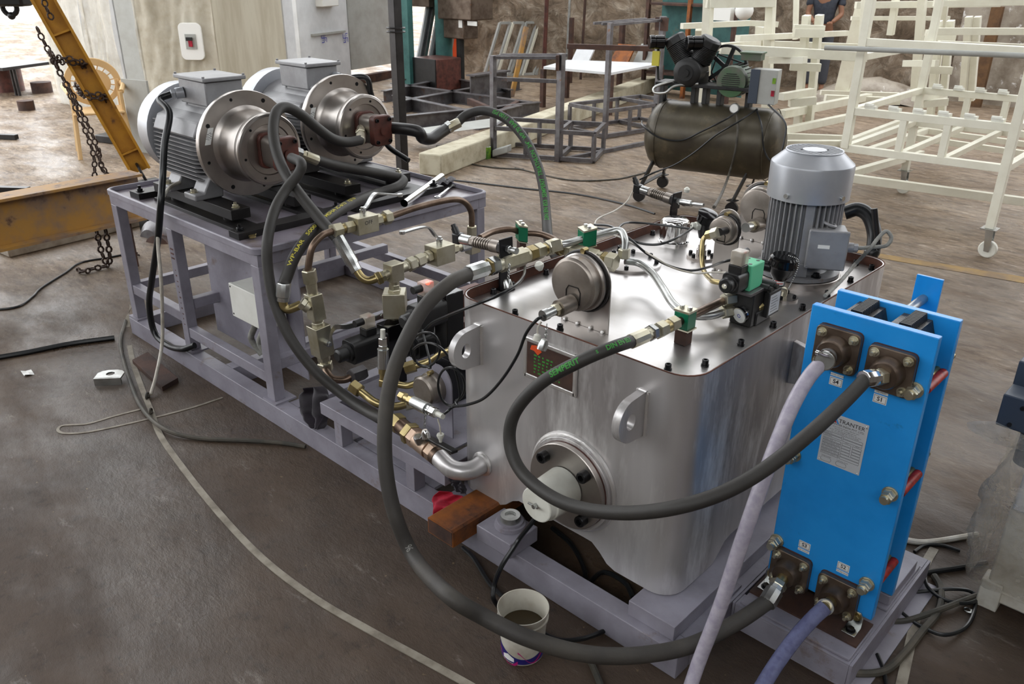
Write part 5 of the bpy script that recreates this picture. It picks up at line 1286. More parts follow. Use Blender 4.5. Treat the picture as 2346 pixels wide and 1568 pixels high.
# tools on the tray
tp0, tp1 = at(926, 466, z=.785), at(1012, 405, z=.785)
solo('steel_tube', MB().add([], []).tube([tp0, tp1], .018, 20, cap=False).tube([tp0.lerp(tp1, .002), tp0.lerp(tp1, .998)], .0155, 20, cap=False), 'chrome', 'bright short steel tube lying on the table tray', 'tube')
def spanner(a, b, lab, mat='zinc'):
    a, b = V(a), V(b); d = (b-a).normalized(); s = d.cross(Z).normalized(); t = thing('combination_spanner', lab, 'spanner', a, 'spanners on the tray')
    mb = MB().bar(a+d*.012, b-d*.014, .012, .005)
    build('shank', mb, mat, t, bev=.001)
    build('ring_end', MB().holed(circ(.015, 20), circ(.009, 20), a-Z*.004, d, s, Z*.008), mat, t)
    jaw = [(.0, -.006), (.006, -.015), (.024, -.017), (.030, -.008), (.016, -.006), (.012, 0), (.016, .006), (.030, .008), (.024, .017), (.006, .015), (0, .006)]
    build('open_end', MB().prism(jaw, b-d*.016-Z*.004, d, s, Z*.008), mat, t)
spanner(at(1002, 452, z=.768), at(1038, 424, z=.768), 'bright open ended spanner lying on the tray beside the steel tube')
spanner(at(578, 542, z=.768), at(606, 516, z=.768), 'spanner lying near the front corner of the tray', 'brass')
rg = MB(); P = []
for i in range(14):
    for j in range(8):
        u_, v_ = i/13, j/7; q = at(985+55*u_+6*math.sin(v_*5), 418+14*v_-4*u_, z=.765); q.z += .012+.014*abs(math.sin(u_*9+v_*5))+.006*MN.noise(V((u_*7, v_*7, 0))); P.append(q)
solo('dark_rag', rg.grid(P, 14, 8), 'dark_cloth', 'dark crumpled rag under the steel tube on the tray', 'rag', ang=180)
# rags on the skid
def rag(name, pts, lab, mat, seed, th=.012):
    """cloth hanging in folds: rows of pixels down the picture with plane y"""
    P = []; nu_, nv_ = 16, 14
    for i in range(nu_):
        u_ = i/(nu_-1)
        for j in range(nv_):
            v_ = j/(nv_-1)
            def row(k): A, B = pts[k]; return V(A).lerp(V(B), u_)
            s_ = v_*(len(pts)-1); k = min(len(pts)-2, int(s_)); q = row(k).lerp(row(k+1), s_-k)
            q = q+V((0, -1, .25)).normalized()*(th*math.sin(u_*13+v_*4+seed)+th*1.2*MN.noise(V((u_*5, v_*5, seed))))
            P.append(q)
    m = MB().grid(P, nu_, nv_)
    o = solo(name, m, mat, lab, 'rag', ang=180); md = o.modifiers.new('cloth', 'SOLIDIFY'); md.thickness = .004; md.offset = 1; md2 = o.modifiers.new('sub', 'SUBSURF'); md2.levels = 1; md2.render_levels = 1
    return o
rag('red_rag', [(at(1012, 1125, z=.17), at(1070, 1142, z=.15)), (at(992, 1138, z=.12), at(1048, 1160, z=.112)), (at(985, 1156, y=-.03), at(1032, 1172, y=-.03)), (at(998, 1200, y=-.03), at(1014, 1206, y=-.03))], 'crumpled red rag hanging over the skid beam', 'red_cloth', 1.3)
rag('black_rag', [(at(700, 890, y=.06), at(735, 884, y=.10)), (at(684, 905, y=.05), at(748, 905, y=.08)), (at(690, 945, y=.035), at(748, 940, y=.06)), (at(712, 965, y=.02), at(745, 965, y=.04)), (at(722, 980, y=.01), at(738, 984, y=.01))], 'crumpled black cloth stuffed beside the table leg on the skid', 'dark_cloth', 4.1, .024)
rag('dark_rag', [(at(1030, 1095, y=.02), at(1060, 1105, y=.03)), (at(1028, 1108, y=.01), at(1066, 1122, y=.03)), (at(1045, 1125, y=.0), at(1068, 1132, y=.02))], 'small dark blue rag tucked above the red rag', 'dark_cloth', 2.2, .008)
# rusty channel and rubber mount under the tank
rc0 = thing('rusty_channel', 'short rusty steel channel laid across the skid beam under the tank', 'steel channel', (-1.07, .1, .092))
xa, xb_ = -1.125, -1.005
build('channel_body', MB().prism([(xa, .093), (xb_, .093), (xb_, .150), (xb_-.008, .156), (xa+.008, .156), (xa, .150)], (0, -.115, 0), X, Z, Y*.34), 'rust', rc0)
build('channel_end', MB().prism([(xa+.004, .097), (xb_-.004, .097), (xb_-.004, .148), (xa+.004, .148)], (0, -.1155, 0), X, Z, -Y*.001), 'rust_dark', rc0)
mc_ = V((-.905, .045, .149))
rm = thing('rubber_mount', 'round stepped grey mount on the skid block under the tank', 'machine mount', mc_)
build('mount_disc', MB().lathe(mc_, Z, [(0, .052), (.012, .050), (.014, .044), (.022, .043)], 36), 'frame_paint', rm)
build('mount_boss', MB().lathe(mc_+Z*.022, Z, [(0, .034), (.018, .032), (.019, .018), (.012, .016), (.012, 0)], 30, cap=False), 'pipe_steel', rm)
solo('green_plug', MB().lathe(at(1573, 1415, z=.093), V((-.02, .02, 1)), [(0, .021), (.045, .017), (.047, .014), (.047, 0)], 24, cap=False), 'mint', 'small pale green plastic plug standing on the skid corner', 'plug')
# ================================================================== floor clutter near the machine
def fl(px, py, z=0): return at(px, py, z=z)
def tape(name, pts, w_, lab, mat, cat, th=.003, k=8, z0=.0005):
    P = spl(pts, k); mb = MB(); L_, R_ = [], []
    for i, p in enumerate(P):
        a = P[max(0, i-1)]; b = P[min(len(P)-1, i+1)]; t = (b-a).normalized(); s = t.cross(Z); s = s.normalized() if s.length > 1e-4 else X
        L_.append(p-s*w_/2); R_.append(p+s*w_/2)
    vs = []
    for a, b in zip(L_, R_): vs += [a+Z*z0, b+Z*z0, b+Z*(z0+th), a+Z*(z0+th)]
    fs = []
    for i in range(len(P)-1):
        for c in range(4): d = (c+1) % 4; fs.append((i*4+c, i*4+d, (i+1)*4+d, (i+1)*4+c))
    return solo(name, mb.add(vs, fs), mat, lab, cat)
tape('webbing_strap', [fl(300, 700, .09), fl(292, 745), fl(302, 820), fl(325, 890), fl(345, 940), fl(368, 1000), fl(420, 1075), fl(500, 1175), fl(600, 1280), fl(720, 1372), fl(850, 1448), fl(960, 1508), fl(1090, 1580), fl(1150, 1620)], .024, 'long dirty white flat strap running diagonally across the left floor', 'strap_web', 'strap')
cable('floor_cable', 'dusty black cable curving on the floor from the skid corner to the skid middle', [fl(288, 735, .01), fl(276, 790, .01), fl(300, 880, .01), fl(330, 942, .012), fl(378, 984, .02), fl(450, 1004, .01), fl(560, 1010, .01), fl(640, 1015, .01), fl(700, 1024, .01)], .009, 'cable_dusty')
tape('webbing_strap', [fl(510, 912), fl(450, 932), fl(400, 946), fl(352, 958), fl(280, 975), fl(200, 991), fl(150, 994), fl(133, 987), fl(145, 976), fl(200, 972), fl(260, 955), fl(325, 938)], .012, 'narrow looped white strap lying across the knotted cables at left', 'strap_web', 'strap', th=.002)
kn = MB()
for q in ((338, 908), (345, 945)): c = fl(*q, .012); kn.ring(c, V((.5, .5, 0)), .016, .005, 12, 6); kn.sph(c, .012, 8, 6, (1, 1, .7))
solo('tie_knot', kn, 'cable_dusty', 'dark knots tying the cables and the strap together on the floor', 'knot')
cable('floor_cable', 'thin black cable trailing in from the far left edge towards the table', [fl(-30, 712, .006), fl(40, 703, .006), fl(75, 680, .006), fl(95, 660, .006), fl(150, 625, .006), fl(185, 602, .006), fl(250, 590, .006), fl(290, 582, .006)], .006, 'cable')
cable('floor_hose', 'straight black hose lying on the floor from the left edge to the table', [fl(-40, 825, .012), fl(60, 808, .012), fl(160, 788, .012), fl(262, 774, .012)], .013, 'cable')
bk_ = MB().box((0, 0, 0), (.01, .01, .01)); bk_ = MB()
c = fl(252, 862, .03); dx = (fl(278, 850)-fl(228, 852)).normalized(); dy = Z.cross(dx)
bk_.holed([(-.06, -.035), (-.06, .02), (-.045, .04), (-.02, .05), (.02, .05), (.045, .04), (.06, .02), (.06, -.035)], circ(.02, 8, 0, .01, math.pi*1.25)[::-1], c, dx, dy, Z*.008)
bk_.prism([(-.06, -.04), (.06, -.04), (.06, -.03), (-.06, -.03)], c-Z*.028, dx, dy, Z*.036)
solo('steel_bracket', bk_, 'pipe_steel', 'small steel lug bracket lying on the floor left of the skid', 'bracket', bev=.002)
q = fl(64, 857); solo('paper_scrap', MB().grid([q+V((a*.03, b*.02, .006+.008*math.sin(a*3+b*2))) for a in (-1, -.3, .4, 1) for b in (-1, 0, 1)], 4, 3), 'label_white', 'crumpled white paper scrap on the left floor', 'paper')
solo('steel_offcut', MB().obox(fl(355, 850, .012), (fl(397, 882)-fl(318, 812)).normalized()*.19, (fl(380, 835)-fl(330, 862)).normalized()*.05, Z*.012), 'rust_dark', 'dark rusty flat bar on the floor under the left end of the skid', 'steel bar', bev=.001)
# bucket
B0 = at(1197, 1492, z=0)
bu = thing('paint_bucket', 'white paint bucket half full of dark oil with purple band', 'bucket', B0)
build('bucket_body', MB().lathe(B0, Z, [(0, .057), (.004, .060), (.152, .069), (.154, .072), (.164, .073), (.164, .0705), (.15, .067), (.02, .058), (.02, 0)], 48, cap=False), 'dirty_white', bu)
build('bucket_rib', MB().lathe(B0, Z, [(.128, .067), (.130, .072), (.137, .0725), (.139, .068)], 48, cap=False), 'dirty_white', bu)
build('oil_surface', MB().lathe(B0, Z, [(.095, .0625), (.095, 0)], 40, cap=False), 'oil', bu)
def bandmesh(a0, a1, f0, f1, off, n=40):
    P = []
    for i in range(n+1):
        t = i/n; a = math.radians(a0+(a1-a0)*t)
        for z in (f0(t), f1(t)): r = .0602+(z-.004)*.0612+off; P.append(B0+V((r*math.cos(a), r*math.sin(a), z)))
    return MB().grid(P, n+1, 2)
lbp = build('printed_band', bandmesh(-230, 130, lambda t: .008, lambda t: .048+.02*math.sin(t*9), .0006, 72), 'paint_label', bu)
build('band_swirl', bandmesh(-150, -60, lambda t: .012+.016*math.sin(t*6), lambda t: .020+.018*math.sin(t*6+.3), .0012), 'magenta', lbp)
build('band_swirl', bandmesh(-60, 20, lambda t: .030+.022*math.sin(t*5+2), lambda t: .037+.024*math.sin(t*5+2.2), .0012), 'magenta', lbp)
build('band_patch', bandmesh(-105, -70, lambda t: .014, lambda t: .038-.02*abs(t-.5), .0014), 'label_white', lbp)
cable('drain_tube', 'thin black tube from the white plug down beside the oil bucket', [FC+V((-.02, -.13, -.06)), at(1195, 1228, y=-.05), at(1175, 1258, y=-.08), at(1148, 1300, y=-.12), at(1133, 1340, y=-.14), at(1130, 1370, z=.06), at(1142, 1392, z=.02)], .0075, 'cable', 'tube')
cable('floor_cable', 'black cable on the dark floor under the skid near the bucket', [fl(1060, 1255, .01), fl(1085, 1280, .01), fl(1110, 1320, .01), fl(1128, 1345, .01), fl(1180, 1395, .01), fl(1260, 1460, .01), fl(1330, 1465, .01), fl(1400, 1440, .01)], .007, 'cable')
cable('floor_cable', 'black cable looping on the floor beneath the tank', [fl(1265, 1210, .01), fl(1310, 1250, .01), fl(1340, 1310, .01), fl(1335, 1350, .01), fl(1380, 1312, .012), fl(1430, 1335, .01), fl(1450, 1370, .01)], .008, 'cable')
cable('floor_cable', 'dark hose end running out of the picture below the sagging hose', [fl(1350, 1510, .01), fl(1372, 1560, .01), fl(1400, 1640, .01)], .010, 'cable_dusty')
# right floor: cables, strap
def loopc(name, pts, r, lab, mat='cable'): return cable(name, lab, [fl(a, b, r+.001+c) for a, b, c in pts], r, mat)
loopc('floor_cable', [(1810, 1470, 0), (1850, 1512, 0), (1930, 1540, 0), (2020, 1540, 0), (2070, 1500, 0), (2110, 1450, 0), (2150, 1400, 0), (2155, 1350, 0), (2140, 1320, 0)], .011, 'thick black cable curving round the exchanger stand on the floor', 'cable_dusty')
loopc('floor_cable', [(2010, 1500, 0), (2025, 1540, 0), (2035, 1600, 0)], .006, 'thin black cable leaving the picture below the exchanger stand')
loopc('floor_cable', [(2060, 1400, 0), (2100, 1430, 0), (2160, 1455, .01), (2210, 1440, 0), (2232, 1400, 0), (2230, 1360, 0), (2180, 1350, .012), (2090, 1358, 0)], .006, 'thin black cable in a wide loop right of the exchanger stand')
loopc('floor_cable', [(2035, 1425, 0), (2080, 1422, 0), (2160, 1395, .012), (2240, 1365, 0), (2330, 1340, 0)], .009, 'dusty thick cable passing right of the exchanger stand', 'cable_dusty')
loopc('floor_cable', [(2095, 1320, 0), (2130, 1312, 0), (2190, 1303, 0), (2260, 1290, 0)], .009, 'black cable going right from the stand corner to the wrapped machine')
loopc('floor_cable', [(2118, 1305, .012), (2125, 1345, .012), (2165, 1375, .012), (2215, 1383, .012), (2250, 1370, 0)], .006, 'thin black cable crossing over the others near the wrapped machine')
loopc('floor_cable', [(2095, 1265, 0), (2120, 1250, 0), (2160, 1250, 0), (2200, 1262, 0)], .006, 'thin black cable arc behind the exchanger stand')
cable('white_rope', 'twisted white rope on the floor behind the exchanger', [fl(2075, 1238, .01), fl(2110, 1243, .01), fl(2150, 1240, .01), fl(2200, 1232, .01), fl(2240, 1225, .01)], .010, 'white_tube', 'rope')
tape('webbing_strap', [fl(2140, 1258), fl(2118, 1300), fl(2105, 1370), fl(2095, 1430), fl(2080, 1500), fl(2060, 1590), fl(2045, 1650)], .028, 'grey flat strap lying right of the exchanger stand', 'strap_web', 'strap')
q = fl(2218, 1400, .003); solo('steel_washer', MB().holed(circ(.013, 20), circ(.006, 20), q, X, Y, Z*.003), 'zinc', 'steel washer on the floor near the wrapped machine', 'washer')
# ================================================================== film-wrapped machine at the right edge
wm = thing('wrapped_machine', 'cream machine wrapped in clear film with dark grey heads, at the right edge', 'machine', (.55, 1.15, 0))
build('machine_body', MB().box((.285, .905, .03), (1.0, 1.5, .40)), 'dirty_white', wm, bev=.008)
build('machine_panel', MB().box((.292, .90, .36), (1.0, 1.5, .56)), 'panel_white', wm, bev=.006)
build('machine_foot', MB().box((.27, .895, .0), (.33, .96, .10)), 'dirty_white', wm, bev=.004)
for y, x, z in ((.90, .190, .605), (1.02, .185, .665)):
    build('valve_head', MB().box((x, y, z), (x+.30, y+.09, z+.10)), 'dark_grey_plastic', wm, bev=.004)
    build('head_stem', MB().cyl((x+.10, y+.045, .5), (x+.10, y+.045, z), .04), 'dark_grey_plastic', wm)
for x, z in ((.225, .62), (.245, .68)): build('head_screw', MB().cyl((x, .90, z), (x, .894, z), .006), 'dark_steel', wm)
P = []; nu_, nv_ = 34, 26
for i in range(nu_):
    u_ = i/(nu_-1)
    for j in range(nv_):
        v_ = j/(nv_-1); bul = .05*math.sin(v_*3.0)+.03*v_
        if u_ > .5: base = V((.27-bul, .88-bul*.4, 0)).lerp(V((.27-bul*1.3, 1.5, 0)), (u_-.5)*2)
        else: base = V((1.0, .885-.02*v_, 0)).lerp(V((.27-bul, .88-bul*.4, 0)), u_*2)
        q = V((base.x, base.y, .60-.52*v_+.02*math.sin(u_*17))); q += V((-.6, -.6, 0))*(.03*MN.noise(V((u_*14, v_*5, 1)))+.02*MN.noise(V((u_*34, v_*14, 3))))
        P.append(q)
build('plastic_film', MB().grid(P, nu_, nv_), 'film_clear', wm, ang=180)
P = []
for i in range(12):
    for j in range(8):
        u_, v_ = i/11, j/7; q = V((.19+.02*u_-.07*math.sin(v_*3.1)*(1-u_), .89+.02*u_, .62-.07*v_)).lerp(V((.42, .885, .57)), u_*.8); q += V((.5, -.7, .3))*.022*MN.noise(V((u_*9, v_*9, 5))); P.append(q)
build('plastic_film', MB().grid(P, 12, 8), 'film_clear', wm, ang=180)
# ================================================================== compressor
L0 = at(1512, 306, z=.52); R0 = at(1768, 333, z=.52); ad_ = (R0-L0).normalized(); cs = ad_.cross(Z).normalized()  # cs points to the camera side
cp = thing('air_compressor', 'old dark two-cylinder air compressor on a horizontal brown tank', 'air compressor', L0.lerp(R0, .5)*1.0-Z*.52)
La = (R0-L0).length; r = .272
build('air_tank', MB().lathe(L0-ad_*.10, ad_, [(0, 0), (.005, .09), (.03, .17), (.07, .235), (.11, .262), (.15, r), (La+.05, r), (La+.09, .262), (La+.13, .235), (La+.17, .17), (La+.195, .09), (La+.20, 0)], 48, cap=False), 'tank_green', cp)
for a in (.05, La-.0): build('weld_seam', MB().ring(L0+ad_*a, ad_, r+.001, .004, 40, 6), 'tank_green', cp)
for a, s in ((.02, 1), (.02, -1), (La-.12, 1), (La-.12, -1)):
    top = L0+ad_*a+cs*(s*.16)-Z*.20; bot = L0+ad_*(a-.06)+cs*(s*.27); bot.z = .11
    build('tank_leg', MB().bar(top, bot, .055, .012, ad_), 'cast_black', cp)
    w0 = bot-Z*.055
    o = build('caster', MB().cyl(w0-cs*.014, w0+cs*.014, .05, n=20).bar(bot+Z*.005, bot+Z*.012, .07, .07), 'rail_black', cp)
build('leg_brace', MB().bar(V((*(L0+ad_*-.04+cs*.27)[:2], .135)), V((*(L0+ad_*-.04-cs*.27)[:2], .135)), .04, .008), 'cast_black', cp)
yc = L0.y
def cpx(px, py, off=0):
    d = at(px, py, d=1)-CAM; n_ = cs; t_ = (L0+cs*off-CAM).dot(n_)/d.dot(n_); return CAM+d*t_
pl0 = cpx(1530, 192); 
fr = MB()
for a in (1, 0): pass
tz = .52+r-.01
for px in (1520, 1592, 1618): q = cpx(px, 215); fr.box((q.x-.02, q.y-.03, tz-.02), (q.x+.02, q.y+.03, .93))
for px in (1650, 1716): q = cpx(px, 230); fr.box((q.x-.02, q.y-.03, tz-.02), (q.x+.02, q.y+.03, .90))
A_ = cpx(1512, 190); B_ = cpx(1740, 200); fr.bar(V((A_.x, A_.y, .93)), V((B_.x, B_.y, .93)), .22, .025)
build('pump_platform', fr, 'cast_black', cp, bev=.003)
pc = cpx(1585, 163)
build('crankcase', MB().lathe(pc-cs*-.02+V((0, 0, 0))-ad_*0, cs, [(-.13, .085), (-.11, .11), (.10, .11), (.12, .085), (.125, .05)], 28).box((pc.x-.10, pc.y-.10, .94), (pc.x+.10, pc.y+.10, pc.z)), 'cast_black', cp, bev=.006)
build('bearing_cover', MB().cyl(pc+cs*.12, pc+cs*.15, .06).cyl(pc+cs*.15, pc+cs*.16, .03), 'cast_black', cp)
for s, tip in ((-1, (1548, 95)), (1, (1625, 100))):
    a = pc+ad_*(.05*s)+Z*.06; b = cpx(*tip); d = (b-a).normalized(); L_ = (b-a).length
    pr_ = []; 
    for k in range(11): h = L_*(.15+.72*k/11); pr_ += [(h, .085), (h+.008, .085), (h+.009, .06), (h+L_*.72/11-.001, .06)]
    build('cylinder', MB().lathe(a, d, [(0, .055)]+pr_+[(L_*.9, .075)], 24), 'cast_black', cp)
    build('cylinder_head', MB().lathe(a+d*L_*.88, d, [(0, .09), (.05, .09), (.065, .07), (.07, 0)], 8, cap=False), 'cast_black', cp, bev=.004)
for px, py in ((1510, 97), (1596, 99)):
    q = cpx(px, py, .09); o = build('air_filter', MB().lathe(q-ad_*.03, ad_*-.75+cs*.5, [(-.07, .045), (-.065, .052), (.0, .052), (.003, .047), (.01, .047), (.012, .053), (.045, .053), (.05, .047), (.05, 0)], 24, cap=False), 'black_gloss', cp)
fw = cpx(1663, 155, -.16)
build('flywheel', MB().lathe(fw, cs, [(-.02, .155), (-.02, .175), (.02, .175), (.02, .155), (-.02, .155)], 36, cap=False).cyl(fw-cs*.02, fw+cs*.02, .03), 'cast_black', cp)
sp = MB()
for k in range(5): a = 2*math.pi*k/5; sp.bar(fw, fw+(ad_*math.cos(a)+Z*math.sin(a))*.16, .03, .02, cs)
build('wheel_spokes', sp, 'cast_black', cp)
mo = cpx(1683, 185); md_ = cs
mt = build('drive_motor', MB().lathe(mo+cs*.10, -cs, [(0, .075), (.002, .112), (.03, .118), (.07, .118), (.072, .108), (.26, .108), (.28, .09)], 32), 'motor_green', cp)
gl_ = MB()
for k in range(-4, 5): h = math.sqrt(.072**2-(k*.015)**2); gl_.bar(mo+cs*.102-ad_*h+Z*k*.015, mo+cs*.102+ad_*h+Z*k*.015, .004, .005)
build('fan_slots', gl_, 'rail_black', mt)
mf = MB()
for k in range(22): a = 2*math.pi*k/22; d = ad_*math.cos(a)+Z*math.sin(a); mf.obox(mo-cs*.07+d*.113, d*.01, cs.cross(d)*.002, cs*.09)
build('cooling_fins', mf, 'cast_black', cp)
tb = cpx(1725, 130); build('terminal_box', MB().obox(tb, ad_*.075, cs*.06, Z*.025).obox(tb+Z*.03, ad_*.085, cs*.07, Z*.006), 'motor_green', cp, bev=.003)
cb_ = cpx(1755, 198, .05)
sb = build('starter_box', MB().obox(cb_, ad_*.09, cs*.06, Z*.125), 'panel_grey', cp, bev=.004)
build('box_side', MB().obox(cb_-ad_*.075+cs*.004, ad_*.035, cs*.064, Z*.124), 'dark_grey_plastic', cp, bev=.003)
for dz, m in ((.05, 'tin_green'), (-.04, 'red_cloth')): build('push_button', MB().obox(cb_+ad_*.07+cs*.062+Z*dz, ad_*.012, cs*.005, Z*.02), m, sb)
pg = cpx(1683, 248, .12); build('pressure_gauge', MB().cyl(pg-cs*.015, pg+cs*.015, .037, n=24).cyl(pg+V((0, 0, -.09)), pg-Z*.03, .010), 'pipe_steel', cp)
build('gauge_face', MB().cyl(pg+cs*.015, pg+cs*.0165, .031, n=24), 'label_white', cp)
build('valve_tag', MB().obox(cpx(1503, 134, .08), ad_*.03, cs*.01, Z*.055), 'ink_yellow', cp)
build('copper_line', MB().tube(spl([cpx(1545, 185, .1), cpx(1525, 190, .14), cpx(1500, 200, .16), cpx(1500, 212, .17), cpx(1525, 212, .17), cpx(1548, 197, .14), cpx(1600, 192, .1)], 7), .011, 10), 'pipe_steel', cp)
build('riser_pipe', MB().tube([cpx(1525, 235, 0), cpx(1522, 195, 0), cpx(1508, 180, 0), cpx(1507, 150, 0), cpx(1508, 110, .03)], .011, 10), 'cast_black', cp)
build('drive_belt', MB().tube([cpx(1645, 124, -.16), cpx(1705, 146, -.16), cpx(1712, 175, -.16), cpx(1700, 200, -.16), cpx(1650, 205, -.16), cpx(1630, 165, -.16)], .007, 6, closed=True), 'rail_black', cp)
for nm, pts, lb_ in (('hanging_cable', [cpx(1690, 256, .14), cpx(1660, 275, .29), cpx(1610, 300, .30), cpx(1560, 322, .30), cpx(1510, 315, .30), cpx(1474, 290, .25), cpx(1470, 278, .12)], 'black cable sagging across the left of the compressor tank'),
                ('hanging_cable', [cpx(1735, 250, .10), cpx(1690, 280, .29), cpx(1640, 310, .30), cpx(1590, 350, .30), cpx(1545, 378, .28), cpx(1500, 395, .26), cpx(1465, 412, .3)], 'black cable slanting down across the front of the compressor tank'),
                ('hanging_cable', [cpx(1733, 250, .1), cpx(1745, 290, .28), cpx(1750, 340, .29), cpx(1765, 368, .29), cpx(1785, 360, .27), cpx(1797, 320, .24), cpx(1798, 280, .2), cpx(1760, 240, .12)], 'black cable hanging in a loop on the right of the compressor tank')):
    cable(nm, lb_, pts, .007)
cable('air_hose', 'grey air hose hanging from the compressor gauge down to the lid', [cpx(1688, 262, .13), cpx(1690, 300, .30), cpx(1684, 350, .32), cpx(1670, 400, .34), at(1655, 440, y=3.2), at(1636, 475, y=2.0)], .009, 'cable_dusty', 'hose')
# compressor front foot leg in view
cable('floor_cable', 'long thin cable across the floor in front of the compressor', [fl(1180, 385, .006), fl(1300, 412, .006), fl(1400, 412, .006), fl(1455, 402, .006), fl(1480, 395, .006)], .008, 'cable_dusty')
cable('floor_cable', 'long thin cable crossing the floor behind the tank from the tray', [fl(1030, 412, .006), fl(1100, 420, .006), fl(1200, 432, .006), fl(1320, 445, .006), fl(1430, 468, .006), fl(1500, 490, .006)], .008, 'cable')
cable('floor_cable', 'thin cable from the floor lamp towards the table', [fl(1000, 335, .006), fl(1040, 362, .006), fl(1080, 376, .006), fl(1140, 385, .006), fl(1200, 388, .006)], .008, 'cable_dusty')
# ================================================================== cream painted racks
def frame(name, lab, segs, w_, mat, cat='steel frame', group=None, org=None, parts=None):
    allp = [V(p) for s in segs for p in s[1:3]]
    o = org or V((sum(p.x for p in allp)/len(allp), sum(p.y for p in allp)/len(allp), min(p.z for p in allp)))
    t = thing(name, lab, cat, o, group)
    for s in segs:
        ww = s[3] if len(s) > 3 else w_
        build(s[0], MB().bar(s[1], s[2], ww, ww, V((0, 1, .0001)) if abs((V(s[2])-V(s[1])).normalized().z) > .9 else None), mat, t, bev=.002)
    return t
def caster(c, parent):
    """swivel caster, c = point under the post"""
    c = V(c); h = c.z
    build('caster_plate', MB().box(c+V((-.05, -.05, -.006)), c+V((.05, .05, 0))), 'zinc', parent)
    build('caster_fork', MB().prism([(-.02, 0), (.03, 0), (.035, -h+.09), (.03, -h+.05), (.0, -h+.05)], c+V((0, -.028, -.006)), X, Z, Y*.004).prism([(-.02, 0), (.03, 0), (.035, -h+.09), (.03, -h+.05), (.0, -h+.05)], c+V((0, .024, -.006)), X, Z, Y*.004), 'zinc', parent)
    build('caster_wheel', MB().lathe((c.x+.018, c.y-.018, .058), Y, [(0, .052), (.004, .058), (.032, .058), (.036, .052)], 28), 'white_plastic', parent)
FLp, FRp = V((-1.78, 4.47, 0)), V((-.757, 4.56, 0)); dv = V((-.03, 1.45, 0))
RLp, RRp = FLp+dv, FRp+dv
def up_(p, z): return V((p.x, p.y, z))
zb, zs_, zt_ = .60, .86, 1.38
seg = []
for p, b in ((FLp, zb), (FRp, .20), (RLp, .2), (RRp, .2)): seg.append(('post', up_(p, b), up_(p, 2.2), .055))
for a, b in ((FLp, FRp), (RLp, RRp)):
    for z in (zb, zs_): seg.append(('rail', up_(a, z), up_(b, z), .05))
for z in (1.32,): seg.append(('rail', up_(FLp, z), up_(FRp, z), .05))
for z in (1.22,): seg.append(('rail', up_(RLp, z), up_(RRp, z), .045))
for a, b in ((FLp, RLp), (FRp, RRp)):
    for z in (zb, zs_, 1.22): seg.append(('side_rail', up_(a, z), up_(b, z), .045))
for t_ in (.35, .62): 
    p = FLp.lerp(FRp, t_); seg.append(('baluster', up_(p, zb), up_(p, zs_), .045)); p = RLp.lerp(RRp, t_); seg.append(('baluster', up_(p, zb), up_(p, zs_), .045))
for t_ in (.36, .63): seg.append(('cross_rail', up_(FLp.lerp(FRp, t_), zb), up_(RLp.lerp(RRp, t_), zb), .04))
rk = frame('trolley_rack', 'nearest cream-painted trolley rack on casters at the right', seg, .05, 'cream_paint', 'trolley rack')
for p in (FRp, RLp, RRp): caster(up_(p, .20), rk)
for i in range(6):
    p = FLp.lerp(FRp, .12+.155*i); build('roller_bracket', MB().box(up_(p, zs_+.025)+V((-.035, -.015, 0)), up_(p, zs_+.025)+V((.035, .04, .02))).cyl(up_(p, zs_+.045)+V((-.04, 0, 0)), up_(p, zs_+.045)+V((.02, 0, 0)), .016), 'white_plastic', rk)
    p = RLp.lerp(RRp, .12+.155*i); build('roller_bracket', MB().box(up_(p, zs_+.025)+V((-.035, -.04, 0)), up_(p, zs_+.025)+V((.035, .015, .02))).cyl(up_(p, zs_+.045)+V((-.04, 0, 0)), up_(p, zs_+.045)+V((.02, 0, 0)), .016), 'white_plastic', rk)
A_, B_ = at(1890, 109, y=4.3), at(2352, 128, y=4.40)
solo('round_bar', MB().cyl(A_, B_, .017, n=14), 'panel_grey', 'long round grey bar lying across the nearest trolley rack', 'bar')
# frame behind with tall posts
def px3(px, py, dd): return at(px, py, d=dd)
def rackpx(name, lab, segs, mat='cream_paint', w_=.05, cat='steel frame', group='cream frames behind the compressor'):
    return frame(name, lab, [(n_, px3(*a), px3(*b))+((ww,) if ww else ()) for n_, a, b, ww in segs], w_, mat, cat, group)
rackpx('steel_rack', 'tall cream frame with crossed top bars behind the compressor', [
    ('post', (1625, -30, 7.0), (1612, 240, 7.5), .07), ('post', (1768, -30, 7.2), (1752, 330, 7.9), .07), ('rail', (1616, 8, 7.05), (1772, 6, 7.25), .07),
    ('rail', (1562, 60, 7.6), (1716, 53, 7.9), .05), ('rail', (1716, 53, 7.9), (1780, 56, 8.0), .05), ('rail', (1690, 88, 7.0), (1940, 76, 8.4), .05),
    ('rail', (1650, 112, 6.9), (1985, 130, 6.9), .075), ('rail', (1645, 108, 6.9), (1755, 98, 8.6), .06), ('rail', (1755, 100, 8.6), (1985, 108, 8.6), .06), ('post', (1825, -20, 8.4), (1822, 90, 8.6), .045),
    ('post', (1605, 64, 7.8), (1603, 90, 7.9), .09), ('post', (1745, 58, 8.2), (1742, 130, 8.4), .09)])
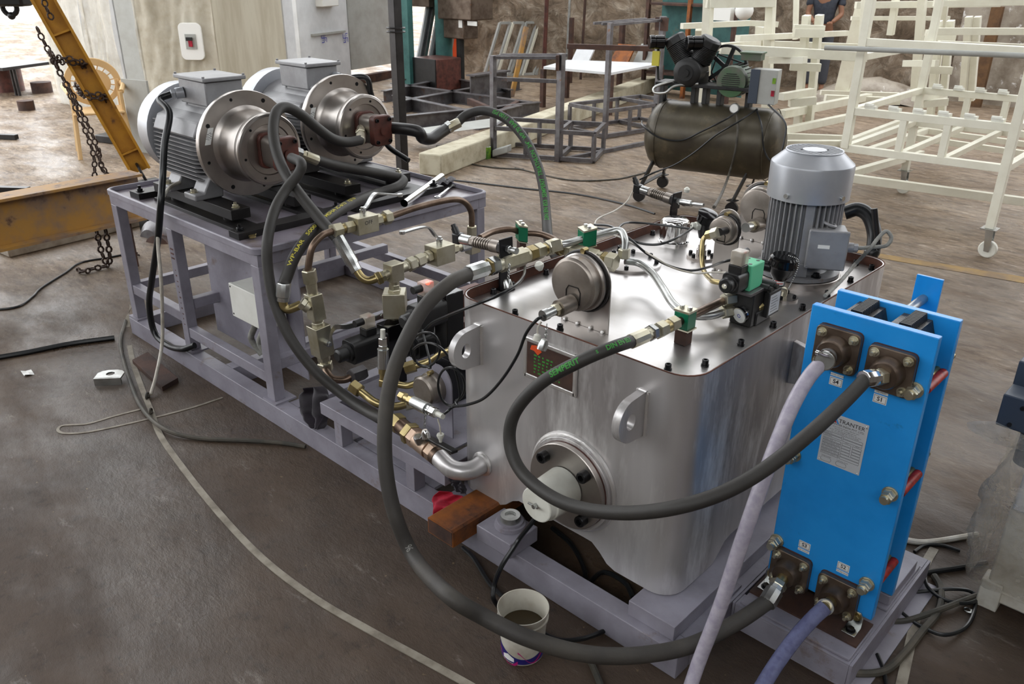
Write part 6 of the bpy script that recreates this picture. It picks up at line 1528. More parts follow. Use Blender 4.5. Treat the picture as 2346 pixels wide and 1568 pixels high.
for nm, x0, dd, lab in (('stand', 1848, 7.2, 'cream two-post stand with stepped arms right of the compressor'), ('stand', 2150, 7.6, 'cream two-post stand with stepped arms inside the trolley rack')):
    k = dd/7.2; f = 1/k
    def sx(a): return x0+(a-1848)*f
    y0 = 130
    def sy(a): return y0+(a-y0)*f+(0 if x0 < 2000 else 8)
    rackpx('post_stand', lab, [('post', (sx(1848), sy(35), dd), (sx(1826), sy(296), dd+.5), .06), ('post', (sx(1878), sy(34), dd), (sx(1853), sy(290), dd+.5), .06),
        ('arm', (sx(1818), sy(64), dd-.05), (sx(1888), sy(66), dd-.05), .055), ('arm', (sx(1818), sy(75), dd-.05), (sx(1886), sy(76), dd-.05), .07), ('arm', (sx(1766), sy(138), dd-.1), (sx(1845), sy(138), dd-.4), .055),
        ('arm', (sx(1810), sy(152), dd), (sx(1880), sy(155), dd-.05), .065), ('arm', (sx(1790), sy(222), dd-.1), (sx(1860), sy(210), dd+.1), .06), ('arm', (sx(1808), sy(236), dd), (sx(1868), sy(230), dd), .065)], group='cream two-post stands')
rackpx('channel_stack', 'low cream frames of welded channel on the floor behind the vertical motor', [
    ('channel', (1790, 262, 7.3), (1990, 222, 8.8), .07), ('channel', (1795, 300, 7.2), (1945, 268, 7.9), .06), ('channel', (1800, 330, 7.0), (1935, 330, 7.1), .06), ('channel', (1800, 312, 7.2), (1960, 318, 7.3), .05),
    ('channel', (1890, 225, 8.7), (2060, 232, 8.7), .07), ('channel', (1880, 212, 9.2), (2060, 218, 9.2), .05), ('channel', (1930, 330, 7.0), (2120, 258, 8.3), .05), ('channel', (1990, 345, 7.1), (2180, 280, 8.3), .05), ('channel', (1870, 345, 6.8), (1890, 345, 6.9), .07),
    ('channel', (1940, 400, 6.4), (2110, 352, 7.3), .055), ('channel', (1950, 408, 6.4), (2346, 462, 6.2), .06), ('channel', (2050, 290, 8.0), (2346, 330, 7.6), .05), ('channel', (2060, 310, 7.8), (2346, 352, 7.3), .05)], w_=.05)
rackpx('steel_rack', 'cream gridded frame with upright bars behind the trolley rack', [
    ('rail', (1960, 12, 8.0), (2290, 8, 8.0), .06), ('rail', (2140, 8, 7.0), (2346, 5, 7.0), .05), ('rail', (1950, 42, 8.6), (2175, 42, 8.6), .04), ('post', (2055, -20, 8), (2040, 80, 8.2), .06), ('post', (2115, -20, 7.8), (2095, 215, 8.4), .07), ('post', (2165, 10, 7.9), (2140, 215, 8.6), .06),
    ('post', (1985, -20, 7.5), (1975, 112, 7.7), .06), ('rail', (2130, 72, 6.9), (2346, 72, 6.9), .055), ('rail', (2150, 100, 7.2), (2346, 108, 7.2), .05), ('rail', (2150, 113, 7.2), (2240, 112, 7.4), .06), ('post', (2220, 38, 8.0), (2205, 230, 8.4), .06), ('post', (2240, 38, 8.0), (2225, 230, 8.4), .06)], w_=.05)
# wide cream plank leaning
rackpx('leaning_plank', 'wide cream board leaning behind the trolley rack post', [('board', (1985, 10, 8.6), (1935, 205, 9.3), .16)], cat='board', group=None)
# ================================================================== grey welded frames
def gframe(name, lab, P0, P1, dep, h, zb_, zbox, three=True, ztop=None):
    P0, P1 = V(P0), V(P1); d = (P1-P0).normalized(); n_ = V((-d.y, d.x, 0)); n_ = n_ if n_.dot(V((-.68, .73, 0))) > 0 else -n_
    s = [('post', up_(P0, 0), up_(P0, h), .05), ('post', up_(P1, 0), up_(P1, h+.04), .06), ('rail', up_(P0, h*.78), up_(P1, h*.78), .035)]
    for k in range(3): s.append(('top_bar', up_(P0, h-.02)+n_*.13*k, up_(P1, h)+n_*.13*k, .028))
    Q0, Q1 = P0+n_*dep, P1+n_*dep
    E0, E1 = P0+d*.0, P1+d*.35
    for z in (.03, zbox):
        s += [('base_rail', up_(E0, z), up_(E1, z), .04), ('base_rail', up_(Q0, z), up_(Q1+d*.35, z), .04), ('base_rail', up_(E0, z), up_(Q0, z), .04), ('base_rail', up_(E1, z), up_(Q1+d*.35, z), .04), ('base_rail', up_(P1, z), up_(Q1, z), .04)]
    for t_ in (.0, .33, .66, 1): 
        s += [('short_post', up_(Q0.lerp(Q1+d*.35, t_), .03), up_(Q0.lerp(Q1+d*.35, t_), zbox), .035), ('short_post', up_(E0.lerp(E1, t_), .03), up_(E0.lerp(E1, t_), zbox), .035)]
    t = frame(name, lab, s, .04, 'raw_steel', 'steel frame', 'bare grey welded frames')
    build('end_plate', MB().obox(up_(P1, h-.04)-d*.02, d*.012, n_*.09, Z*.07), 'rust_dark', t); return t
gframe('welded_stand', 'nearer bare grey welded stand with three top bars, left of the concrete beam end', (-5.33, 4.47, 0), (-4.73, 4.78, 0), .55, .98, 0, .29)
gframe('welded_stand', 'farther taller bare grey welded stand with three top bars, left of the compressor', at(1385, 318, z=0), at(1500, 300, z=0), .6, 1.22, 0, .30)
long_ = frame('floor_bar', 'long grey bar on the floor between the two grey stands', [('bar', fl(1290, 366, .02), fl(1505, 322, .02), .04)], .04, 'raw_steel', 'steel bar')
solo('concrete_post', MB().bar(at(985, 378, z=.10)+Z*.0, at(1492, 190, z=.10), .24, .20), 'concrete_beam', 'long pale square concrete post lying diagonally behind the machine', 'concrete post', bev=.012)
# black upright and teal column
solo('black_post', MB().box((-5.17, 3.08, 0), (-5.09, 3.16, 2.6)), 'dark_steel', 'tall black square post standing behind the table', 'post', bev=.004)
wr = MB(); 
for z in (1.55, 1.30, 1.27): wr.ring((-5.13, 3.12, z), Z, .075, .006, 20, 6)
solo('wire_loops', wr, 'dark_steel', 'wire loops tied round the tall black post', 'wire')
# ================================================================== I-beam grid on the floor
def ibeam(mb, a, b, h=.18, w_=.10, t=.012):
    a, b = V(a), V(b); mb.bar(a+Z*(h-t/2), b+Z*(h-t/2), w_, t); mb.bar(a+Z*(t/2), b+Z*(t/2), w_, t); mb.bar(a+Z*h/2, b+Z*h/2, t, h-2*t-.001); return mb
gd = thing('girder_grid', 'dark welded grid of I-beams lying on the floor behind the black post', 'steel grid', fl(1050, 240))
for a, b in (((905, 262), (1190, 205)), ((895, 300), (1235, 262)), ((900, 215), (1215, 262)), ((905, 245), (1080, 285)), ((925, 205), (1020, 198)), ((1020, 198), (1170, 232)), ((880, 235), (1010, 205)), ((1090, 298), (1190, 270))):
    build('grid_beam', ibeam(MB(), fl(*a), fl(*b), .16, .09), 'raw_steel', gd)
solo('steel_sheet', MB().add([fl(930, 298, .17), fl(1150, 268, .17), fl(1180, 285, .17), fl(950, 312, .17), fl(930, 298, .175), fl(1150, 268, .175), fl(1180, 285, .175), fl(950, 312, .175)], [(0, 1, 2, 3), (7, 6, 5, 4), (0, 4, 5, 1), (1, 5, 6, 2), (2, 6, 7, 3), (3, 7, 4, 0)]), 'panel_grey', 'pale flat sheet lying on the beam grid', 'metal sheet')
sb_ = thing('stub_girder', 'short I-beam stub standing on the beam grid', 'steel beam', fl(1110, 230)); build('beam_body', ibeam(MB(), fl(1078, 224, .1), fl(1160, 210, .1), .30, .16, .02), 'raw_steel', sb_)
solo('angle_piece', MB().bar(fl(1075, 232, .12), fl(1145, 262, .12), .06, .08).bar(fl(1145, 262, .12), fl(1190, 235, .12), .06, .08), 'rust_dark', 'rusty angle pieces beside the short I-beam stub', 'steel angle')
# tin and lamp on the floor
tq = fl(1111, 362); tin = thing('paint_tin', 'small green and yellow tin on the floor behind the machine', 'tin', tq)
build('tin_body', MB().lathe(tq, Z, [(0, .062), (.11, .062), (.112, .064), (.118, .064), (.118, .06), (.02, .058), (.02, 0)], 28, cap=False), 'tin_green', tin)
build('tin_rim', MB().ring(tq+Z*.118, Z, .062, .003, 28, 6), 'zinc', tin)
lq = fl(1150, 352, .05); lmp = thing('work_lamp', 'silver work lamp lying on the floor next to the green tin', 'lamp', lq)
build('lamp_head', MB().obox(lq+Z*.03, V((.08, .03, .03)), V((-.02, .05, 0)), Z*.035), 'panel_grey', lmp, bev=.01)
build('lamp_grip', MB().cyl(lq+V((-.08, -.03, -.01)), lq+V((-.20, -.10, -.03)), .018), 'dark_steel', lmp)
# ================================================================== yellow beams, chains, chair
yb = thing('yellow_beam', 'worn yellow I-beam lying on edge at the far left of the floor', 'steel beam', fl(120, 540))
a_, b_ = at(-220, 618, z=.30), at(330, 497, z=.30)
build('beam_body', ibeam(MB(), a_, b_, .29, .16, .016), 'yellow_worn', yb)
for q in (a_.lerp(b_, .03), a_.lerp(b_, .90)): build('support_block', MB().box((q.x-.03, q.y-.03, 0), (q.x+.03, q.y+.03, .30)), 'rust_dark', yb)
jb0, jb1 = at(322, 392, d=5.9), at(85, -25, d=5.3)
hj = thing('hoist_jib', 'slanting yellow box-section hoist jib at the upper left', 'hoist jib', V((jb0.x, jb0.y, 0)))
dj = (jb1-jb0).normalized()
sj = dj.cross(V((CAM-jb0)).normalized()).normalized(); fj = dj.cross(sj).normalized()
mb = MB().obox((jb0+jb1)/2, (jb1-jb0)/2, sj*.055, fj*.006)
mb.obox((jb0+jb1)/2+sj*.062, (jb1-jb0)/2, sj*.009, fj*.05).obox((jb0+jb1)/2-sj*.062, (jb1-jb0)/2, sj*.009, fj*.05)
build('jib_beam', mb, 'yellow_paint', hj, bev=.001)
for t_ in (.12, .78): build('stiffener_plate', MB().obox(jb0.lerp(jb1, t_), dj*.006, sj*.055, fj*.045), 'yellow_paint', hj)
build('end_ring', MB().ring(jb0+dj*-.03, sj, .085, .010, 28, 8), 'dark_steel', hj)
build('pivot_block', MB().obox(jb0-dj*.10+V((.05, 0, -.05)), X*.09, Y*.08, Z*.08), 'rail_black', hj, bev=.004)
build('jib_foot', MB().box((jb0.x-.05, jb0.y-.06, 0), (jb0.x+.11, jb0.y+.08, jb0.z-.08)), 'rail_black', hj, bev=.004)
def chain(lab, pts, link=.055, wr_=.006):
    return solo('lifting_chain', chainlinks(MB(), spl([V(p) for p in pts], 8), link, wr_, 8), 'chain', lab, 'chain', 'rusty chains on the yellow jib')
def cj(px, py, off=-.10): return at(px, py, d=5.3+.6*(py+25)/417+off)
chain('rusty chain hanging down the left of the slanting yellow jib', [cj(84, 62), cj(95, 85), cj(108, 110), cj(125, 145), cj(145, 180), cj(165, 215), cj(185, 255), cj(208, 300), cj(222, 340), cj(235, 385), cj(262, 412)])
chain('short rusty chain running down the top right edge of the jib', [cj(92, -15), cj(100, 0), cj(108, 22), cj(120, 45)])
chain('rusty chain wound high round the slanting yellow jib', [cj(112, 118, .1), cj(122, 130, -.05), cj(145, 133), cj(172, 137), cj(192, 145, -.05), cj(200, 160, .08)])
chain('second turn of rusty chain wound high round the yellow jib', [cj(118, 135, .1), cj(130, 142, -.05), cj(160, 143), cj(186, 150, -.05), cj(198, 162, .08)])
chain('rusty chain wound lower round the yellow jib', [cj(172, 192, .1), cj(185, 208, -.05), cj(210, 216), cj(236, 218, -.05), cj(246, 230, .08)])
chain('second turn of rusty chain wound lower round the yellow jib', [cj(180, 210, .1), cj(192, 220, -.05), cj(215, 225), cj(238, 226, -.05), cj(247, 236, .08)])
chain('rusty chain hanging left of the jib down onto the yellow beam', [cj(118, 118, -.02), cj(135, 160, -.02), cj(160, 215, -.02), cj(178, 260, -.02), cj(200, 310, -.02), cj(215, 360, -.02), cj(217, 412, -.02)])
chain('rusty chain trailing over the beam right to the table', [cj(228, 340, -.02), cj(229, 370, -.02), cj(245, 400, -.02), cj(280, 408, -.02), cj(312, 415, -.02)], .05, .0055)
hc0 = at(249, 610, z=.012)
for dx_, lab in ((-.035, 'left of the two rusty chains hanging below the yellow beam'), (.03, 'right of the two rusty chains hanging below the yellow beam')):
    chain(lab, [hc0+V((dx_*.7, dx_*.7, .33)), hc0+V((dx_*.6, dx_*.6, .2)), hc0+V((dx_*.5, dx_*.5, .08)), hc0+V((dx_*.2, 0, 0))], .055, .007)
chain('rusty chain lying in a heap at the foot of the hanging chains', [fl(250, 605, .02), fl(235, 612, .02), fl(215, 615, .02), fl(195, 622, .02), fl(175, 618, .02)], .05, .007)
chain('thin rusty chain draped behind the table legs to the chain hoist', [at(285, 480, y=.5), at(292, 520, y=.5), at(300, 562, y=.5), at(318, 588, y=.6), at(345, 592, y=.7)], .04, .005)
hc_ = at(372, 560, y=.9)
hst = thing('chain_hoist', 'grey chain hoist body seen through the table legs', 'chain hoist', V((hc_.x, hc_.y, .02)))
build('hoist_body', MB().lathe(hc_, V((.2, -1, .1)), [(-.08, .10), (-.06, .17), (.05, .18), (.07, .15), (.10, .12)], 28), 'raw_steel', hst)
build('hoist_cover', MB().lathe(hc_+V((.12, -.05, 0)), V((.5, -1, .1)), [(-.05, .10), (.06, .11), (.08, .05)], 24), 'rust_dark', hst)
# plastic chair
cq = at(245, 350, z=0); fx = (fl(292, 345)-fl(205, 352)).normalized(); fy = Z.cross(fx)
chr_ = thing('plastic_chair', 'cream round-backed plastic chair behind the yellow jib', 'chair', cq, None)
bcn = cq+Z*.68+fy*.15
bk = MB(); N_ = 36
outl_ = [(.26*math.cos(2*math.pi*i/N_), .23*math.sin(2*math.pi*i/N_)+.0) for i in range(N_)]
innl_ = [(.20*math.cos(2*math.pi*i/N_), .17*math.sin(2*math.pi*i/N_)-.01) for i in range(N_)]
bk.holed(outl_, innl_, bcn, fx, Z, fy*.03); build('back_frame', bk, 'cream_chair', chr_, bev=.006)
bk2 = MB()
inn2 = [(.165*math.cos(2*math.pi*i/N_), .135*math.sin(2*math.pi*i/N_)-.01) for i in range(N_)]
bk2.prism(inn2, bcn+fy*.01, fx, Z, fy*.012)
for i in range(N_):
    if i % 2: a = 2*math.pi*i/N_; bk2.bar(bcn+fx*.16*math.cos(a)+Z*(.13*math.sin(a)-.01)+fy*.015, bcn+fx*.205*math.cos(a)+Z*(.175*math.sin(a)-.01)+fy*.015, .01, .01)
build('back_panel', bk2, 'cream_chair', chr_)
build('seat', MB().obox(cq+Z*.43-fy*.05, fx*.23, fy*.22, Z*.012), 'cream_chair', chr_, bev=.01)
for s in (-1, 1):
    build('leg', MB().tube([cq+fx*.22*s+fy*.14+Z*.70, cq+fx*.22*s+fy*.16+Z*.45, cq+fx*.26*s+fy*.22], .022, 8), 'cream_chair', chr_)
    build('leg', MB().tube([cq+fx*.22*s-fy*.22+Z*.62, cq+fx*.22*s-fy*.2+Z*.43, cq+fx*.25*s-fy*.26], .022, 8), 'cream_chair', chr_)
    build('armrest', MB().tube(spl([cq+fx*.25*s+fy*.16+Z*.66, cq+fx*.27*s-fy*.0+Z*.67, cq+fx*.23*s-fy*.22+Z*.62], 5), .025, 8), 'cream_chair', chr_)
# concrete kerb strip on the floor
k0_, k1_ = fl(-60, 612), fl(300, 525); kd_ = (k1_-k0_).normalized(); kn_ = Z.cross(kd_)
pm('yellow_faded', C(150, 122, 74), .7, 0, C(120, 100, 78), 5, (.4, .6))
pm('kerb', C(168, 158, 144), .4, 0, C(128, 116, 102), 5, spot=C(230, 228, 226), ssc=4, sthr=(.6, .66), bump=.002)
solo('concrete_slab', MB().obox((k0_+k1_)/2+kn_*.45+kd_*.3+Z*.03, (k1_-k0_)/2*1.15, kn_*.45, Z*.03), 'kerb', 'raised concrete slab under the yellow beam', 'concrete slab', bev=.01)
# dark machine hook at the upper left corner
hkq = at(20, 8, d=6.5)
hk = thing('crane_hook_block', 'dark hook block hanging into the upper left corner', 'hook block', hkq-Z*.1)
build('block_body', MB().obox(hkq+Z*.12, V((.12, .1, 0)), V((-.05, .06, 0)), Z*.14), 'black_plastic', hk, bev=.02)
build('hook', MB().ring(hkq-Z*.03, V((-.68, .73, 0)), .055, .02, 20, 8).sph(hkq-Z*.09, .03), 'black_plastic', hk)
# ================================================================== wrapped cabinets at the back left
def slab(name, p0, p1, h, th, mat, lab, cat='cabinet', z0=0, film=None, group=None):
    p0, p1 = V(p0), V(p1); d = (p1-p0).normalized(); n_ = V((-d.y, d.x, 0)); n_ = n_ if n_.dot(V((-.68, .73, 0))) > 0 else -n_
    t = thing(name, lab, cat, V(((p0.x+p1.x)/2, (p0.y+p1.y)/2, z0)), group)
    build('cabinet_body', MB().obox((p0+p1)/2+n_*th/2+Z*(z0+h/2-((p0+p1)/2).z), (p1-p0)/2, n_*th/2, Z*h/2), mat, t, bev=.006)
    if film:
        P = []; a, b = 22, 26
        for i in range(a):
            for j in range(b):
                u_, v_ = i/(a-1), j/(b-1); q = p0.lerp(p1, u_*1.02-.01); q = V((q.x, q.y, z0+h*v_*.99+.01))-n_*(.04+.10*abs(MN.noise(V((u_*7+v_*4, v_*1.2, h))))+.04*MN.noise(V((u_*15-v_*9, v_*4, 2)))); P.append(q)
        build('plastic_film', MB().grid(P, a, b), film, t, ang=180)
    return t, d, n_
def mark(parent, c, d, n_, s=.07):
    """blue hand-stamped good-luck mark with hooked arms and four dots"""
    c = V(c)-n_*.004; mb = MB(); r_ = s/2; w_ = s*.09
    for a, b in (((0, -r_), (0, r_)), ((-r_, 0), (r_, 0)), ((0, r_), (r_, r_)), ((r_, 0), (r_, -r_)), ((0, -r_), (-r_, -r_)), ((-r_, 0), (-r_, r_))):
        mb.bar(c+d*a[0]+Z*a[1], c+d*b[0]+Z*b[1], w_, .001, n_)
    for a in (-.5, .5):
        for b in (-.5, .5): mb.cyl(c+d*a*r_+Z*b*r_, c+d*a*r_+Z*b*r_-n_*.001, w_*.7, n=8)
    build('blue_mark', mb, 'ink_blue', parent)
c1, d_, n_ = slab('wrapped_cabinet', fl(140, 236), fl(232, 250), 3.2, .6, 'panel_white', 'leftmost tall white film-wrapped cabinet in the bright doorway', film='film', group='wrapped cabinets')
c1b_, d_, n_ = slab('wrapped_cabinet', fl(236, 250), fl(303, 262), 3.2, .3, 'panel_white', 'second tall white film-wrapped cabinet, right of the leftmost', film='film', group='wrapped cabinets')
c2_, d_, n_ = slab('wrapped_cabinet', fl(306, 264), fl(349, 268), 3.2, .15, 'panel_grey', 'narrow grey cabinet side with blue marks between the wrapped cabinets', group='wrapped cabinets')
st0 = fl(330, 266)
build('tape_strip', MB().obox(V((st0.x, st0.y, 2.0))-n_*.003, d_*.06, n_*.001, Z*.75), 'label_white', c2_)
for z in (2.45, 1.85): mark(c2_, V((st0.x, st0.y, z))-n_*.004, d_, n_, .09)
solo('metal_sheet', MB().obox(fl(322, 268, .36), (fl(350, 268)-fl(300, 262)).normalized()*.18, Y*.01, Z*.36), 'panel_grey', 'plain grey sheet leaning low against the wrapped cabinets', 'metal sheet')
c3_, d_, n_ = slab('wrapped_cabinet', fl(352, 269), fl(520, 272), 3.2, .2, 'panel_cream', 'cream film-wrapped cabinet with isolator switch behind the nearer motor', film='film', group='wrapped cabinets')
def onface(px, py, p, n_, off=0):
    d = at(px, py, d=1)-CAM; t_ = (V(p)-n_*off-CAM).dot(n_)/d.dot(n_); return CAM+d*t_
sw = onface(440, 95, fl(400, 270), n_, .06)
so = build('isolator_plate', MB().prism(rrect(-.14, -.21, .14, .21, .06), sw, d_, Z, -n_*.03), 'label_white', c3_, bev=.004)
build('isolator_window', MB().obox(sw-n_*.035+Z*.0, d_*.065, n_*.004, Z*.085), 'panel_grey', so)
build('isolator_knob', MB().obox(sw-n_*.05+Z*.03-d_*.01, d_*.035, n_*.015, Z*.02), 'black_plastic', so)
build('isolator_lever', MB().obox(sw-n_*.05-Z*.02, d_*.02, n_*.015, Z*.035), 'red_cloth', so)
c4_, d_, n_ = slab('wrapped_cabinet', fl(526, 268), fl(668, 246), 3.2, .12, 'panel_cream', 'cream streaky cabinet panels between the two motors', group='wrapped cabinets')
pq = onface(622, 100, fl(560, 262), n_, .003); build('panel_seam', MB().obox(V((pq.x, pq.y, 1.6)), d_*.012, n_*.004, Z*1.58), 'rust_dark', c4_)
pq = onface(523, 60, fl(560, 262), n_, .003); build('panel_seam', MB().obox(V((pq.x, pq.y, 1.6)), d_*.012, n_*.004, Z*1.58), 'dark_steel', c4_)
c5_, d_, n_ = slab('wrapped_cabinet', fl(670, 245), fl(692, 242), 3.2, .08, 'panel_white', 'narrow bright white cabinet edge above the farther motor', group='wrapped cabinets')
c6_, d_, n_ = slab('wrapped_cabinet', fl(697, 205), fl(806, 182), 3.2, .5, 'panel_white', 'white cabinet with lower pale panel carrying two blue marks', group='wrapped cabinets')
pf = fl(750, 194)
q = onface(752, 76, pf, n_, .004); build('cabinet_ledge', MB().obox(q, d_*.45, n_*.03, Z*.015), 'panel_grey', c6_)
q = onface(745, 3, pf, n_, .02); build('wall_box', MB().obox(q+Z*.05, d_*.22, n_*.10, Z*.12), 'label_white', c6_, bev=.01)
for px in (742, 791): mark(c6_, onface(px, 87, pf, n_, .012), d_, n_, .13)
c7_, d_, n_ = slab('wrapped_cabinet', fl(808, 182), fl(898, 166), 3.2, .08, 'panel_grey', 'large grey panel standing right of the white cabinets', z0=.15, group='wrapped cabinets')
q = onface(822, 32, fl(850, 174), n_, .003); build('tape_strip', MB().obox(q, d_*.20, n_*.001, Z*.5), 'panel_white', c7_); mark(c7_, onface(818, 38, fl(850, 174), n_, .008), d_, n_, .13)
ftx = MB().obox(fl(850, 178, .07), (fl(895, 166)-fl(808, 182))/2, Y*.2, Z*.06); solo('pallet', ftx, 'rust_dark', 'dark pallet under the large grey panel', 'pallet')
# ================================================================== things before the rubble wall
tl = fl(1020, 198)
dm = thing('drilling_machine', 'old teal column drilling machine with dark gearbox before the rubble wall', 'drilling machine', tl)
build('column', MB().cyl(tl, tl+Z*2.6, .13, n=28), 'teal_paint', dm)
build('column_guide', MB().box(tl+V((-.22, .02, 0)), tl+V((-.10, .16, 2.6))), 'teal_paint', dm)
q = at(1068, 20, y=tl.y); build('gearbox', MB().box((q.x-.42, q.y-.2, q.z-.15), (q.x+.32, q.y+.25, q.z+.5)), 'cast_brown', dm, bev=.02)
q = at(1058, 62, y=tl.y); build('spindle_housing', MB().box((q.x-.25, q.y-.15, q.z-.16), (q.x+.2, q.y+.15, q.z+.12)), 'cast_brown', dm, bev=.015)
q = at(1082, 54, y=tl.y-.16); build('machine_label', MB().box((q.x-.1, q.y-.004, q.z-.03), (q.x+.1, q.y, q.z+.03)), 'label_white', dm)
q = at(1055, 52, y=tl.y-.16); build('machine_label', MB().box((q.x-.04, q.y-.004, q.z-.07), (q.x+.04, q.y, q.z+.07)), 'label_white', dm)
q = at(975, 5, y=tl.y); build('belt_guard', MB().box((q.x-.25, q.y-.15, q.z-.06), (q.x+.25, q.y+.2, q.z+.4)), 'cast_brown', dm, bev=.01)
q = at(1055, 130, y=tl.y); build('lead_screw', MB().cyl((q.x, q.y, .1), (q.x, q.y, 1.5), .06), 'cast_black', dm)
q = fl(1000, 215); wb = thing('welding_set', 'black and red welding set on the floor by the teal column', 'welding machine', fl(985, 206))
A_ = fl(985, 208)
build('set_body', MB().box(A_+V((-.26, -.1, .02)), A_+V((.28, .4, .48))), 'cast_red', wb, bev=.01); build('front_panel', MB().box(A_+V((-.27, -.12, .02)), A_+V((.27, -.1, .48))), 'black_plastic', wb, bev=.005)
q = fl(1042, 180); solo('orange_cloth', MB().lathe(q*1.0, Z, [(0, .10), (.3, .13), (.6, .07), (.75, .12), (.85, .05)], 9), 'orange_cloth', 'orange cloth hanging behind the teal column', 'cloth')
tp = fl(938, 205); solo('teal_post', MB().box(tp+V((-.09, -.05, 0)), tp+V((.09, .05, 2.8))), 'teal_paint', 'narrow teal and rust column left of the leaning profiles', 'post')
for k in range(9):
    b0 = fl(946+9*k, 196-k*.5); b0 = V((b0.x, b0.y, 0)); tpq = b0+V((.16, .55, 2.2+.1*(k % 3)))
    solo('leaning_profile', MB().bar(b0, tpq, .055, .03), ['panel_white', 'raw_steel', 'pipe_steel'][k % 3], ['white', 'grey', 'bright steel'][k % 3]+' profile leaning in the row behind the welding set, %s' % ['leftmost', 'second from the left', 'third from the left', 'fourth from the left', 'middle', 'fourth from the right', 'third from the right', 'second from the right', 'rightmost'][k], 'metal profile', 'profiles leaning by the teal column')
for k in range(5):
    A_, B_ = fl(1108+30*k, 176-k), fl(1132+30*k, 175-k); A_ = V((A_.x, A_.y, 0)); B_ = V((B_.x, B_.y, 0)); lean = V((.10, .30, .86))
    t = thing('aluminium_frame', ['leftmost', 'second', 'middle', 'fourth', 'rightmost'][k]+' of the bare metal window frames leaning on the rubble wall', 'window frame', A_.lerp(B_, .5), 'frames leaning on the rubble wall')
    build('frame_side', MB().bar(A_, A_+lean, .04, .04), 'cream_paint' if k % 2 else 'panel_grey', t); build('frame_side', MB().bar(B_, B_+lean, .04, .04), 'panel_grey', t); build('frame_top', MB().bar(A_+lean, B_+lean, .04, .04), 'panel_grey', t); build('frame_bottom', MB().bar(A_+Z*.02, B_+Z*.02, .04, .04), 'panel_grey', t)
for k, (px, m, lab) in enumerate(((1245, 'cast_red', 'thick reddish pipe upright before the rubble wall'), (1296, 'pipe_steel', 'pale thin pipe upright before the rubble wall'), (1330, 'rust_dark', 'rusty thin bar upright before the rubble wall'))):
    b0 = fl(px, 182); b0 = V((b0.x, b0.y, 0)); solo('upright_pipe', MB().cyl(b0, b0+V((0, .1, 3)), .035 if k == 0 else .022, n=12), m, lab, 'pipe')
b0 = fl(1172, 222); solo('yellow_prop', MB().bar(V((b0.x, b0.y, 0)), V((b0.x, b0.y+.3, .95)), .08, .03), 'yellow_worn', 'yellow-brown prop before the leaning frames', 'prop')
# work table with sheets
wt = thing('work_table', 'low rusty work table with pale sheet on top before the rubble wall', 'table', at(1330, 195, z=0))
A_, B_, C_, D_ = at(1245, 158, z=.5), at(1400, 172, z=.5), at(1515, 150, z=.5), at(1300, 142, z=.5)
build('table_sheet', MB().prism([(0, 0)], (0, 0, 0), X, Y, Z) if False else MB().add([A_, B_, C_, D_, A_+Z*.03, B_+Z*.03, C_+Z*.03, D_+Z*.03], [(3, 2, 1, 0), (4, 5, 6, 7), (0, 1, 5, 4), (1, 2, 6, 5), (2, 3, 7, 6), (3, 0, 4, 7)]), 'panel_white', wt)
for q in (A_, B_, C_, D_): build('table_leg', MB().box((q.x-.03, q.y-.03, 0), (q.x+.03, q.y+.03, .5)), 'rust_dark', wt)
rf = [('rail', at(1300, 106, z=1.0), at(1500, 112, z=1.0), .05), ('post', at(1418, 203, z=0), V((*at(1418, 203, z=0)[:2], 1.0)), .07), ('post', at(1305, 190, z=0), V((*at(1305, 190, z=0)[:2], 1.0)), .06)]
frame('trestle', 'rusty trestle frame standing behind the taller grey stand', rf, .05, 'rust_dark', 'steel frame')
for k, (a, b) in enumerate((((1322, 120), (1345, 145)), ((1400, 115), (1450, 145)), ((1465, 118), (1492, 142)))):
    q0, q1 = at(a[0], a[1], d=12.5), at(b[0], b[1], d=12.3); solo('tilted_sheet', MB().obox((q0+q1)/2, X*.16, V((0, .12, .16)), V((0, .01, -.008))), ['panel_white', 'rust', 'panel_grey'][k], ['white', 'rusty', 'greyish'][k]+' sheet tilted on the rusty frame', 'metal sheet')
# benches and rack on the right
b0, b1 = V((-6.3, 11.7, 0)), V((-2.6, 12.75, 0)); bd = (b1-b0).normalized(); bn = V((-bd.y, bd.x, 0))
wbn = thing('work_bench', 'long dark two-shelf work bench along the rubble wall at the right', 'work bench', (b0+b1)/2)
for z in (.42, .85): build('bench_shelf', MB().obox((b0+b1)/2+bn*.3+Z*z, (b1-b0)/2, bn*.3, Z*.025), 'wall_wood' if z > .5 else 'rust_dark', wbn)
for t_ in (0, .33, .66, 1): q = b0.lerp(b1, t_); build('bench_leg', MB().box(q+V((-.03, 0, 0)), q+V((.03, .06, .85))), 'rust_dark', wbn)
build('bench_back', MB().obox((b0+b1)/2+bn*.62+Z*.62, (b1-b0)/2, bn*.015, Z*.2), 'dark_grey_plastic', wbn)
for k in range(7):
    q = b0.lerp(b1, .25+.1*k)+bn*.3+Z*(.875 if k % 2 else .445); s_ = .07+.03*(k % 3)
    mb = MB().box(q+V((-s_, -.06, 0)), q+V((s_, .06, .08+.03*(k % 2)))) if k % 3 else MB().cyl(q, q+Z*.12, .06, n=16)
    solo('workshop_part', mb, ['cast_black', 'rust_dark', 'raw_steel'][k % 3], ['black', 'rusty', 'grey'][k % 3]+' part on the %s bench shelf, number %s from the left' % ('upper' if k % 2 else 'lower', ['one', 'two', 'three', 'four', 'five', 'six', 'seven'][k]), 'part', 'parts lying on the work bench', bev=.01)
q = fl(1990, 232); hp_ = MB(); rr = []
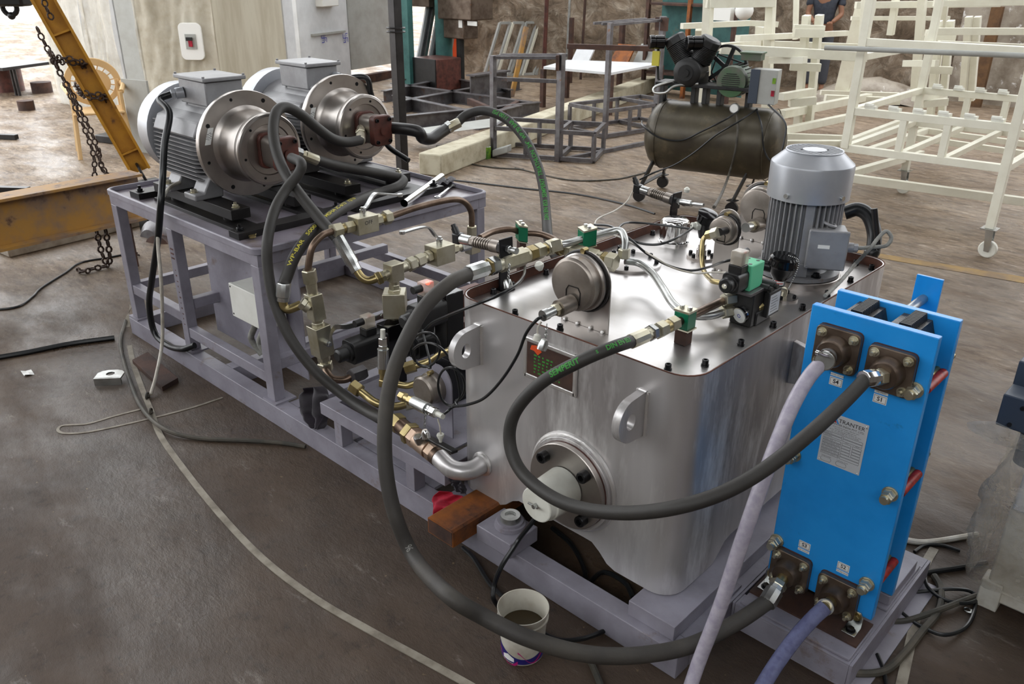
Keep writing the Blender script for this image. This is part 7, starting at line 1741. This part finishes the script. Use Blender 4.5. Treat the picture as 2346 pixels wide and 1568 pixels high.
for i in range(12):
    for j in range(8): u_, v_ = i/11*2-1, j/7*2-1; rr.append(q+V((u_*.8, v_*.35+u_*.3, max(.0, .34*(1-u_*u_)*(1-v_*v_)+.04*MN.noise(V((u_*4, v_*4, 0)))))))
solo('sand_heap', hp_.grid(rr, 12, 8), 'kerb', 'pale heap on the floor in front of the work bench', 'heap') if False else tag(build('sand_heap', hp_.grid(rr, 12, 8), 'kerb', ang=180), 'pale heap on the floor in front of the work bench', 'heap')
# tool shelf between frames
ts0 = V((-6.2, 9.3, 0)); shf = thing('tool_rack', 'dark shelf rack with hanging belts behind the cream frame', 'shelf rack', ts0)
for z in (.3, .75, 1.25): build('shelf', MB().box(ts0+V((-.7, -.02, z)), ts0+V((.75, .35, z+.03))), 'rust_dark', shf)
for x in (-.7, .0, .72): build('upright', MB().box(ts0+V((x-.02, -.04, 0)), ts0+V((x+.03, .02, 1.7))), 'rust' if x == 0 else 'rust_dark', shf)
build('back_panel', MB().box(ts0+V((-.7, .35, .05)), ts0+V((.75, .37, 1.65))), 'teal_paint', shf)
q = at(1656, 32, d=11); solo('wall_fan', MB().box(q+V((-.16, -.05, -.08)), q+V((.14, .05, .08))).sph(q+V((.28, .05, .05)), .12), 'label_white', 'white wall-mounted fan unit behind the cream frame', 'fan')
# concrete panels standing at far right
q0 = fl(2290, 232); cpn = MB().box((q0.x-.6, q0.y-.5, 0), (q0.x+1.6, q0.y-.4, 1.9)); solo('grey_board', cpn, 'kerb', 'tall grey board standing at the far right behind the racks', 'board')
q0 = fl(2235, 245); solo('wood_post', MB().box((q0.x-.08, q0.y-.04, 0), (q0.x+.06, q0.y+.06, 1.3)), 'wall_wood', 'brown wooden post at the far right behind the trolley rack', 'post')
# ================================================================== person
pr0 = V((-5.15, 11.35, 0)); fdir = (V((CAM.x, CAM.y, 0))-pr0).normalized(); sd = V((fdir.y, -fdir.x, 0))*-1
def pp(s, f, z): return pr0+sd*s+fdir*f+Z*z
def skin(name, nodes, edges, mat, parent, root=0, lv=2):
    me = bpy.data.meshes.new(name); org = ORG[parent.name]
    me.from_pydata([tuple(V(n_[0])-org) for n_ in nodes], edges, []); me.update(); o = bpy.data.objects.new(name, me); _link(o, parent, org)
    m = o.modifiers.new('skin', 'SKIN'); me.skin_vertices or None
    if not me.skin_vertices: bpy.context.view_layer.update()
    for i, n_ in enumerate(nodes):
        sv = me.skin_vertices[0].data[i]; sv.radius = n_[1] if isinstance(n_[1], tuple) else (n_[1], n_[1]); sv.use_root = (i == root)
    s = o.modifiers.new('sub', 'SUBSURF'); s.levels = lv; s.render_levels = lv; me.materials.append(MATS[mat])
    m.use_smooth_shade = True
    return o
man = thing('person', 'person in dark polo shirt standing behind the cream racks looking down', 'person', pr0)
try:
    skin('body', [(pp(0, 0, .95), (.12, .10)), (pp(0, 0, 1.12), (.12, .09)), (pp(0, .01, 1.32), (.15, .10)), (pp(0, 0, 1.45), (.055, .055)), (pp(0, .03, 1.55), (.075, .085)), (pp(0, .045, 1.66), (.075, .09)),
              (pp(-.19, 0, 1.38), .05), (pp(-.24, .06, 1.12), .04), (pp(-.12, .26, 1.02), .03), (pp(.19, 0, 1.38), .05), (pp(.24, .06, 1.12), .04), (pp(.12, .26, 1.02), .03),
              (pp(-.10, 0, .88), .08), (pp(-.11, .02, .48), .055), (pp(-.11, 0, .08), .04), (pp(-.11, .12, .04), .035), (pp(.10, 0, .88), .08), (pp(.11, .02, .48), .055), (pp(.11, 0, .08), .04), (pp(.11, .12, .04), .035)],
         [(0, 1), (1, 2), (2, 3), (3, 4), (4, 5), (2, 6), (6, 7), (7, 8), (2, 9), (9, 10), (10, 11), (0, 12), (12, 13), (13, 14), (14, 15), (0, 16), (16, 17), (17, 18), (18, 19)], 'skin', man)
    skin('shirt', [(pp(0, 0, .93), (.155, .13)), (pp(0, 0, 1.12), (.15, .12)), (pp(0, .01, 1.32), (.175, .125)), (pp(0, 0, 1.42), (.08, .07)), (pp(-.20, 0, 1.38), .068), (pp(-.235, .03, 1.22), .062), (pp(.20, 0, 1.38), .068), (pp(.235, .03, 1.22), .062)],
         [(0, 1), (1, 2), (2, 3), (2, 4), (4, 5), (2, 6), (6, 7)], 'shirt', man)
    skin('trousers', [(pp(0, 0, .95), (.14, .12)), (pp(-.10, 0, .84), .10), (pp(-.11, .02, .48), .08), (pp(-.11, 0, .10), .07), (pp(.10, 0, .84), .10), (pp(.11, .02, .48), .08), (pp(.11, 0, .10), .07)],
         [(0, 1), (1, 2), (2, 3), (0, 4), (4, 5), (5, 6)], 'trousers', man)
    for s in (-1, 1):
        hd_ = pp(s*.12, .26, 1.02); hn = [(hd_, .026), (hd_+fdir*.05-sd*s*.02, .028)]; ed = [(0, 1)]
        for k in range(5):
            a = (k-2)*.02; b_ = hd_+fdir*.07-sd*s*.02+sd*a
            if k == 4: hn += [(hd_+fdir*.03-sd*s*.045, .010), (hd_+fdir*.06-sd*s*.065, .009)]; i_ = len(hn); ed += [(1, i_-2), (i_-2, i_-1)]
            else: hn += [(b_+fdir*.01, .009), (b_+fdir*(.045+.006*(k % 2))-Z*.015, .008)]; i_ = len(hn); ed += [(1, i_-2), (i_-2, i_-1)]
        skin('hand', hn, ed, 'skin', man, lv=1)
except Exception as ex: print('PERSON', ex)
build('hair', MB().sph(pp(0, .015, 1.70), .098, 18, 10, (1, 1, .85)), 'hair', man)
build('nose', MB().cyl(pp(0, .125, 1.64), pp(0, .148, 1.61), .009, .014, 10), 'skin', man)
for s in (-1, 1):
    build('eye', MB().sph(pp(s*.032, .118, 1.655), .012, 10, 6), 'ink', man); build('ear', MB().sph(pp(s*.082, .03, 1.63), .022, 10, 6, (.5, 1, 1.3)), 'skin', man)
build('mouth', MB().tube([pp(-.025, .122, 1.575), pp(0, .128, 1.573), pp(.025, .122, 1.575)], .005, 6), 'cast_red', man)
q = pp(0, -.9, 1.72); solo('blue_sign', MB().obox(q, sd*.38, fdir*.01, Z*.10), 'ink_blue', 'blue sign board on the wall behind the person', 'sign')
# ================================================================== outside at the far left
dt = fl(20, 225); oc = thing('outdoor_table', 'rusty outdoor stand with a reddish drum at the far left, outside', 'table', V((dt.x, dt.y, 0)))
build('table_top', MB().obox(at(5, 148, d=12.0), V((.45, .2, 0)), V((-.2, .4, 0)), Z*.02), 'dark_steel', oc)
for px, py in ((45, 215), (-20, 220), (35, 205)): q = at(px, py, d=12); build('table_leg', MB().cyl((q.x, q.y, 0), (q.x, q.y, at(px, 148, d=12).z), .02), 'dark_steel', oc)
q = at(15, 185, d=12.4); build('drum', MB().cyl((q.x, q.y, q.z-.25), (q.x, q.y, q.z+.2), .22, n=24), 'cast_red', oc)
q = fl(62, 252); solo('small_drum', MB().cyl(V((q.x, q.y, 0)), V((q.x, q.y, .12)), .1, n=20), 'rust_dark', 'small rusty tin on the bright floor at left', 'tin')
q = fl(98, 212); solo('small_drum', MB().cyl(V((q.x, q.y, 0)), V((q.x, q.y, .15)), .14, n=20), 'rust_dark', 'rusty drum near the wrapped cabinets outside', 'tin')
for a, b, lab in (((-10, 312), (38, 314), 'dark bar on the bright floor at the left edge'), ((-10, 434), (66, 436), 'dark bar on the wet floor above the yellow beam')):
    solo('dark_bar', MB().bar(fl(*a, .03), fl(*b, .03), .06, .05), 'rail_black', lab, 'steel bar')
q = fl(262, 325); solo('steel_block', MB().obox(q+Z*.04, V((.16, .05, 0)), V((-.04, .1, 0)), Z*.04), 'dark_steel', 'dark steel block on the floor beside the plastic chair', 'steel block', bev=.01)

solo('floor_line', MB().add([fl(1960, 572, .002), fl(2380, 640, .002), fl(2380, 655, .002), fl(1960, 582, .002)], [(0, 1, 2, 3)]), 'yellow_faded', 'faded yellow line painted on the floor at the right', 'floor marking')
